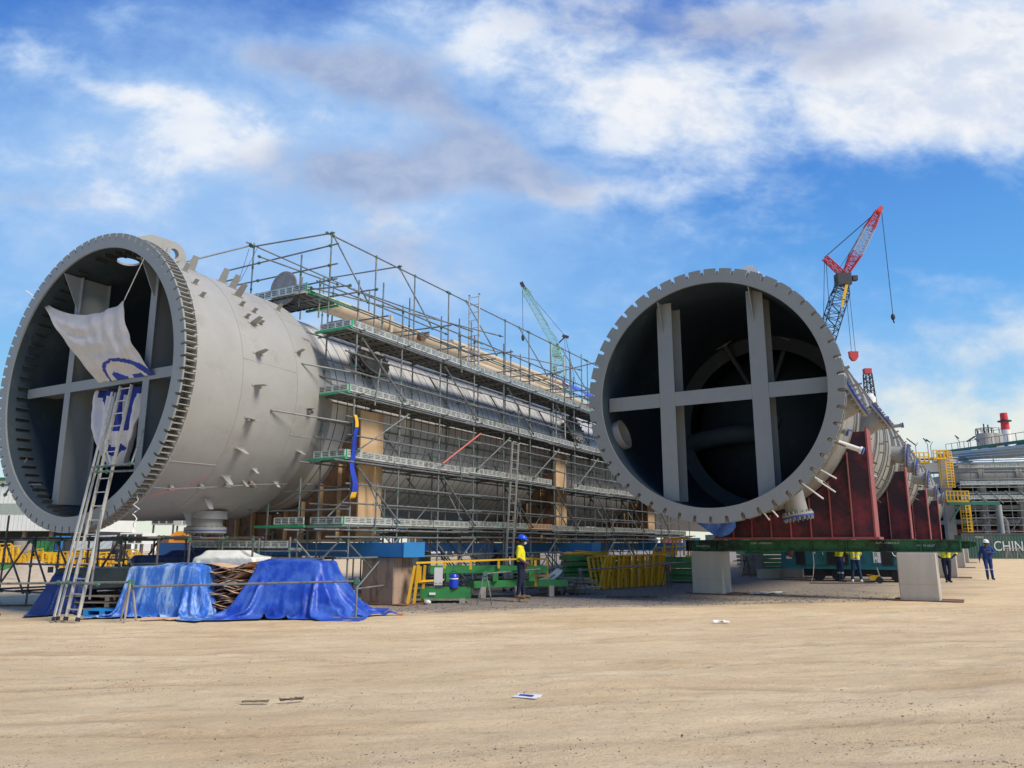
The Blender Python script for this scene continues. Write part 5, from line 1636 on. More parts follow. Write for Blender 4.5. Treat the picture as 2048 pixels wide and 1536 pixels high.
# near stack
p0 = Vector((-2.05, 22.3, 0))
def slab_platform(name, label, loc, rz, lx, ly, z, group='stacked green ring platforms', bow=.35, h=.2):
    """platform segment whose long edge bows outwards"""
    T = thing(name, label, 'platform', loc, rz, group)
    n = 12
    def pts(off):
        return [(-lx / 2 + lx * i / n, -ly / 2 - off + bow * (1 - (2 * i / n - 1) ** 2) * -1) for i in range(n + 1)]
    front = pts(0); 
    for nm, yy0, yy1, z0, z1, m in (('front_kickplate', 0, .03, z, z + h, M['green']), ('back_kickplate', ly - .03, ly, z, z + h, M['green']), ('grating', .03, ly - .03, z + h * .55, z + h * .70, M['grate']), ('lower_channel', .10, ly - .1, z, z + h * .5, M['green'])):
        mb = MB(); vs = []
        for (x, y) in front:
            vs += [(x, y + yy0, z0), (x, y + yy1, z0), (x, y + yy1, z1), (x, y + yy0, z1)]
        fs = []
        for i in range(n):
            for k in range(4): fs.append((i * 4 + k, i * 4 + (k + 1) % 4, (i + 1) * 4 + (k + 1) % 4, (i + 1) * 4 + k))
        fs += [(0, 1, 2, 3), (n * 4 + 3, n * 4 + 2, n * 4 + 1, n * 4)]
        mb.add(vs, fs); mb.build(nm, m, T)
    for sx in (-1, 1):
        mb = MB(); mb.box(sx * lx / 2 - .015 + (0 if sx > 0 else -.0), sx * lx / 2 + .015, -ly / 2, ly / 2, z, z + h); mb.build('end_plate', M['green'], T)
    return T
a = slab_platform('platform', 'lowest green platform segment with the blue water cooler on it', (-1.85, 22.1, 0), R_(6), 1.35, .9, .12, bow=.0, h=.26)
mb = MB(); mb.box(-.45, -.28, -.48, -.45, .22, .28); mb.build('label_plate', M['white'], a)
blocks(a, [(-.5, -.4), (.45, -.4)], 0, .12)
a = slab_platform('platform', 'curved green platform at ground level running behind the worker', (.15, 24.3, 0), R_(20), 3.0, .9, .30, bow=-.3, h=.20)
blocks(a, [(-1.2, -.3), (-.1, -.3), (1.0, -.3)], 0, .32)
a = slab_platform('platform', 'curved green platform on top of the near stack under the yellow rail', (-.75, 24.0, 0), R_(10), 3.5, .9, .72, bow=-.25, h=.20)
blocks(a, [(-1.2, -.3), (.2, -.3), (1.3, -.3)], .48, .74, M['green'])
def railing(name, label, loc, rz, L, h, m=None, posts=4, mid=True, lean=0., group='yellow guard rails', bend=False):
    T = thing(name, label, 'guard rail', loc, 0, group, rot=(lean, 0, rz))
    m = m or M['yellow']
    mb = MB(); mb.bar((-L / 2, 0, h), (L / 2, 0, h), .05, .05); mb.build('top_rail', m, T)
    if mid:
        mb = MB(); mb.bar((-L / 2, .02, h * .52), (L / 2, .02, h * .52), .03, .035); mb.build('middle_rail', m, T)
    for i in range(posts):
        x = -L / 2 + .03 + (L - .06) * i / (posts - 1)
        mb = MB(); mb.box(x - .03, x + .03, -.012, .03, 0, h - .02); mb.build('post', m, T)
    return T
# near yellow rail frame round the near platforms
T = thing('guard_rail', 'long yellow guard rail frame standing over the near green platforms, left of the worker', 'guard rail', (-2.55, 21.4, 0), 0, 'yellow guard rails')
def wbar(nm, a, b, w=.05, h=.05):
    o = Vector((-2.55, 21.4, 0)); mb = MB(); mb.bar(Vector(a) - o, Vector(b) - o, w, h); mb.build(nm, M['yellow'], T)
wbar('top_rail', (-2.62, 21.45, 1.07), (.62, 24.9, 1.12)); wbar('return_rail', (.62, 24.9, 1.12), (1.1, 24.6, 1.1))
for a, b in (((-2.62, 21.3, 0), (-2.52, 21.3, 1.03)), ((-2.78, 21.2, 0), (-2.62, 21.3, 1.0)), ((-2.45, 21.7, 0), (-2.38, 21.6, 1.0)), ((.25, 24.6, .55), (.25, 24.6, 1.1)), ((.62, 24.9, .5), (.62, 24.9, 1.1)), ((1.1, 24.6, .35), (1.1, 24.6, 1.1)), ((.72, 24.3, .3), (.72, 24.3, 1.08)),
             ((-1.9, 22.2, .9), (-1.9, 22.2, 1.09)), ((-1.2, 22.95, .85), (-1.2, 22.95, 1.1)), ((-.4, 23.8, .85), (-.4, 23.8, 1.12))):
    wbar('post', a, b, .07, .07)
wbar('bottom_rail', (-2.6, 21.4, .58), (-1.9, 22.0, .60)); wbar('bottom_rail', (.3, 24.5, .62), (1.1, 24.6, .60))
mb = MB(); mb.box(-.10, .10, -.02, .01, .55, .98); mb.build('orange_plate', M['yellow'], T)
# sign and cooler on the lowest platform
S_ = thing('notice_board', 'blank white notice board leaning on the green platform beside the water cooler', 'sign', (-2.02, 21.75, .42), R_(3))
mb = MB(); mb.obox((0, 0, .28), (1, 0, 0), (0, 1, .15), (.02, -.15, 1), .115, .008, .24); mb.build('board', M['white'], S_)
mb = MB(); mb.box(-.10, -.03, -.062, -.056, .09, .115); mb.box(.01, .09, -.062, -.056, .09, .115); mb.build('print', M['steel'], S_)
mb = MB(); mb.box(-.09, .09, -.05, .05, -.06, .05); mb.build('foot_box', M['slot'], S_)
W = thing('water_cooler', 'blue insulated water cooler with a black base and handle on the green platform', 'water cooler', (-1.60, 21.75, .36), 0)
M['cool'] = mat('cooler blue', (.01, .05, .55), .35, 0, .05, 4)
mb = MB(); mb.tube((0, 0, .05), (0, 0, .34), .125, 24); mb.build('body', M['cool'], W)
mb = MB(); mb.tube((0, 0, 0), (0, 0, .05), .12, 24); mb.build('base', M['blackp'], W)
mb = MB(); mb.tube((0, 0, .34), (0, 0, .40), .128, 24, .10); mb.build('lid', M['cool'], W)
mb = MB(); mb.tube((0, 0, .27), (0, 0, .30), .127, 24); mb.build('white_band', M['white'], W)
mb = MB(); mb.path([(.12 * math.cos(a), 0, .38 + .10 * math.sin(a)) for a in [PI * k / 10 for k in range(11)]], .010, 6); mb.build('handle', M['blackp'], W)
# plastic bottle / rag on the ground
o = MB().sphere((0, 0, .05), .09, .06, .06, 10, 6).build('plastic_bag', M['tarpw'], None, (-2.25, 21.3, 0)); tag(o, 'crumpled clear plastic bag at the foot of the lowest green platform', 'bag')
# timber pile
T = thing('timber_pile', 'pile of old grey boards and pallets behind the worker, right', 'timber pile', (1.75, 26.0, 0), R_(6))
r = random.Random(9)
for k in range(34):
    l = r.uniform(.5, 1.0); x, y = r.uniform(-.25, .35), r.uniform(-.5, .4); z = .05 + (k // 4) * .055
    a = r.uniform(-.25, .25) if k % 5 else 1.4
    mb = MB(); mb.obox((x, y, z), (math.cos(a), math.sin(a), r.uniform(-.06, .06)), (-math.sin(a), math.cos(a), 0), (0, 0, 1), l, .06, .018)
    mb.build('board', M['timberg'] if k % 3 else M['timber'], T)
# worker stands on timber offcuts
for i, (x, y) in enumerate(((.13, 22.35), (.33, 22.3))):
    o = MB().box(-.09, .09, -.16, .16, 0, .07).build('timber_offcut', M['timber'], None, (x, y, 0)); tag(o, ['left timber offcut under the boots of the worker in the yellow shirt', 'right timber offcut under the boots of the worker in the yellow shirt'][i], 'timber')
# the row of leaning yellow frames
def yframe(label, loc, rz, lean):
    T = thing('guard_rail', label, 'guard rail', loc, 0, 'yellow guard rail frames stacked upright in a row', rot=(0, lean, rz))
    h = 1.12
    mb = MB(); mb.bar((0, -.55, h), (0, .55, h), .05, .05); mb.build('top_rail', M['yellow'], T)
    mb = MB(); mb.bar((.0, -.55, h * .55), (.0, .55, h * .55), .03, .04); mb.build('middle_rail', M['yellow'], T)
    for y in (-.52, 0, .52):
        mb = MB(); mb.box(-.035, .035, y - .035, y + .035, 0, h - .02); mb.build('post', M['yellow'], T)
    return T
YA, YB = Vector((3.05, 28.2, 0)), Vector((6.0, 31.3, 0))
base = yframe('yellow frame leaning at the near left end of the frame row', YA, R_(-24), R_(-9))
ORD = ['first', 'second', 'third', 'fourth', 'fifth', 'sixth', 'seventh', 'eighth', 'ninth', 'tenth', 'eleventh', 'twelfth', 'thirteenth', 'fourteenth', 'fifteenth', 'sixteenth', 'seventeenth', 'eighteenth', 'nineteenth', 'twentieth']
for k in range(1, 17):
    q = YA.lerp(YB, k / 16)
    lean = R_([14, -5, 9, -12, 3, 7, -3, 5, 1, 4, -2, 3, 6, 2, 5, 1][k - 1])
    d = dup(base, q, None, 'yellow frame at the far right end of the frame row, by the pink cloth' if k == 16 else ORD[k] + ' leaning yellow frame counted from the near left end of the frame row')
    d.rotation_euler = (0, lean, R_(-24 + (k * 37) % 11))
    if k == 16: d['label'] = 'yellow frame at the far right end of the frame row, by the pink cloth'
T = thing('guard_rail', 'long yellow top rails laid over the row of leaning yellow frames', 'guard rail', YA, 0, None)
for o_ in (-.35, .15):
    mb = MB(); mb.bar(Vector((-.1, o_, 1.14)), (YB - YA) + Vector((.1, o_, 1.16)), .05, .04); mb.build('rail', M['yellow'], T)
# green stack behind with yellow tubes on top
for k in range(5):
    slab_platform('platform', ['lowest', 'second', 'middle', 'fourth', 'topmost'][k] + ' green platform of the stack behind the timber pile', (3.1 + .12 * (k % 2), 31.4, 0), R_(12 + 3 * (k % 2)), 2.6 - .1 * k, 1.1, .1 + k * .21, bow=-.12, h=.15)
T = thing('railing_bundle', 'tangle of thin yellow rods heaped on the green platform stack', 'rods', (2.9, 31.2, 1.14), R_(10))
r = random.Random(2)
for k in range(40):
    y = r.uniform(-.4, .4); z = .02 + r.random() * .17 * (1 - abs(y))
    mb = MB(); mb.tube((r.uniform(-.9, -.3), y, z * r.uniform(.3, 1)), (r.uniform(.3, .95), y + r.uniform(-.25, .25), z * r.uniform(.2, 1)), .014, 6); mb.build('rod', M['yellow'], T)
# green stacks by the concrete block
for k in range(4):
    slab_platform('platform', ['lowest', 'second', 'third', 'topmost'][k] + ' green platform of the stack left of the grey concrete block', (7.3, 33.6 - .1 * k, 0), R_(-4 + 4 * k), 3.2 - .25 * k, 1.2, .08 + k * .25, bow=.1, h=.19)
for k in range(5):
    slab_platform('platform', ['lowest', 'second', 'middle', 'fourth', 'topmost'][k] + ' green platform of the stack left of the teal cabinet', (14.6, 46.0, 0), R_(-4 + 3 * k), 2.6, 1.2, .08 + k * .22, bow=.1, h=.16)
for i, (x, y, z, L, h, rz, lb) in enumerate(((6.9, 33.0, 1.08, 1.1, .72, R_(8), 'tall yellow cage frame on the green stack, in front of the blue beam'), (6.45, 33.6, .98, .9, .42, R_(15), 'low yellow frame left of the tall yellow cage frame'),
        (7.3, 33.4, 1.08, 1.0, .70, R_(2), 'yellow frame behind the tall yellow cage frame'), (7.6, 32.9, .85, .7, .22, R_(0), 'small yellow bracket frame under the end of the green beam'))):
    railing('guard_rail', lb, (x, y, z), rz, L, h, posts=3)
# crate
T = thing('crate', 'grey boarded crate standing behind the grey concrete block', 'crate', (12.3, 40.5, 0), R_(-8))
mb = MB(); mb.box(-.5, .5, -.5, .5, .08, 1.05); mb.build('box', M['timberg'], T)
for x in (-.5, -.02, .46):
    mb = MB(); mb.box(x, x + .05, -.52, -.50, .08, 1.05); mb.build('batten', M['timber'], T)
mb = MB(); mb.box(-.55, .55, -.5, .5, 0, .08); mb.build('skid', M['timber'], T)

# ================================================================== teal cabinet under the right column
T = thing('generator_cabinet', 'long teal equipment cabinet on a dark trailer below the green beam', 'cabinet', (11.95, 35.0, 0), math.atan2(32.6 - 35.0, 16.9 - 11.95))
Lc = 5.5
mb = MB(); mb.box(0, Lc, .0, 1.3, .62, 1.68); mb.build('body', M['teal'], T)
mb = MB(); mb.box(-.05, Lc + .05, -.06, 1.35, .50, .62); mb.build('base_frame', M['teal'], T)
mb = MB(); mb.box(.9, Lc - .1, .1, 1.25, .20, .50); mb.build('underframe', M['dark'], T)
for x in (1.5, 2.3, 4.6, 5.4):
    mb = MB(); mb.cyl((x, .15, .28), (0, 1, 0), .28, .24, 20); mb.build('wheel', M['blackp'], T)
for (x0, x1, nm, m) in ((.62, .98, 'open_bay', M['dark']), (1.02, 1.85, 'door', M['teal']), (1.92, 2.75, 'control_panel', M['dark']), (4.05, 4.45, 'open_bay', M['dark']), (4.5, 5.35, 'door', M['teal'])):
    mb = MB(); mb.box(x0, x1, -.03, -.002, .68, 1.6)
    p_ = mb.build(nm, m, T)
    if nm == 'door':
        mb = MB(); mb.box(x0 + .36, x0 + .42, -.05, -.031, 1.15, 1.3); mb.box(x1 - .12, x1 - .10, -.05, -.031, 1.1, 1.35); mb.build('handle', M['white'], p_)
for (x, z) in ((2.0, 1.45), (2.0, 1.58), (2.12, 1.45), (2.12, 1.58)):
    mb = MB(); mb.cyl((x, -.045, z), (0, 1, 0), .045, .02, 14); mb.build('gauge', M['white'], T)
for (x0, x1, z0, z1, m) in ((3.72, 4.0, .78, 1.5, M['white']), (4.62, 5.2, 1.32, 1.7, M['steel']), (5.2, 5.45, .66, 1.25, M['white']), (.22, .45, .92, 1.04, M['white']), (2.3, 2.6, .8, 1.0, M['steel'])):
    mb = MB(); mb.box(x0, x1, -.036, -.005 if x0 not in (2.3,) else -.031, z0, z1); mb.build('notice', m, T)
o = text_mb('A\nR\nK', .26, .002).build('lettering', M['teal'], T, None); o.location = (3.76, -.038, 1.28)
mb = MB(); mb.path([(4.42, -.1, 1.3), (4.5, -.12, 1.1), (4.7, -.14, 1.0), (4.8, -.12, .8), (4.78, -.1, .74)], .018, 6); mb.build('hose', M['white'], T)
mb = MB(); mb.path([(1.35, -.12, 1.35), (1.36, -.15, .7), (1.3, -.3, .2), (1.24, -.4, .02)], .012, 6); mb.build('cable', M['white'], T)
mb = MB(); mb.sphere((.42, -.12, 1.22), .13, .08, .24, 12, 8); mb.build('red_bag', M['redf'], T)
# concrete kerb left of the cabinet
o = MB().box(-.55, .55, -.25, .25, 0, .42).build('concrete_kerb', M['concrete'], None, (11.9, 36.4, 0), .1); tag(o, 'low broken concrete lump left of the teal cabinet', 'concrete lump')
W = thing('pressure_washer', 'small yellow wheeled machine on the ground beside the two workers', 'machine', (14.75, 32.2, 0), R_(-20))
mb = MB(); mb.obox((0, 0, .22), (1, 0, .15), (0, 1, 0), (-.15, 0, 1), .20, .12, .07); mb.build('motor', M['yellow'], W)
for y in (-.16, .16):
    mb = MB(); mb.cyl((.16, y, .13), (0, 1, 0), .13, .05, 18); mb.build('wheel', M['blackp'], W)
mb = MB(); mb.tube((.2, -.14, .2), (.1, -.14, .62), .014, 6); mb.tube((.2, .14, .2), (.1, .14, .62), .014, 6); mb.tube((.1, -.14, .62), (.1, .14, .62), .014, 6); mb.build('handle', M['steel'], W)
mb = MB(); mb.tube((-.2, 0, .12), (-.24, 0, .0), .014, 6); mb.bar((-.3, -.1, .34), (.05, -.1, .30), .02, .02); mb.build('stand', M['yellow'], W)
W = thing('cable', 'black cable lying on the ground from the cabinet to the yellow machine', 'cable', (12, 31.6, 0))
mb = MB(); mb.path([(0, .4, .02), (.9, .1, .02), (1.8, .3, .02), (2.3, .6, .02), (2.7, .5, .05)], .02, 6); mb.build('cord', M['blackp'], W)

# ================================================================== people
def person(label, loc, rz, J, cols, helmet=None, mask=None, extra=None, vox=.011, bag=False):
    """one continuous body; J overrides joints (local, facing -y)"""
    j = dict(hl=(.09, 0, .93), hr=(-.09, 0, .93), kl=(.105, -.02, .50), kr=(-.105, -.02, .50), al=(.105, .03, .09), ar=(-.105, .03, .09),
             tl=(.125, -.15, .045), tr=(-.125, -.15, .045), pel=(0, 0, .98), che=(0, .0, 1.26), nk=(0, .015, 1.44), hd=(0, -.015, 1.60),
             sl=(.185, .01, 1.40), sr=(-.185, .01, 1.40), el=(.25, .03, 1.13), er=(-.25, .03, 1.13), wl=(.26, -.06, .89), wr=(-.26, -.06, .89), look=(0, -1, 0),
             dl=None, dr=None)
    j.update(J)
    V = {k: Vector(v) for k, v in j.items() if isinstance(v, tuple)}
    shirt, trou, skin, boot, hair = 0, 1, 2, 3, 4
    caps = []
    def cap(a, b, r1, r2, m): caps.append((Vector(a), Vector(b), r1, r2, m))
    side = (V['sl'] - V['sr']).normalized()
    hs = (V['hl'] - V['hr']).normalized()
    fr = side.cross(Vector((0, 0, 1))).normalized()
    if fr.dot(Vector(j['look'])) < 0 and abs(fr.dot(Vector(j['look']))) > .5: pass
    for sg in (-1, 1):
        cap(V['pel'] + hs * .065 * sg, V['pel'] + (V['che'] - V['pel']) * .45 + side * .07 * sg, .115, .108, shirt)
        cap(V['pel'] + (V['che'] - V['pel']) * .45 + side * .07 * sg, V['che'] + side * .085 * sg, .108, .118, shirt)
        cap(V['che'] + side * .085 * sg, (V['sl'] if sg > 0 else V['sr']) - side * .05 * sg - Vector((0, 0, .03)), .115, .075, shirt)
        cap(V['pel'] + hs * .05 * sg - Vector((0, 0, .02)), (V['hl'] if sg > 0 else V['hr']) - Vector((0, 0, .05)), .118, .105, trou)
    cap(V['sl'] - side * .02, V['sr'] + side * .02, .068, .068, shirt)
    cap(V['che'], V['nk'] - Vector((0, 0, .03)), .10, .07, shirt)
    cap(V['nk'] - Vector((0, 0, .02)), V['hd'] - Vector((0, 0, .06)), .055, .052, skin)
    lk = Vector(j['look']).normalized()
    up = Vector((0, 0, 1)); ls = lk.cross(up).normalized()
    h = V['hd']
    cap(h - lk * .015 + up * .02, h + lk * .012 + up * .03, .095, .088, hair)
    cap(h + up * .03 + lk * .02, h - up * .06 + lk * .035, .078, .055, skin)
    cap(h - up * .085 + lk * .055, h - up * .085 + lk * .06, .038, .03, skin)
    cap(h + lk * .09 + up * .005, h + lk * .108 - up * .03, .012, .018, skin)
    for sg in (-1, 1):
        cap(h + ls * .085 * sg + up * .012, h + ls * .09 * sg - up * .022, .017, .013, skin)
        cap(h + ls * .033 * sg + lk * .084 + up * .018, h + ls * .030 * sg + lk * .086 + up * .018, .013, .013, hair)
    for k in 'lr':
        cap(V['h' + k] - Vector((0, 0, .02)), V['k' + k], .098, .070, trou)
        cap(V['k' + k], V['a' + k] + Vector((0, 0, .05)), .070, .056, trou)
        f = (V['t' + k] - V['a' + k]); 
        cap(V['a' + k] + Vector((0, 0, .03)), V['a' + k] - f * .25 - Vector((0, 0, .035)), .05, .045, boot)
        cap(V['a' + k] - Vector((0, 0, .03)), V['t' + k], .048, .042, boot)
        lower = shirt if j.get('sleeve', True) else skin
        cap(V['s' + k], V['e' + k], .062, .050, shirt)
        cap(V['e' + k], V['w' + k], .048, .034, j.get('fore', lower))
        d = (V['w' + k] - V['e' + k]).normalized()
        if V.get('d' + k): d = V['d' + k].normalized()
        sidev = (1 if k == 'l' else -1)
        pn = Vector((sidev, 0, 0)) - d * d.x * sidev
        pn = pn.normalized() if pn.length > .2 else Vector((0, 0, 1))
        fw_ = d.cross(pn).normalized()
        if fw_.dot(lk) < 0: fw_ = -fw_
        w = V['w' + k]
        for q in (-.022, 0, .022):
            cap(w + d * .015 + fw_ * q * .7, w + d * .075 + fw_ * q, .020, .017, skin)
        for q, L in ((-.030, .055), (-.011, .068), (.010, .074), (.030, .066)):
            a0 = w + d * .082 + fw_ * q
            a1 = a0 + d * L * .5 - pn * .010
            a2 = a1 + d * L * .45 - pn * .028
            cap(a0, a1, .0105, .0095, skin); cap(a1, a2, .0095, .008, skin)
        a0 = w + d * .025 + fw_ * .030; a1 = a0 + d * .030 + fw_ * .024 - pn * .01; a2 = a1 + d * .028 + fw_ * .004 - pn * .012
        cap(a0, a1, .013, .011, skin); cap(a1, a2, .011, .009, skin)
    if extra:
        for c in extra: cap(*c)
    mb = MB()
    for (a, b, r1, r2, m) in caps:
        if (b - a).length < 1e-4: b = a + Vector((0, 0, .001))
        n = 14 if r1 > .03 else 8
        d = (b - a); L = d.length; d.normalize()
        x = d.orthogonal().normalized(); y = d.cross(x)
        rings = [(-1, a, r1), (-.7, a, r1), (-.35, a, r1), (0, a, r1), (0, b, r2), (.35, b, r2), (.7, b, r2), (1, b, r2)]
        vs = []
        for (t, c, r) in rings:
            rr_ = r * math.sqrt(max(0.0004, 1 - t * t))
            for i in range(n):
                an = 2 * PI * i / n
                vs.append(c + d * (t * r) + x * (rr_ * math.cos(an)) + y * (rr_ * math.sin(an)))
        fs = []
        for q in range(len(rings) - 1):
            for i in range(n): fs.append((q * n + i, q * n + (i + 1) % n, (q + 1) * n + (i + 1) % n, (q + 1) * n + i))
        fs += [tuple(range(n)), tuple(reversed(range((len(rings) - 1) * n, len(rings) * n)))]
        mb.add(vs, fs)
    o = mb.build('body', cols, None)
    rm = o.modifiers.new('r', 'REMESH'); rm.mode = 'VOXEL'; rm.voxel_size = vox; rm.use_smooth_shade = True
    sm = o.modifiers.new('s', 'SMOOTH'); sm.factor = .5; sm.iterations = 2
    evaluated(o)
    me = o.data
    nv = len(me.polygons)
    ctr = np.empty(nv * 3); me.polygons.foreach_get('center', ctr); ctr = ctr.reshape(-1, 3)
    best = np.full(nv, 1e9); mi = np.zeros(nv, int)
    for (a, b, r1, r2, m) in caps:
        a_, b_ = np.array(a), np.array(b); ab = b_ - a_; L2 = max(ab @ ab, 1e-9)
        t = np.clip(((ctr - a_) @ ab) / L2, 0, 1)
        d = np.linalg.norm(ctr - (a_ + t[:, None] * ab), axis=1) - (r1 + (r2 - r1) * t)
        k = d < best; best[k] = d[k]; mi[k] = m
    if 'cut' in j:
        k = (ctr[:, 2] < j['cut']) & (mi == shirt) & (np.abs(ctr[:, 0]) < .22); mi[k] = trou
    if 'stripe' in j:
        for (z0, z1) in j['stripe']:
            k = (ctr[:, 2] > z0) & (ctr[:, 2] < z1) & ((mi == shirt) | (mi == trou)) & (np.abs(ctr[:, 0]) < .24); mi[k] = 5
    # folds in the clothing
    co = np.empty(len(me.vertices) * 3); me.vertices.foreach_get('co', co); co = co.reshape(-1, 3)
    no = np.empty(len(me.vertices) * 3); me.vertices.foreach_get('normal', no); no = no.reshape(-1, 3)
    f = np.array([mnoise.noise(Vector((c[0] * 16, c[1] * 16, c[2] * 11))) for c in co])
    amp = np.where((co[:, 2] > .12) & (co[:, 2] < 1.42), .007, 0)
    co = co + no * (f * amp)[:, None]
    me.vertices.foreach_set('co', co.ravel())
    me.materials.clear()
    for c in cols: me.materials.append(c)
    me.polygons.foreach_set('material_index', mi.astype(np.int32)); me.polygons.foreach_set('use_smooth', np.ones(nv, bool))
    me.update()
    T = thing('person', label, 'person', loc, rz)
    o.parent = T
    if helmet:
        mb = MB(); c = h + up * .055; vs = []; N, K = 28, 8
        for q in range(K + 1):
            t = (PI / 2) * q / K
            for i in range(N):
                a = 2 * PI * i / N
                vs.append(c + ls * (.122 * math.cos(a) * math.sin(t + .001)) + lk * (.142 * math.sin(a) * math.sin(t + .001)) + up * (.118 * math.cos(t)))
        fs = [(q * N + i, (q + 1) * N + i, (q + 1) * N + (i + 1) % N, q * N + (i + 1) % N) for q in range(K) for i in range(N)]
        mb.add(vs, fs, True)
        hm = mb.build('helmet', helmet, T)
        so = hm.modifiers.new('s', 'SOLIDIFY'); so.thickness = .006
        mb = MB(); vs = []
        for i in range(N):
            a = 2 * PI * i / N
            ex = .012 + .055 * max(0, math.sin(a)) ** 2
            for (k_, dz) in ((0, 0.004), (ex, -.006 - ex * .15), (ex, -.014 - ex * .15), (0, -.006)):
                vs.append(c + ls * ((.120 + k_) * math.cos(a)) + lk * ((.140 + k_) * math.sin(a)) + up * dz)
        fs = [(i * 4 + q, i * 4 + (q + 1) % 4, ((i + 1) % N) * 4 + (q + 1) % 4, ((i + 1) % N) * 4 + q) for i in range(N) for q in range(4)]
        mb.add(vs, fs, True); mb.build('brim', helmet, hm)
    if mask:
        mb = MB(); q = h - up * .055 + lk * .085
        mb.sphere((q.x, q.y, q.z), .05, .05, .048, 14, 10); mb.build('mask', mask, T)
    return T
M['skin'] = mat('brown skin', (.13, .065, .04), .6, 0, .05, 5)
M['skinl'] = mat('tan skin', (.22, .11, .07), .6, 0, .05, 5)
M['hiv'] = mat('yellow work shirt', (.72, .68, .02), .8, 0, .1, 6)
M['navy'] = mat('navy cotton', (.012, .018, .045), .85, 0, .2, 8)
M['cov'] = mat('blue coverall cotton', (.015, .045, .19), .85, 0, .2, 8)
M['jean'] = mat('dark blue trousers', (.015, .04, .10), .85, 0, .2, 8)
M['boot'] = mat('work boot leather', (.16, .11, .06), .8, 0, .2, 8)
M['bootd'] = mat('dark boot leather', (.03, .025, .02), .7, 0, .2, 8)
M['hair'] = mat('black hair', (.01, .009, .008), .6)
M['refl'] = mat('reflective tape', (.55, .58, .58), .4)
M['helb'] = mat('blue helmet plastic', (.01, .09, .62), .3)
M['helw'] = mat('white helmet plastic', (.75, .76, .75), .3)
M['maskb'] = mat('pale blue mask', (.20, .38, .62), .8)
M['scarf'] = mat('dark head cloth', (.02, .03, .03), .9)
M['shawl'] = mat('grey t-shirt', (.12, .12, .13), .85)
Cw = lambda shirt, tr, sk, bo, ha: [M[shirt], M[tr], M[sk], M[bo], M[ha], M['refl']]
person('worker in yellow shirt, blue helmet and white mask standing sideways by the green platforms', (.26, 22.3, .07), R_(78), dict(
    hd=(0, -.03, 1.60), nk=(0, .0, 1.44), che=(0, .02, 1.26), sl=(.185, .02, 1.40), sr=(-.185, .03, 1.40), el=(.23, .06, 1.12), wl=(.20, -.06, .93), er=(-.23, .05, 1.12), wr=(-.17, -.17, .98), dr=(.3, -.6, -.5),
    kl=(.10, -.03, .50), kr=(-.10, .01, .50), al=(.10, -.04, .09), ar=(-.10, .08, .09), tl=(.12, -.22, .045), tr=(-.12, -.10, .045), cut=1.02, look=(.0, -1, -.12), fore=2, stripe=[]),
    Cw('hiv', 'navy', 'skin', 'boot', 'hair'), M['helb'], M['white'])
person('man in blue coveralls and white helmet walking towards the camera at the right', (21.1, 35.0, 0), R_(-20), dict(
    hd=(0.0, -.05, 1.60), nk=(0, -.0, 1.44), che=(0, .0, 1.26), el=(.30, -.02, 1.16), wl=(.08, -.20, 1.20), dl=(-1, -.2, .05), er=(-.27, .05, 1.13), wr=(-.32, -.02, .88),
    kl=(.10, -.02, .50), kr=(-.10, -.16, .52), al=(.14, .10, .09), ar=(-.08, -.06, .10), tl=(.16, -.08, .045), tr=(-.10, -.24, .06), look=(.1, -1, -.1), stripe=[(.44, .48)]),
    Cw('cov', 'cov', 'skin', 'bootd', 'hair'), M['helw'], None)
person('worker with hands on hips behind the tall tan concrete block, blue mask, dark head cloth', (18.05, 32.8, 0), R_(-25), dict(
    el=(.40, .06, 1.16), wl=(.20, -.02, .99), dl=(-.8, -.3, -.1), er=(-.40, .06, 1.16), wr=(-.20, -.02, .99), dr=(.8, -.3, -.1), cut=1.0, fore=4,
    kl=(.09, -.02, .50), kr=(-.09, -.02, .50), al=(.06, .02, .09), ar=(-.05, .02, .09), tl=(.10, -.15, .045), tr=(-.08, -.15, .045)),
    Cw('hiv', 'navy', 'skin', 'bootd', 'scarf'), None, M['maskb'], extra=[((.05, -.14, 1.36), (.04, -.15, 1.16), .035, .025, 2)])
person('yellow-jacketed worker seen from behind at the teal cabinet, right of the pair', (14.25, 32.75, 0), R_(160), dict(
    el=(.20, -.12, 1.18), wl=(.14, -.36, 1.20), er=(-.22, -.08, 1.16), wr=(-.20, -.28, 1.05), kl=(.12, -.02, .50), kr=(-.12, -.02, .50), al=(.17, .02, .09), ar=(-.17, .02, .09), tl=(.2, -.14, .045), tr=(-.2, -.14, .045), cut=.92, stripe=[(1.12, 1.16), (.93, .965)]),
    Cw('hiv', 'jean', 'skin', 'white', 'hair'), M['helw'], None)
person('yellow-shirted worker bending at the teal cabinet, left of the pair', (13.72, 33.1, 0), R_(120), dict(
    nk=(0, -.12, 1.42), hd=(0, -.20, 1.56), che=(0, -.05, 1.25), sl=(.185, -.1, 1.38), sr=(-.185, -.1, 1.38), el=(.2, -.34, 1.25), wl=(.12, -.55, 1.32), er=(-.22, -.3, 1.2), wr=(-.15, -.5, 1.25),
    al=(.12, -.05, .09), kl=(.11, -.08, .5), tl=(.13, -.22, .045), cut=1.05, stripe=[(.36, .40)]),
    Cw('hiv', 'jean', 'skin', 'bootd', 'hair'), M['helw'], None)
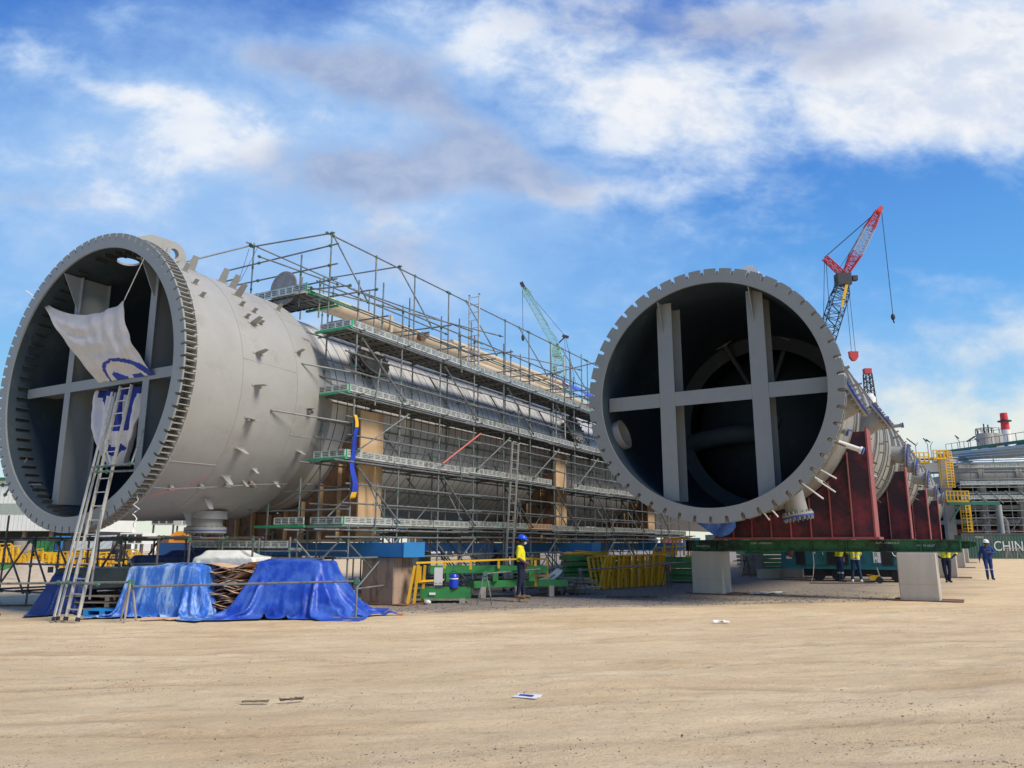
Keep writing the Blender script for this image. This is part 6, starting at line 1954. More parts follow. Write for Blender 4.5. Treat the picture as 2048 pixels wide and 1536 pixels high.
sit = dict(hl=(.09, 0, .50), hr=(-.09, 0, .50), pel=(0, 0, .54), che=(0, -.10, .82), nk=(0, -.17, 1.0), hd=(0, -.22, 1.15), sl=(.18, -.16, .96), sr=(-.18, -.16, .96), kl=(.12, -.42, .55), kr=(-.12, -.42, .52), al=(.12, -.40, .09), ar=(-.12, -.38, .09),
    tl=(.13, -.58, .045), tr=(-.13, -.56, .045), el=(.2, -.3, .72), wl=(.1, -.45, .62), er=(-.2, -.3, .72), wr=(-.1, -.45, .62), look=(0, -1, -.4))
person('worker in dark clothes crouching on the yellow stack far behind the ladder', (-19.0, 37.6, .72), R_(60), sit, Cw('shawl', 'navy', 'skin', 'bootd', 'hair'))
person('worker in blue sitting low behind the scaffold tubes near the tall double ladder', (-.9, 33.0, 0), R_(70), sit, Cw('cov', 'jean', 'skin', 'bootd', 'hair'), M['helb'])
person('worker in purple-blue shirt bending beside the seated worker behind the scaffold', (.1, 34.5, 0), R_(-60), dict(nk=(0, -.3, 1.28), hd=(0, -.42, 1.36), che=(0, -.18, 1.18), sl=(.185, -.28, 1.24), sr=(-.185, -.28, 1.24), el=(.2, -.42, 1.0), wl=(.15, -.5, .78), er=(-.2, -.42, 1.0), wr=(-.15, -.5, .78)),
       Cw('cov', 'navy', 'skin', 'bootd', 'hair'))
# ================================================================== far background
def PX(u, v, Y):
    """the world point at depth Y whose direction matches photo position u, v"""
    d = Vector((0, math.cos(PITCH), math.sin(PITCH))) * FPX + Vector((u - 1024, 0, 0)) + Vector((0, -math.sin(PITCH), math.cos(PITCH))) * (768 - v)
    return Vector((0, 0, 1.6)) + d * (Y / d.y)
def lattice(mb, p0, p1, w0, w1, n, r, side=(1, 0, 0), rc=None):
    p0, p1 = Vector(p0), Vector(p1); d = (p1 - p0).normalized()
    x = Vector(side); x = (x - d * x.dot(d)).normalized(); y = d.cross(x)
    cs = []
    for i in range(n + 1):
        f = i / n; w = (w0 + (w1 - w0) * f) / 2
        c = p0.lerp(p1, f)
        cs.append([c + x * w * a + y * w * b for a, b in ((-1, -1), (1, -1), (1, 1), (-1, 1))])
    for k in range(4):
        mb.tube(cs[0][k], cs[-1][k], rc or r * 1.6, 5, caps=False) if abs(w0 - w1) < 1e-6 else [mb.tube(cs[i][k], cs[i + 1][k], rc or r * 1.6, 5, caps=False) for i in range(n)]
    for i in range(n):
        for k in range(4):
            a, b = k, (k + 1) % 4
            if i % 2: a, b = b, a
            mb.tube(cs[i][a], cs[i + 1][b], r, 4, caps=False)
        for k in range(4): mb.tube(cs[i][k], cs[i][(k + 1) % 4], r, 4, caps=False)
M['cr_red'] = mat('red crane paint', (.50, .05, .06), .5, 0, .1, .5)
M['cr_dark'] = mat('dark crane steel', (.035, .04, .055), .6, 0, .2, .5)
M['cr_pale'] = mat('pale crane lattice', (.42, .42, .44), .5)
M['cr_green'] = mat('pale green crane paint', (.30, .56, .52), .5, 0, .1, .5)
M['cr_yel'] = mat('yellow crane panel', (.65, .40, .03), .6)
def crane_base(T, at, m, yaw=0.):
    b = T.location
    for s_ in (-1, 1):
        mb = MB(); c = Vector(at) - b
        pl = [(-4, .6), (-3.5, 0), (3.5, 0), (4, .6), (3.5, 1.3), (-3.5, 1.3)]
        mb.prism(pl, lambda x, z, k: (c.x + x, c.y + s_ * 2.6 + k, c.z + z), -.5, .5); mb.build('crawler_track', M['blackp'], T)
    mb = MB(); mb.box(c.x - 3.5, c.x + 5, c.y - 1.6, c.y + 1.6, 1.4, 3.6); mb.build('house', m, T)
    mb = MB(); mb.box(c.x + 3.4, c.x + 5.4, c.y - 2.4, c.y + 2.4, 1.5, 4.2); mb.build('counterweight', M['cr_dark'], T)
    mb = MB(); mb.box(c.x - 4.4, c.x - 2.4, c.y - 2.4, c.y - 1.0, 1.5, 3.6); mb.build('cab', M['white'], T)
# red crane
D = 150
ft = PX(1524, 1080, D); ft.z = 2.0
T = thing('crawler_crane', 'red lattice crane with a raised jib standing behind the right column', 'crane', (ft.x, D, 0))
O_ = Vector((ft.x, D, 0))
crane_base(T, O_, M['cr_red'])
hinge = PX(1689, 552, D)
mb = MB(); lattice(mb, ft - O_, PX(1680, 590, D) - O_, 3.4, 2.8, 34, .07, rc=.11); lattice(mb, PX(1680, 590, D) - O_, hinge - O_, 2.8, 1.1, 5, .08, rc=.13)
mb.build('main_boom', M['cr_dark'], T)
tip = PX(1758, 420, D)
a = hinge.lerp(tip, .04); b = hinge.lerp(tip, .33); c = hinge.lerp(tip, .72)
mb = MB(); lattice(mb, a - O_, b - O_, 1.0, 2.0, 8, .07, rc=.13); mb.build('jib_section', M['cr_red'], T)
mb = MB(); lattice(mb, b - O_, c - O_, 2.0, 1.8, 9, .05, rc=.09); mb.build('jib_section', M['cr_pale'], T)
mb = MB(); lattice(mb, c - O_, tip - O_, 1.8, .9, 7, .07, rc=.13); mb.obox(tip - O_, (1, 0, 1), (0, 1, 0), (-1, 0, 1), .8, .5, .45); mb.build('jib_section', M['cr_red'], T)
st = PX(1649, 515, D)
mb = MB(); lattice(mb, hinge - O_, st - O_, 1.0, .9, 8, .08, rc=.14); mb.build('jib_strut', M['cr_red'], T)
mb = MB(); mb.obox(hinge - O_ + Vector((-.4, 0, -.8)), (1, 0, 0), (0, 1, 0), (0, 0, 1), 1.4, 1.0, 1.2); mb.obox(hinge - O_ + Vector((2, 0, -.5)), (1, 0, 0), (0, 1, 0), (0, 0, 1), .5, .5, .5); mb.build('jib_head_frame', M['cr_dark'], T)
mb = MB(); q = PX(1683, 590, D) - O_; mb.obox(q + Vector((0, -1.7, 0)), (1, 0, 0), (0, 1, 0), (.3, 0, 1), .3, .08, 1.7); q = PX(1678, 612, D) - O_; mb.obox(q + Vector((0, -1.7, 0)), (1, 0, 0), (0, 1, 0), (.3, 0, 1), .25, .08, .9); mb.build('yellow_panel', M['cr_yel'], T)
def line(T, pts, r, m=None, nm='hoist_line'):
    mb = MB(); [mb.tube(Vector(p) - T.location, Vector(q) - T.location, r, 5) for p, q in zip(pts[:-1], pts[1:])]
    return mb.build(nm, m or M['cr_dark'], T)
line(T, [st, tip], .10, nm='pendant_line'); line(T, [st, PX(1646, 700, D)], .06); line(T, [PX(1652, 520, D), PX(1660, 640, D)], .06); line(T, [PX(1680, 535, D), PX(1745, 435, D)], .05, nm='pendant_line')
line(T, [PX(1763, 422, D), PX(1786, 632, D)], .07); line(T, [PX(1690, 560, D), PX(1703, 706, D)], .05); line(T, [PX(1696, 560, D), PX(1711, 706, D)], .05); line(T, [PX(1672, 556, D), PX(1640, 690, D)], .05, nm='pendant_line')
hk = PX(1707, 712, D) - O_
mb = MB(); mb.prism([(-.9, .9), (.9, .9), (.8, -.3), (.3, -1.0), (-.3, -1.0), (-.8, -.3)], lambda x, z, k: (hk.x + x, hk.y + k, hk.z + z), -.4, .4); mb.build('hook_block', M['cr_red'], T)
hk = PX(1786, 634, D) - O_
mb = MB(); mb.sphere((hk.x, hk.y, hk.z), .42, .42, .7, 10, 8); mb.tube(hk + Vector((0, 0, -.7)), hk + Vector((.15, 0, -1.3)), .13, 6); mb.build('hook_ball', M['cr_dark'], T)
# green crane
D = 160
ft = PX(1172, 1080, D); ft.z = 2.0
T = thing('crawler_crane', 'pale green lattice crane leaning left far behind the scaffold', 'crane', (ft.x, D, 0)); O_ = Vector((ft.x, D, 0))
crane_base(T, O_, M['cr_green'])
hinge = PX(1109, 688, D); tip = PX(1046, 572, D)
mb = MB(); lattice(mb, ft - O_, PX(1117, 740, D) - O_, 3.0, 2.8, 30, .045, rc=.075); lattice(mb, PX(1117, 740, D) - O_, hinge - O_, 2.8, 1.6, 5, .06, rc=.10); mb.build('main_boom', M['cr_green'], T)
mb = MB(); mb.obox(PX(1112, 703, D) - O_, (1, 0, 0), (0, 1, 0), (-.4, 0, 1), .8, .6, 1.3); mb.build('jib_head_frame', M['cr_green'], T)
mb = MB(); lattice(mb, hinge - O_, hinge.lerp(tip, .85) - O_, 1.3, 1.4, 20, .03, rc=.05); lattice(mb, hinge.lerp(tip, .85) - O_, tip - O_, 1.6, .5, 4, .05, rc=.09); mb.build('jib_section', M['cr_green'], T)
mb = MB(); q = tip - O_; mb.obox(q, (-.5, 0, 1), (0, 1, 0), (1, 0, .5), .9, .4, .35); mb.build('jib_tip', M['cr_dark'], T)
st = PX(1131, 673, D)
mb = MB(); mb.tube(PX(1111, 692, D) - O_, st - O_, .16, 6); mb.obox(st - O_, (1, 0, -.3), (0, 1, 0), (.3, 0, 1), .7, .3, .25); mb.build('jib_strut', M['cr_dark'], T)
line(T, [tip, st], .05, nm='pendant_line'); line(T, [PX(1048, 578, D), PX(1116, 682, D)], .04, nm='pendant_line'); line(T, [st, PX(1154, 780, D)], .05, nm='pendant_line'); line(T, [PX(1129, 675, D), PX(1134, 760, D)], .04)
line(T, [PX(1045, 580, D), PX(1046, 672, D)], .05)
hk = PX(1046, 675, D) - O_; mb = MB(); mb.sphere((hk.x, hk.y, hk.z), .35, .35, .8, 10, 8); mb.build('hook_ball', M['cr_dark'], T)
# second small green boom right beside it
D = 190; b_ = PX(1128, 1080, D)
T = thing('crane_boom', 'short green boom end low beside the pale green crane', 'crane', (b_.x, D, 0))
mb = MB(); lattice(mb, Vector((0, 0, 1)), PX(1108, 740, D) - Vector((b_.x, D, 0)), 2.4, 1.4, 26, .08); mb.build('boom', M['cr_green'], T)
mb = MB(); q = PX(1108, 738, D) - Vector((b_.x, D, 0)); mb.sphere(tuple(q), .8, .6, .6, 8, 6); mb.build('boom_head', M['cr_dark'], T)
# grey boom with red head behind the right column
D = 140; b_ = PX(1772, 1080, D)
T = thing('crane_boom', 'upright grey lattice boom with a red head rising behind the right column', 'crane', (b_.x, D, 0))
tp = PX(1735, 748, D) - Vector((b_.x, D, 0))
mb = MB(); lattice(mb, Vector((0, 0, .5)), tp, 3.0, 1.1, 40, .06, rc=.13); mb.build('boom', M['cr_dark'], T)
mb = MB(); mb.box(tp.x - .65, tp.x + .65, tp.y - .5, tp.y + .5, tp.z, tp.z + 1.0); mb.build('boom_head', M['cr_red'], T)
# ------------------------------------------------------------------ pipe rack at the right
M['conc2'] = mat('pale concrete frame', (.34, .345, .34), .85, 0, .1, .8, dirt=(.33, .32, .31), damt=.3, dscale=.4)
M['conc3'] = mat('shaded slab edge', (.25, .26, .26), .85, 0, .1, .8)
M['pipes'] = mat('silver insulated pipe', (.36, .41, .43), .35, .6, .1, 1)
M['gtruss'] = mat('dark green truss', (.02, .13, .09), .6)
M['chim_r'] = mat('red chimney band', (.62, .05, .06), .6)
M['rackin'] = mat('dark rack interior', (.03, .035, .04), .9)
D0 = 88
rp = PX(1898, 1080, D0)
T = thing('pipe_rack', 'long multi-storey concrete pipe rack with slabs and pipes beyond the green container', 'pipe rack', (rp.x, D0, 0), R_(-9))
pz = lambda v: 1.6 + (1086 - v) * D0 / 1570
for i in range(7):
    x = i * 3.9
    mb = MB(); mb.box(x, x + (.95 if i == 0 else .6), 0, .9, 0, pz(912) if i == 0 else pz(940)); mb.build('column', M['conc2'], T)
    mb = MB(); mb.box(x, x + .6, 9, 9.6, 0, pz(930)); mb.build('column', M['conc2'], T)
for (v0, v1, dep) in ((948, 966, 9), (984, 996, 9), (1012, 1020, 9), (1040, 1048, 9)):
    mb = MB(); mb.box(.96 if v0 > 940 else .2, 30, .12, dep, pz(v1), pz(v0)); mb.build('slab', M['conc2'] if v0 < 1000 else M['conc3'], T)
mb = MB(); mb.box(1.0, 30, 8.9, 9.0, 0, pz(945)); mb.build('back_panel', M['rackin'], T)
mb = MB(); mb.box(-4.0, -.01, .1, .8, pz(944), pz(925)); mb.box(-4.4, -3.7, .1, .8, 0, pz(925)); mb.build('portal_beam', M['conc2'], T)
for k in range(9):
    mb = MB(); z = pz(936) + .35 * (k % 4) + .2; y = .6 + (k // 2) * 1.6
    mb.tube((1.2 if k % 3 else -5, y, z), (30, y, z + .2), .17 + .07 * (k % 3), 10); mb.build('pipe', M['pipes'], T)
for k in range(8):
    mb = MB(); z = pz([972, 1003, 1030][k % 3]); y = .8 + k * .5
    mb.tube((1.5 + k, y, z), (14 + k * 2, y, z), .12, 8); mb.build('pipe', M['pipes'], T)
mb = MB(); mb.path([(3.6, -.5, pz(1034)), (5.2, -.5, pz(1034)), (5.7, -.5, pz(1038)), (5.9, -.5, pz(1046)), (5.9, -.5, 2.2)], .25, 12); mb.build('bent_pipe', M['conc2'], T)
mb = MB(); mb.tube((5.0, -1.2, 2.5), (5.0, -1.2, pz(1012)), .35, 14); mb.build('standpipe', M['conc2'], T)
# scaffold in front of the rack
RS = Scaf('scaffold', 'grey tube scaffold along the front of the concrete pipe rack', (rp.x, D0 - .1, 0), R_(-9), None, M['galv'], .05)
for i in range(13):
    x = 1.3 + i * 1.25
    RS.tube('upright', (x, -1.2, 0), (x, -1.2, pz(918 + (i * 7) % 18)))
for v in (932, 946, 962, 978, 990, 1006, 1024, 1038, 1052, 1064):
    RS.tube('ledger', (1.1, -1.25, pz(v)), (17, -1.25, pz(v)))
for i in range(10):
    x = 1.3 + i * 1.5; RS.tube('brace', (x, -1.3, pz(1066)), (x + 1.2, -1.3, pz(1040)))
    RS.tube('brace', (x + 1.2, -1.3, pz(1010)), (x, -1.3, pz(985)))
for k, v in enumerate((938, 972, 1000)):
    mb = MB(); mb.box(1.3, 16.5, -1.25, -.2, pz(v) - .06, pz(v)); mb.build('deck', M['toe'], RS.root)
    RS.toe((1.3, -1.27), (16.5, -1.27), pz(v), h=.35)
# yellow stair cages
def cage(label, u, v0, v1, D, w, n):
    b = PX(u, 1080, D); T = thing('ladder_cage', label, 'ladder cage', (b.x, D, 0), 0, 'yellow ladder cages on the rack')
    z0, z1 = (1.6 + (1086 - v1) * D / 1570), (1.6 + (1086 - v0) * D / 1570)
    for x in (-w, -w * .33, w * .33, w):
        mb = MB(); mb.bar((x, -.1 if abs(x) < w else .3, z0), (x, -.1 if abs(x) < w else .3, z1), .10, .08); mb.build('upright', M['yellow'], T)
    for k in range(n + 1):
        z = z0 + (z1 - z0) * k / n
        mb = MB(); mb.bar((-w, .3, z), (-w * .4, -.1, z), .06, .09); mb.bar((-w * .4, -.1, z), (w * .4, -.1, z), .06, .09); mb.bar((w * .4, -.1, z), (w, .3, z), .06, .09); mb.build('hoop', M['yellow'], T)
def balcony(label, u0, u1, v0, v1, D, n):
    a, b = PX(u0, 1080, D), PX(u1, 1080, D); W_ = b.x - a.x
    T = thing('platform', label, 'platform', (a.x, D, 0), 0, 'yellow railed landings on the rack')
    z0, z1 = (1.6 + (1086 - v1) * D / 1570), (1.6 + (1086 - v0) * D / 1570)
    mb = MB(); mb.box(0, W_, 0, 1.2, z0 - .25, z0); mb.build('floor', M['yellow'], T)
    for i in range(n + 1):
        mb = MB(); mb.bar((W_ * i / n, 0, z0), (W_ * i / n, 0, z1), .12, .1); mb.build('post', M['yellow'], T)
    for k in (.55, 1):
        mb = MB(); mb.bar((0, 0, z0 + (z1 - z0) * k), (W_, 0, z0 + (z1 - z0) * k), .08, .09); mb.build('rail', M['yellow'], T)
cage('upper yellow ladder cage beside the concrete portal', 1912, 902, 975, 85, .75, 13)
cage('lower yellow ladder cage below the yellow landing', 1941, 1006, 1064, 85, .55, 9)
balcony('yellow railed landing between the two ladder cages', 1903, 1948, 983, 1001, 84.5, 6)
balcony('yellow railed landing on top of the concrete portal', 1838, 1876, 905, 922, 85.5, 4)
balcony('yellow railed cage top at the head of the upper ladder cage', 1886, 1914, 900, 914, 84.8, 4)
b_ = PX(1905, 1080, 84)
T = thing('support_beam', 'thin green steel beams projecting below the yellow landing', 'beam', (b_.x, 84, 0))
mb = MB(); z = 1.6 + (1086 - 1005) * 84 / 1570; mb.box(0, 5.6, 0, .3, z - .3, z); mb.build('beam', M['gtruss'], T)
mb = MB(); mb.bar((.1, .1, z - 2), (1.4, .1, z - .3), .15, .15); mb.build('bracket', M['gtruss'], T)
# green truss bridge with pipes on top
T = thing('truss_bridge', 'dark green steel truss with silver pipes above the concrete rack', 'truss', PX(1893, 1080, 96) * 1.0)
O_ = T.location.copy(); O_.z = 0; T.location = O_
A0, A1 = PX(1893, 903, 96) - O_, PX(2110, 874, 70) - O_
B0, B1 = PX(1893, 918, 96) - O_, PX(2110, 905, 70) - O_
for k, (p, q) in enumerate(((A0, A1), (B0, B1))):
    mb = MB(); mb.bar(p, q, .25, .30); mb.build('chord', M['gtruss'], T)
for i in range(9):
    f = i / 8; mb = MB(); mb.bar(A0.lerp(A1, f), B0.lerp(B1, f), .22, .22); mb.build('vertical', M['gtruss'], T)
    if i < 8: mb = MB(); mb.bar((B0.lerp(B1, f) if i % 2 else A0.lerp(A1, f)), (A0.lerp(A1, f + .125) if i % 2 else B0.lerp(B1, f + .125)), .18, .18); mb.build('diagonal', M['gtruss'], T)
for k in range(7):
    o_ = Vector((0, 1.5 + k * .4, .15 + .3 * k)) ; mb = MB(); mb.tube(B0 + o_ * .5 + Vector((0, 0, -.2)), B1 + o_ * .5, .16 + .05 * (k % 2), 8); mb.build('pipe', M['pipes'], T)
mb = MB(); [mb.bar(A0.lerp(A1, i / 14), A0.lerp(A1, i / 14) + Vector((0, 0, .9)), .05, .05) for i in range(15)]; mb.bar(A0 + Vector((0, 0, .9)), A1 + Vector((0, 0, .9)), .05, .05); mb.build('hand_rail', M['galvd'], T)
for (u0, u1, v) in ((1880, 2100, 930), (1890, 2100, 945)):
    a, b = PX(u0, v, 110), PX(u1, v - 4, 100)
    T2 = thing('pipe', 'long silver pipe run behind the truss, ' + ('upper' if v == 930 else 'lower') + ' of two', 'pipe', (a.x, a.y, 0))
    q = Vector((a.x, a.y, 0)); mb = MB(); mb.tube(a - q, b - q, .45, 10); mb.build('run', M['pipes'], T2)
    mb = MB(); [mb.box((b - q).x * f - .15, (b - q).x * f + .15, (b - q).y * f - .15, (b - q).y * f + .15, 0, (a - q).z) for f in (.1, .5, .9)]; mb.build('leg', M['gtruss'], T2)
# chimney, tanks
D = 210; b_ = PX(2040, 1080, D)
T = thing('chimney', 'red and white banded chimney at the right picture edge', 'chimney', (b_.x, D, 0))
zt = 1.6 + (1086 - 823) * D / 1570; zm = 1.6 + (1086 - 858) * D / 1570
mb = MB(); mb.tube((0, 0, 0), (0, 0, zm), 1.25, 20, 1.05); mb.build('white_shaft', M['white'], T)
mb = MB(); mb.tube((0, 0, zm), (0, 0, zt), 1.05, 20, .9); mb.build('red_shaft', M['chim_r'], T)
mb = MB(); mb.tube((0, 0, zt - 2.4), (0, 0, zt - 2.1), 1.7, 20); mb.build('gallery', M['cr_dark'], T)
D = 190; b_ = PX(2003, 1080, D)
for i, (u, w, v0) in enumerate(((1996, 1.9, 866), (2020, 2.9, 864))):
    c = PX(u, 1080, D)
    T = thing('tank', ['smaller white tank left of the chimney, with a railed top', 'larger white tank directly left of the chimney'][i], 'tank', (c.x, D + i * 3, 0), 0, 'white tanks by the chimney')
    z = 1.6 + (1086 - v0) * D / 1570
    mb = MB(); mb.tube((0, 0, 0), (0, 0, z), w, 24); mb.build('shell', M['conc2'], T)
    for k in range(10):
        a = 2 * PI * k / 10; mb = MB(); mb.tube((w * math.cos(a), w * math.sin(a), z), (w * math.cos(a), w * math.sin(a), z + 1.3), .07, 5); mb.build('rail_post', M['cr_dark'], T)
    mb = MB(); [mb.tube((w * math.cos(2 * PI * k / 16), w * math.sin(2 * PI * k / 16), z + 1.3), (w * math.cos(2 * PI * (k + 1) / 16), w * math.sin(2 * PI * (k + 1) / 16), z + 1.3), .06, 5) for k in range(16)]; mb.build('top_rail', M['cr_dark'], T); mb = MB(); mb.tube((0, 0, z), (0, 0, z + 2.5), .15, 6); mb.build('vent_pole', M['cr_dark'], T)
for i, (u, v) in enumerate(((1851, 884), (1876, 880), (1882, 882), (1942, 874), (1960, 878), (1982, 880))):
    c = PX(u, 1080, 120); z = 1.6 + (1086 - v) * 120 / 1570
    T = thing('lamp_post', 'thin lamp post above the rack, number ' + ['leftmost of six', 'second from left', 'third from left', 'third from right', 'second from right', 'rightmost of six'][i], 'lamp post', (c.x, 120, 0), 0, 'thin lamp posts above the rack')
    T['label'] = 'thin lamp post above the pipe rack, ' + ['leftmost of six', 'second from the left', 'third from the left', 'third from the right', 'second from the right', 'rightmost of six'][i]
    mb = MB(); mb.tube((0, 0, 0), (0, 0, z - .6), .06, 5); mb.tube((0, 0, z - .6), (-.4 if i % 2 else .4, 0, z), .05, 5); mb.build('pole', M['steel'], T)
    mb = MB(); s_ = (1 if i % 2 else -1); mb.obox((s_ * .0 + (-.6 if i in (0,) else .5 if i == 4 else -.3), 0, z + .1), (1, 0, .6 if i == 4 else -.8), (0, 1, 0), (-.6, 0, 1), .8 if i in (0, 4) else .3, .15, .10); mb.build('lamp_head', M['cr_dark'], T)
# container with lettering
M['cont'] = mat('green-grey container paint', (.055, .12, .10), .6, 0, .12, .6, dirt=(.10, .13, .11), damt=.35, dscale=.6)
cw = Vector((47.6, 83.0, 0))
T = thing('shipping_container', 'long green-grey shipping container with white CHINA lettering behind the walking man', 'container', cw, R_(-13))
n = 44; mb = MB(); vs = []
for i in range(n * 4 + 1):
    x = 12.19 * i / (n * 4); y = [0, 0, .035, .035][i % 4]
    vs += [(x, y, .15), (x, y, 2.45)]
mb.add(vs, [(2 * i, 2 * i + 2, 2 * i + 3, 2 * i + 1) for i in range(n * 4)]); mb.build('corrugated_side', M['cont'], T)
mb = MB(); mb.box(0, 12.19, .06, 2.4, .15, 2.45); mb.build('body', M['cont'], T)
mb = MB(); mb.box(0, 12.19, -.02, .12, 2.45, 2.59); mb.box(0, 12.19, -.02, .12, .0, .15); mb.build('rails', M['cont'], T)
for x in (-.0, 12.09):
    mb = MB(); mb.box(x - .02, x + .12, -.03, .13, 0, 2.59); mb.build('corner_post', M['cont'], T)
o = text_mb('CHINA SHIPPING', 1.45, .003).build('lettering', M['whitec'], T); o.location = (2.9, -.012, .80); o.scale = (.80, 1, 1)
o = text_mb('CCLU', .30, .003).build('lettering', M['whitec'], T); o.location = (1.3, -.012, 2.1)
for i in range(3):
    c = Vector((50.6 + i * 2.4, 79.5 - i * .5, 0)); T = thing('trestle', 'pale folding trestle before the lettered container, ' + ['left', 'middle', 'right'][i] + ' of three', 'trestle', c, 0, 'pale trestles before the container')
    for x in (-.6, .6):
        for s_ in (-1, 1):
            mb = MB(); mb.bar((x * .9 + s_ * .35, -.2, 0), (x * .9, 0, 1.05), .06, .06); mb.build('leg', M['timberg'], T)
    mb = MB(); mb.bar((-1.1, 0, 1.08), (1.1, 0, 1.08), .08, .08); mb.build('top_bar', M['timberg'], T)
o = MB().box(0, 14, 0, .3, 0, .5).build('barrier', M['redf'], None, (49.5, 88.5, 2.62), R_(-9)); tag(o, 'orange-red pipe bundle lying along the top behind the lettered container', 'pipe bundle')
# ------------------------------------------------------------------ left background
M['corr'] = add_bands(mat('white corrugated wall', (.70, .73, .70), .5, 0, .05, 1), .5, .05, (.42, .46, .44), 'X')
M['corrg'] = mat('grey-green wall band', (.30, .37, .33), .5)
D = 92; a, b = PX(-120, 1062, D), PX(150, 1062, D); W_ = b.x - a.x
T = thing('warehouse', 'white corrugated warehouse wall with a grey band behind the left column', 'warehouse', (a.x, D, 0))
zz = lambda v: 1.6 + (1086 - v) * D / 1570
mb = MB(); mb.box(0, W_, 0, 14, zz(1062), zz(962)); mb.build('wall', M['corr'], T)
mb = MB(); mb.box(-.01, W_ + .01, -.05, .0, zz(1029), zz(1008)); mb.build('band', M['corrg'], T)
mb = MB(); mb.box(-.3, W_ + .3, -.5, 14.5, zz(962), zz(962) + .35); mb.build('roof', M['gtruss'], T)
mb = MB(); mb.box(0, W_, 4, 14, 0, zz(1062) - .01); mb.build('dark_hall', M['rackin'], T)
for k in range(6):
    mb = MB(); x = W_ * k / 5.001; mb.box(x, x + .35, .3, .65, 0, zz(1062)); mb.build('post', M['galvd'], T)
M['tankg'] = mat('grey drum paint', (.26, .25, .22), .6, 0, .2, 1)
def drum(label, u, v0, v1, D, w, m, cat='tank', nm='tank', grp=None):
    c = PX(u, 1080, D); z0 = max(0, 1.6 + (1086 - v1) * D / 1570); z1 = 1.6 + (1086 - v0) * D / 1570
    T = thing(nm, label, cat, (c.x, D, 0), 0, grp)
    mb = MB(); mb.tube((0, 0, 0), (0, 0, z1 - .2), w, 20); mb.build('shell', m, T)
    mb = MB(); mb.tube((0, 0, z1 - .2), (0, 0, z1), w, 20, w * .55); mb.build('head', m, T)
    mb = MB(); mb.tube((0, 0, z1 * .5), (0, 0, z1 * .5 + .1), w + .05, 20); mb.build('band', M['steel'], T)
drum('grey upright drum below the warehouse wall, left', 42, 1078, 1110, 55, .42, M['tankg']); drum('brownish upright drum below the warehouse wall, right', 56, 1076, 1110, 56, .35, M['timberg'])
drum('white domed tank showing between ring and skirt at lower left', 250, 1038, 1062, 110, 1.3, M['white'])
def simple(nm, label, cat, u0, u1, v0, v1, D, m, dep=1.5, panels=0, pm=None, grp=None):
    a, b = PX(u0, 1080, D), PX(u1, 1080, D); z0 = max(0, 1.6 + (1086 - v1) * D / 1570); z1 = 1.6 + (1086 - v0) * D / 1570; W_ = b.x - a.x
    T = thing(nm, label, cat, (a.x, D, 0), 0, grp)
    zb = z0 if z0 < .6 else z0
    mb = MB(); mb.box(0, W_, 0, dep, zb, z1); mb.box(0, W_, -.04, 0, z1 - .1, z1); mb.build('body', m, T)
    if zb > .3:
        for x in (.1, W_ - .3):
            mb = MB(); mb.box(x, x + .2, .2, .5, 0, zb); mb.build('leg', M['galvd'], T)
    for k in range(panels):
        mb = MB(); mb.box(W_ * (k + .12) / panels, W_ * (k + .88) / panels, -.03, -.001, zb + (z1 - zb) * .12, zb + (z1 - zb) * .85); mb.build('panel', pm or M['slot'], T)
    return T
simple('equipment_box', 'dark green upright equipment box behind the low scaffold', 'equipment box', 74, 98, 1074, 1108, 58, M['greenb'], 2, 3, M['green'])
simple('equipment_box', 'bright green narrow box behind the low scaffold', 'equipment box', 100, 109, 1074, 1106, 57, M['green'], 2, 1, M['greenb'])
simple('equipment_box', 'blue narrow box behind the low scaffold', 'equipment box', 111, 119, 1072, 1102, 57, M['blueb'], 2, 2, M['bluef'])
simple('equipment_box', 'large dark crate behind the low scaffold', 'equipment box', 119, 142, 1076, 1110, 57.5, M['cr_dark'], 2, 2, M['slot'])
# corrugated white sheet leaning
T = thing('roof_sheet', 'tilted stack of white corrugated roof sheets behind the ladder foot', 'roof sheets', PX(148, 1106, 52))
O_ = T.location.copy(); O_.z = 0; T.location = O_
mb = MB(); vs = []
q0, q1, q2, q3 = PX(146, 1074, 53) - O_, PX(232, 1070, 53) - O_, PX(240, 1096, 51) - O_, PX(148, 1102, 51) - O_
n = 18
for i in range(n * 2 + 1):
    f = i / (n * 2); l = q0.lerp(q3, f); r_ = q1.lerp(q2, f); o_ = Vector((0, -.05 if i % 2 else .05, 0))
    vs += [l + o_, r_ + o_, l + o_ + Vector((0, .3, 0)), r_ + o_ + Vector((0, .3, 0))]
for i in range(n * 2):
    mb.add([vs[4 * i], vs[4 * i + 1], vs[4 * i + 5], vs[4 * i + 4]], [(0, 1, 2, 3)]); mb.add([vs[4 * i + 2], vs[4 * i + 3], vs[4 * i + 7], vs[4 * i + 6]], [(0, 1, 2, 3)])
mb.build('sheet', M['corr'], T, fix=False)
mb = MB(); [mb.box(q3.x + (q2.x - q3.x) * f, q3.x + (q2.x - q3.x) * f + .15, q3.y + .1, q3.y + .3, 0, q3.z) for f in (.05, .5, .9)]; mb.build('bearer', M['timber'], T)
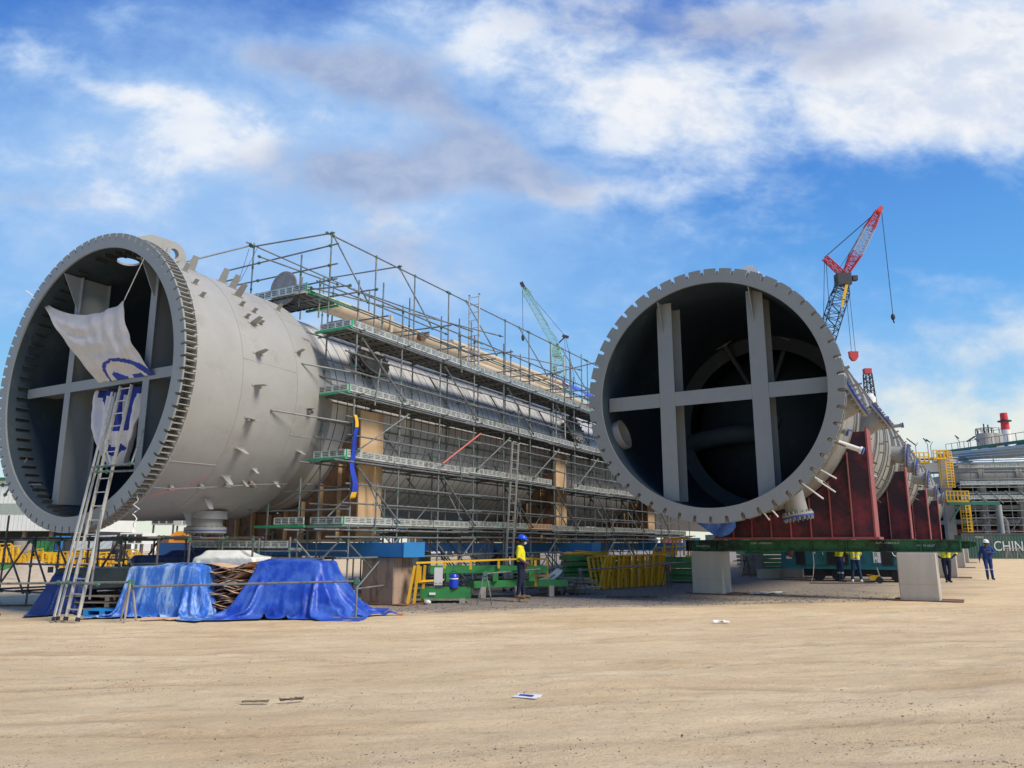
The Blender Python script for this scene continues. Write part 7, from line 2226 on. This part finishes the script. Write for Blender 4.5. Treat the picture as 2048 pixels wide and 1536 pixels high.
# yellow rail stacks in the left background
r = random.Random(12)
lb0 = ['at the far left picture edge', 'second from the left edge', 'third from the left edge', 'left of the sand mound', 'behind the sand mound', 'right of the sand mound', 'behind the small dark bundle', 'behind the ladder foot', 'right of the ladder foot', 'below the crouching worker', 'right of the crouching worker', 'nearest the dark blue tarpaulin']
for i, (u, v0, v1) in enumerate(((8, 1088, 1134), (26, 1094, 1130), (50, 1108, 1140), (76, 1100, 1126), (92, 1103, 1122), (108, 1106, 1140), (132, 1104, 1136), (158, 1100, 1134), (182, 1102, 1130), (206, 1106, 1128), (222, 1110, 1130), (262, 1100, 1124))):
    D = 1570 * 1.6 / (v1 - 1086); D = min(D, 48)
    c = PX(u, 1080, D); z1 = 1.6 + (1086 - v0) * D / 1570
    T = thing('guard_rail_stack', 'stack of yellow guard rails, ' + lb0[i], 'guard rails', (c.x, D, 0), R_(r.uniform(-20, 20)), 'stacks of yellow guard rails in the left background')
    w = 30 * D / 1570
    for k in range(3):
        y = k * .3; zt = z1 * (1 - .14 * k)
        mb = MB(); mb.bar((-w / 2, y, zt), (w / 2, y, zt + r.uniform(-.1, .1)), .07, .07); mb.build('top_rail', M['yellow'], T)
        mb = MB(); mb.bar((-w / 2, y, zt * .55), (w / 2, y, zt * .55), .05, .06); mb.build('middle_rail', M['yellow'], T)
        for p in range(4):
            x = -w / 2 + w * p / 3 + r.uniform(-.05, .05); mb = MB(); mb.bar((x, y, 0), (x + r.uniform(-.15, .15), y, zt), .10, .07); mb.build('post', M['yellow'], T)
    if i in (0, 1, 5): 
        mb = MB(); mb.box(-w / 2, w / 2, -.15, .2, .05, .35); mb.build('green_kickplate', M['green'], T)
for i, (u, v) in enumerate(((192, 1096), (210, 1098), (225, 1097))):
    simple('box', ['orange-brown box under the crouching worker, left', 'orange-brown box under the crouching worker, right', 'orange-brown box right of the crouching worker'][i], 'box', u + 34, u + 50, 1110, 1128, 42, M['yellow'] if i else M['rust'], .8, 1, M['cr_yel'])
# sand mound
mb = MB(); vs = []; n = 30
for j in range(9):
    for i in range(n):
        a = 2 * PI * i / n; q = j / 8; rr_ = 1.9 * q * (1 + .15 * mnoise.noise(Vector((math.cos(a), math.sin(a), 3))))
        vs.append((rr_ * math.cos(a) * 1.3, rr_ * math.sin(a), .85 * (1 - q) ** 1.1 + .05 * mnoise.noise(Vector((rr_ * 2, a * 2, 1))) - .02))
mb.add(vs, [(j * n + i, j * n + (i + 1) % n, (j + 1) * n + (i + 1) % n, (j + 1) * n + i) for j in range(8) for i in range(n)], True)
M['sand'] = mat('pale sand', (.46, .38, .28), .95, 0, .15, 5, .4, 20)
o = mb.build('sand_mound', M['sand'], None, PX(75, 1080, 38).xy.to_3d()); tag(o, 'small pale sand mound behind the low scaffold at the left', 'sand mound')
# orange machine
b_ = PX(338, 1080, 60); T = thing('excavator', 'orange construction machine seen below the left skirt', 'excavator', (b_.x, 60, 0))
z = lambda v: 1.6 + (1086 - v) * 60 / 1570
M['orange'] = mat('orange machine paint', (.75, .30, .02), .45, 0, .08, 2)
mb = MB(); mb.prism([(0, z(1086)), (0, z(1072)), (.5, z(1063)), (1.6, z(1062)), (3.4, z(1062)), (3.6, z(1086))], lambda x, y, k: (x, k, y), 0, 2.2); mb.build('house', M['orange'], T)
mb = MB(); mb.box(2.9, 4.2, .1, 1.6, z(1084), z(1056)); mb.build('cab', M['orange'], T)
mb = MB(); mb.box(3.1, 4.0, .02, .09, z(1078), z(1060)); mb.build('cab_window', M['slot'], T)
mb = MB(); mb.box(.3, 3.6, -.3, 2.4, .1, 1.1); mb.build('tracks', M['blackp'], T)
mb = MB(); mb.bar((1.2, -.1, z(1066)), (3.0, -.1, z(1076)), .3, .35); mb.build('boom', M['orange'], T)
mb = MB(); mb.box(.4, 1.3, -.04, -.0, z(1080), z(1072)); mb.build('vent', M['slot'], T)
# coloured boxes and buildings far behind the scaffold
bgc = [(300, 345, 1026, 1050, 120, 'conc2', 'pale stacked module left below the skirt', 'module'), (348, 375, 1030, 1052, 125, 'white', 'white cabin below the left skirt', 'cabin'), (240, 285, 1066, 1088, 70, 'tarpw', 'white low crate row below the tank', 'crate'),
    (762, 780, 1022, 1044, 120, 'yellow', 'yellow box seen right of the nearest tan saddle', 'box'), (782, 798, 1026, 1046, 118, 'blueb', 'blue box right of the yellow box behind the scaffold', 'box'), (800, 822, 1023, 1045, 121, 'cr_yel', 'dull yellow box behind the second scaffold bay', 'box'),
    (824, 850, 1026, 1060, 125, 'cr_dark', 'dark box behind the second scaffold bay', 'box'), (862, 886, 1028, 1060, 119, 'white', 'white box behind the third scaffold bay', 'box'), (884, 900, 1026, 1044, 117, 'redf', 'salmon red box behind the third scaffold bay', 'box'),
    (830, 850, 1066, 1080, 90, 'yellow', 'yellow box low behind the nearest blue beam', 'box'), (880, 900, 1066, 1080, 90, 'redf', 'red box low behind the scaffold', 'box'), (902, 922, 1066, 1080, 92, 'white', 'white box low behind the scaffold, by the red one', 'box'),
    (940, 956, 1026, 1050, 120, 'redf', 'orange-red box left of the tall double ladder', 'box'), (958, 976, 1029, 1052, 121, 'card', 'brown box left of the tall double ladder', 'box'), (880, 960, 1098, 1108, 75, 'tarpw', 'pale low slab stack behind the first tubes', 'slabs'),
    (940, 1000, 1100, 1116, 62, 'sand', 'sandy block row behind the seated workers', 'blocks'), (800, 900, 1104, 1110, 80, 'white', 'long white low unit behind the brown stained block', 'unit'), (1010, 1200, 1088, 1104, 100, 'conc2', 'pale concrete wall far behind the scaffold', 'wall'),
    (540, 700, 1090, 1104, 95, 'timberg', 'low grey wall behind the blue beams', 'wall'), (1210, 1330, 1086, 1100, 105, 'cr_dark', 'dark machinery row behind the yellow frames', 'machinery')]
for (u0, u1, v0, v1, D, m, lb, cat) in bgc:
    simple(cat.replace(' ', '_'), lb, cat, u0, u1, v0, max(v1, 1088) if v1 > 1060 else v1, D, M[m], 2.5, max(1, int((u1 - u0) / 12)), M['slot'] if m != 'white' else M['conc3'])
# long low machinery line closing the horizon far behind everything
r = random.Random(21)
names = [('cabin', 'white'), ('container', 'blueb'), ('container', 'cont'), ('container', 'rust'), ('cabin', 'conc2'), ('container', 'redf')]
k = 0
for u in range(-100, 2100, 46):
    if 1880 < u: continue
    nm, m = names[r.randrange(6)]; D = 150 + r.uniform(-12, 25); w = r.uniform(20, 44)
    simple(nm, 'far ' + {'white': 'white', 'blueb': 'blue', 'cont': 'green', 'rust': 'brown', 'conc2': 'grey', 'redf': 'red'}[m] + ' ' + nm + ' on the horizon, unit %d from the left' % (k + 1), nm, u, u + w, 1086 - r.uniform(8, 22), 1102, D, M[m], 3, 0, grp='far units on the horizon')
    k += 1
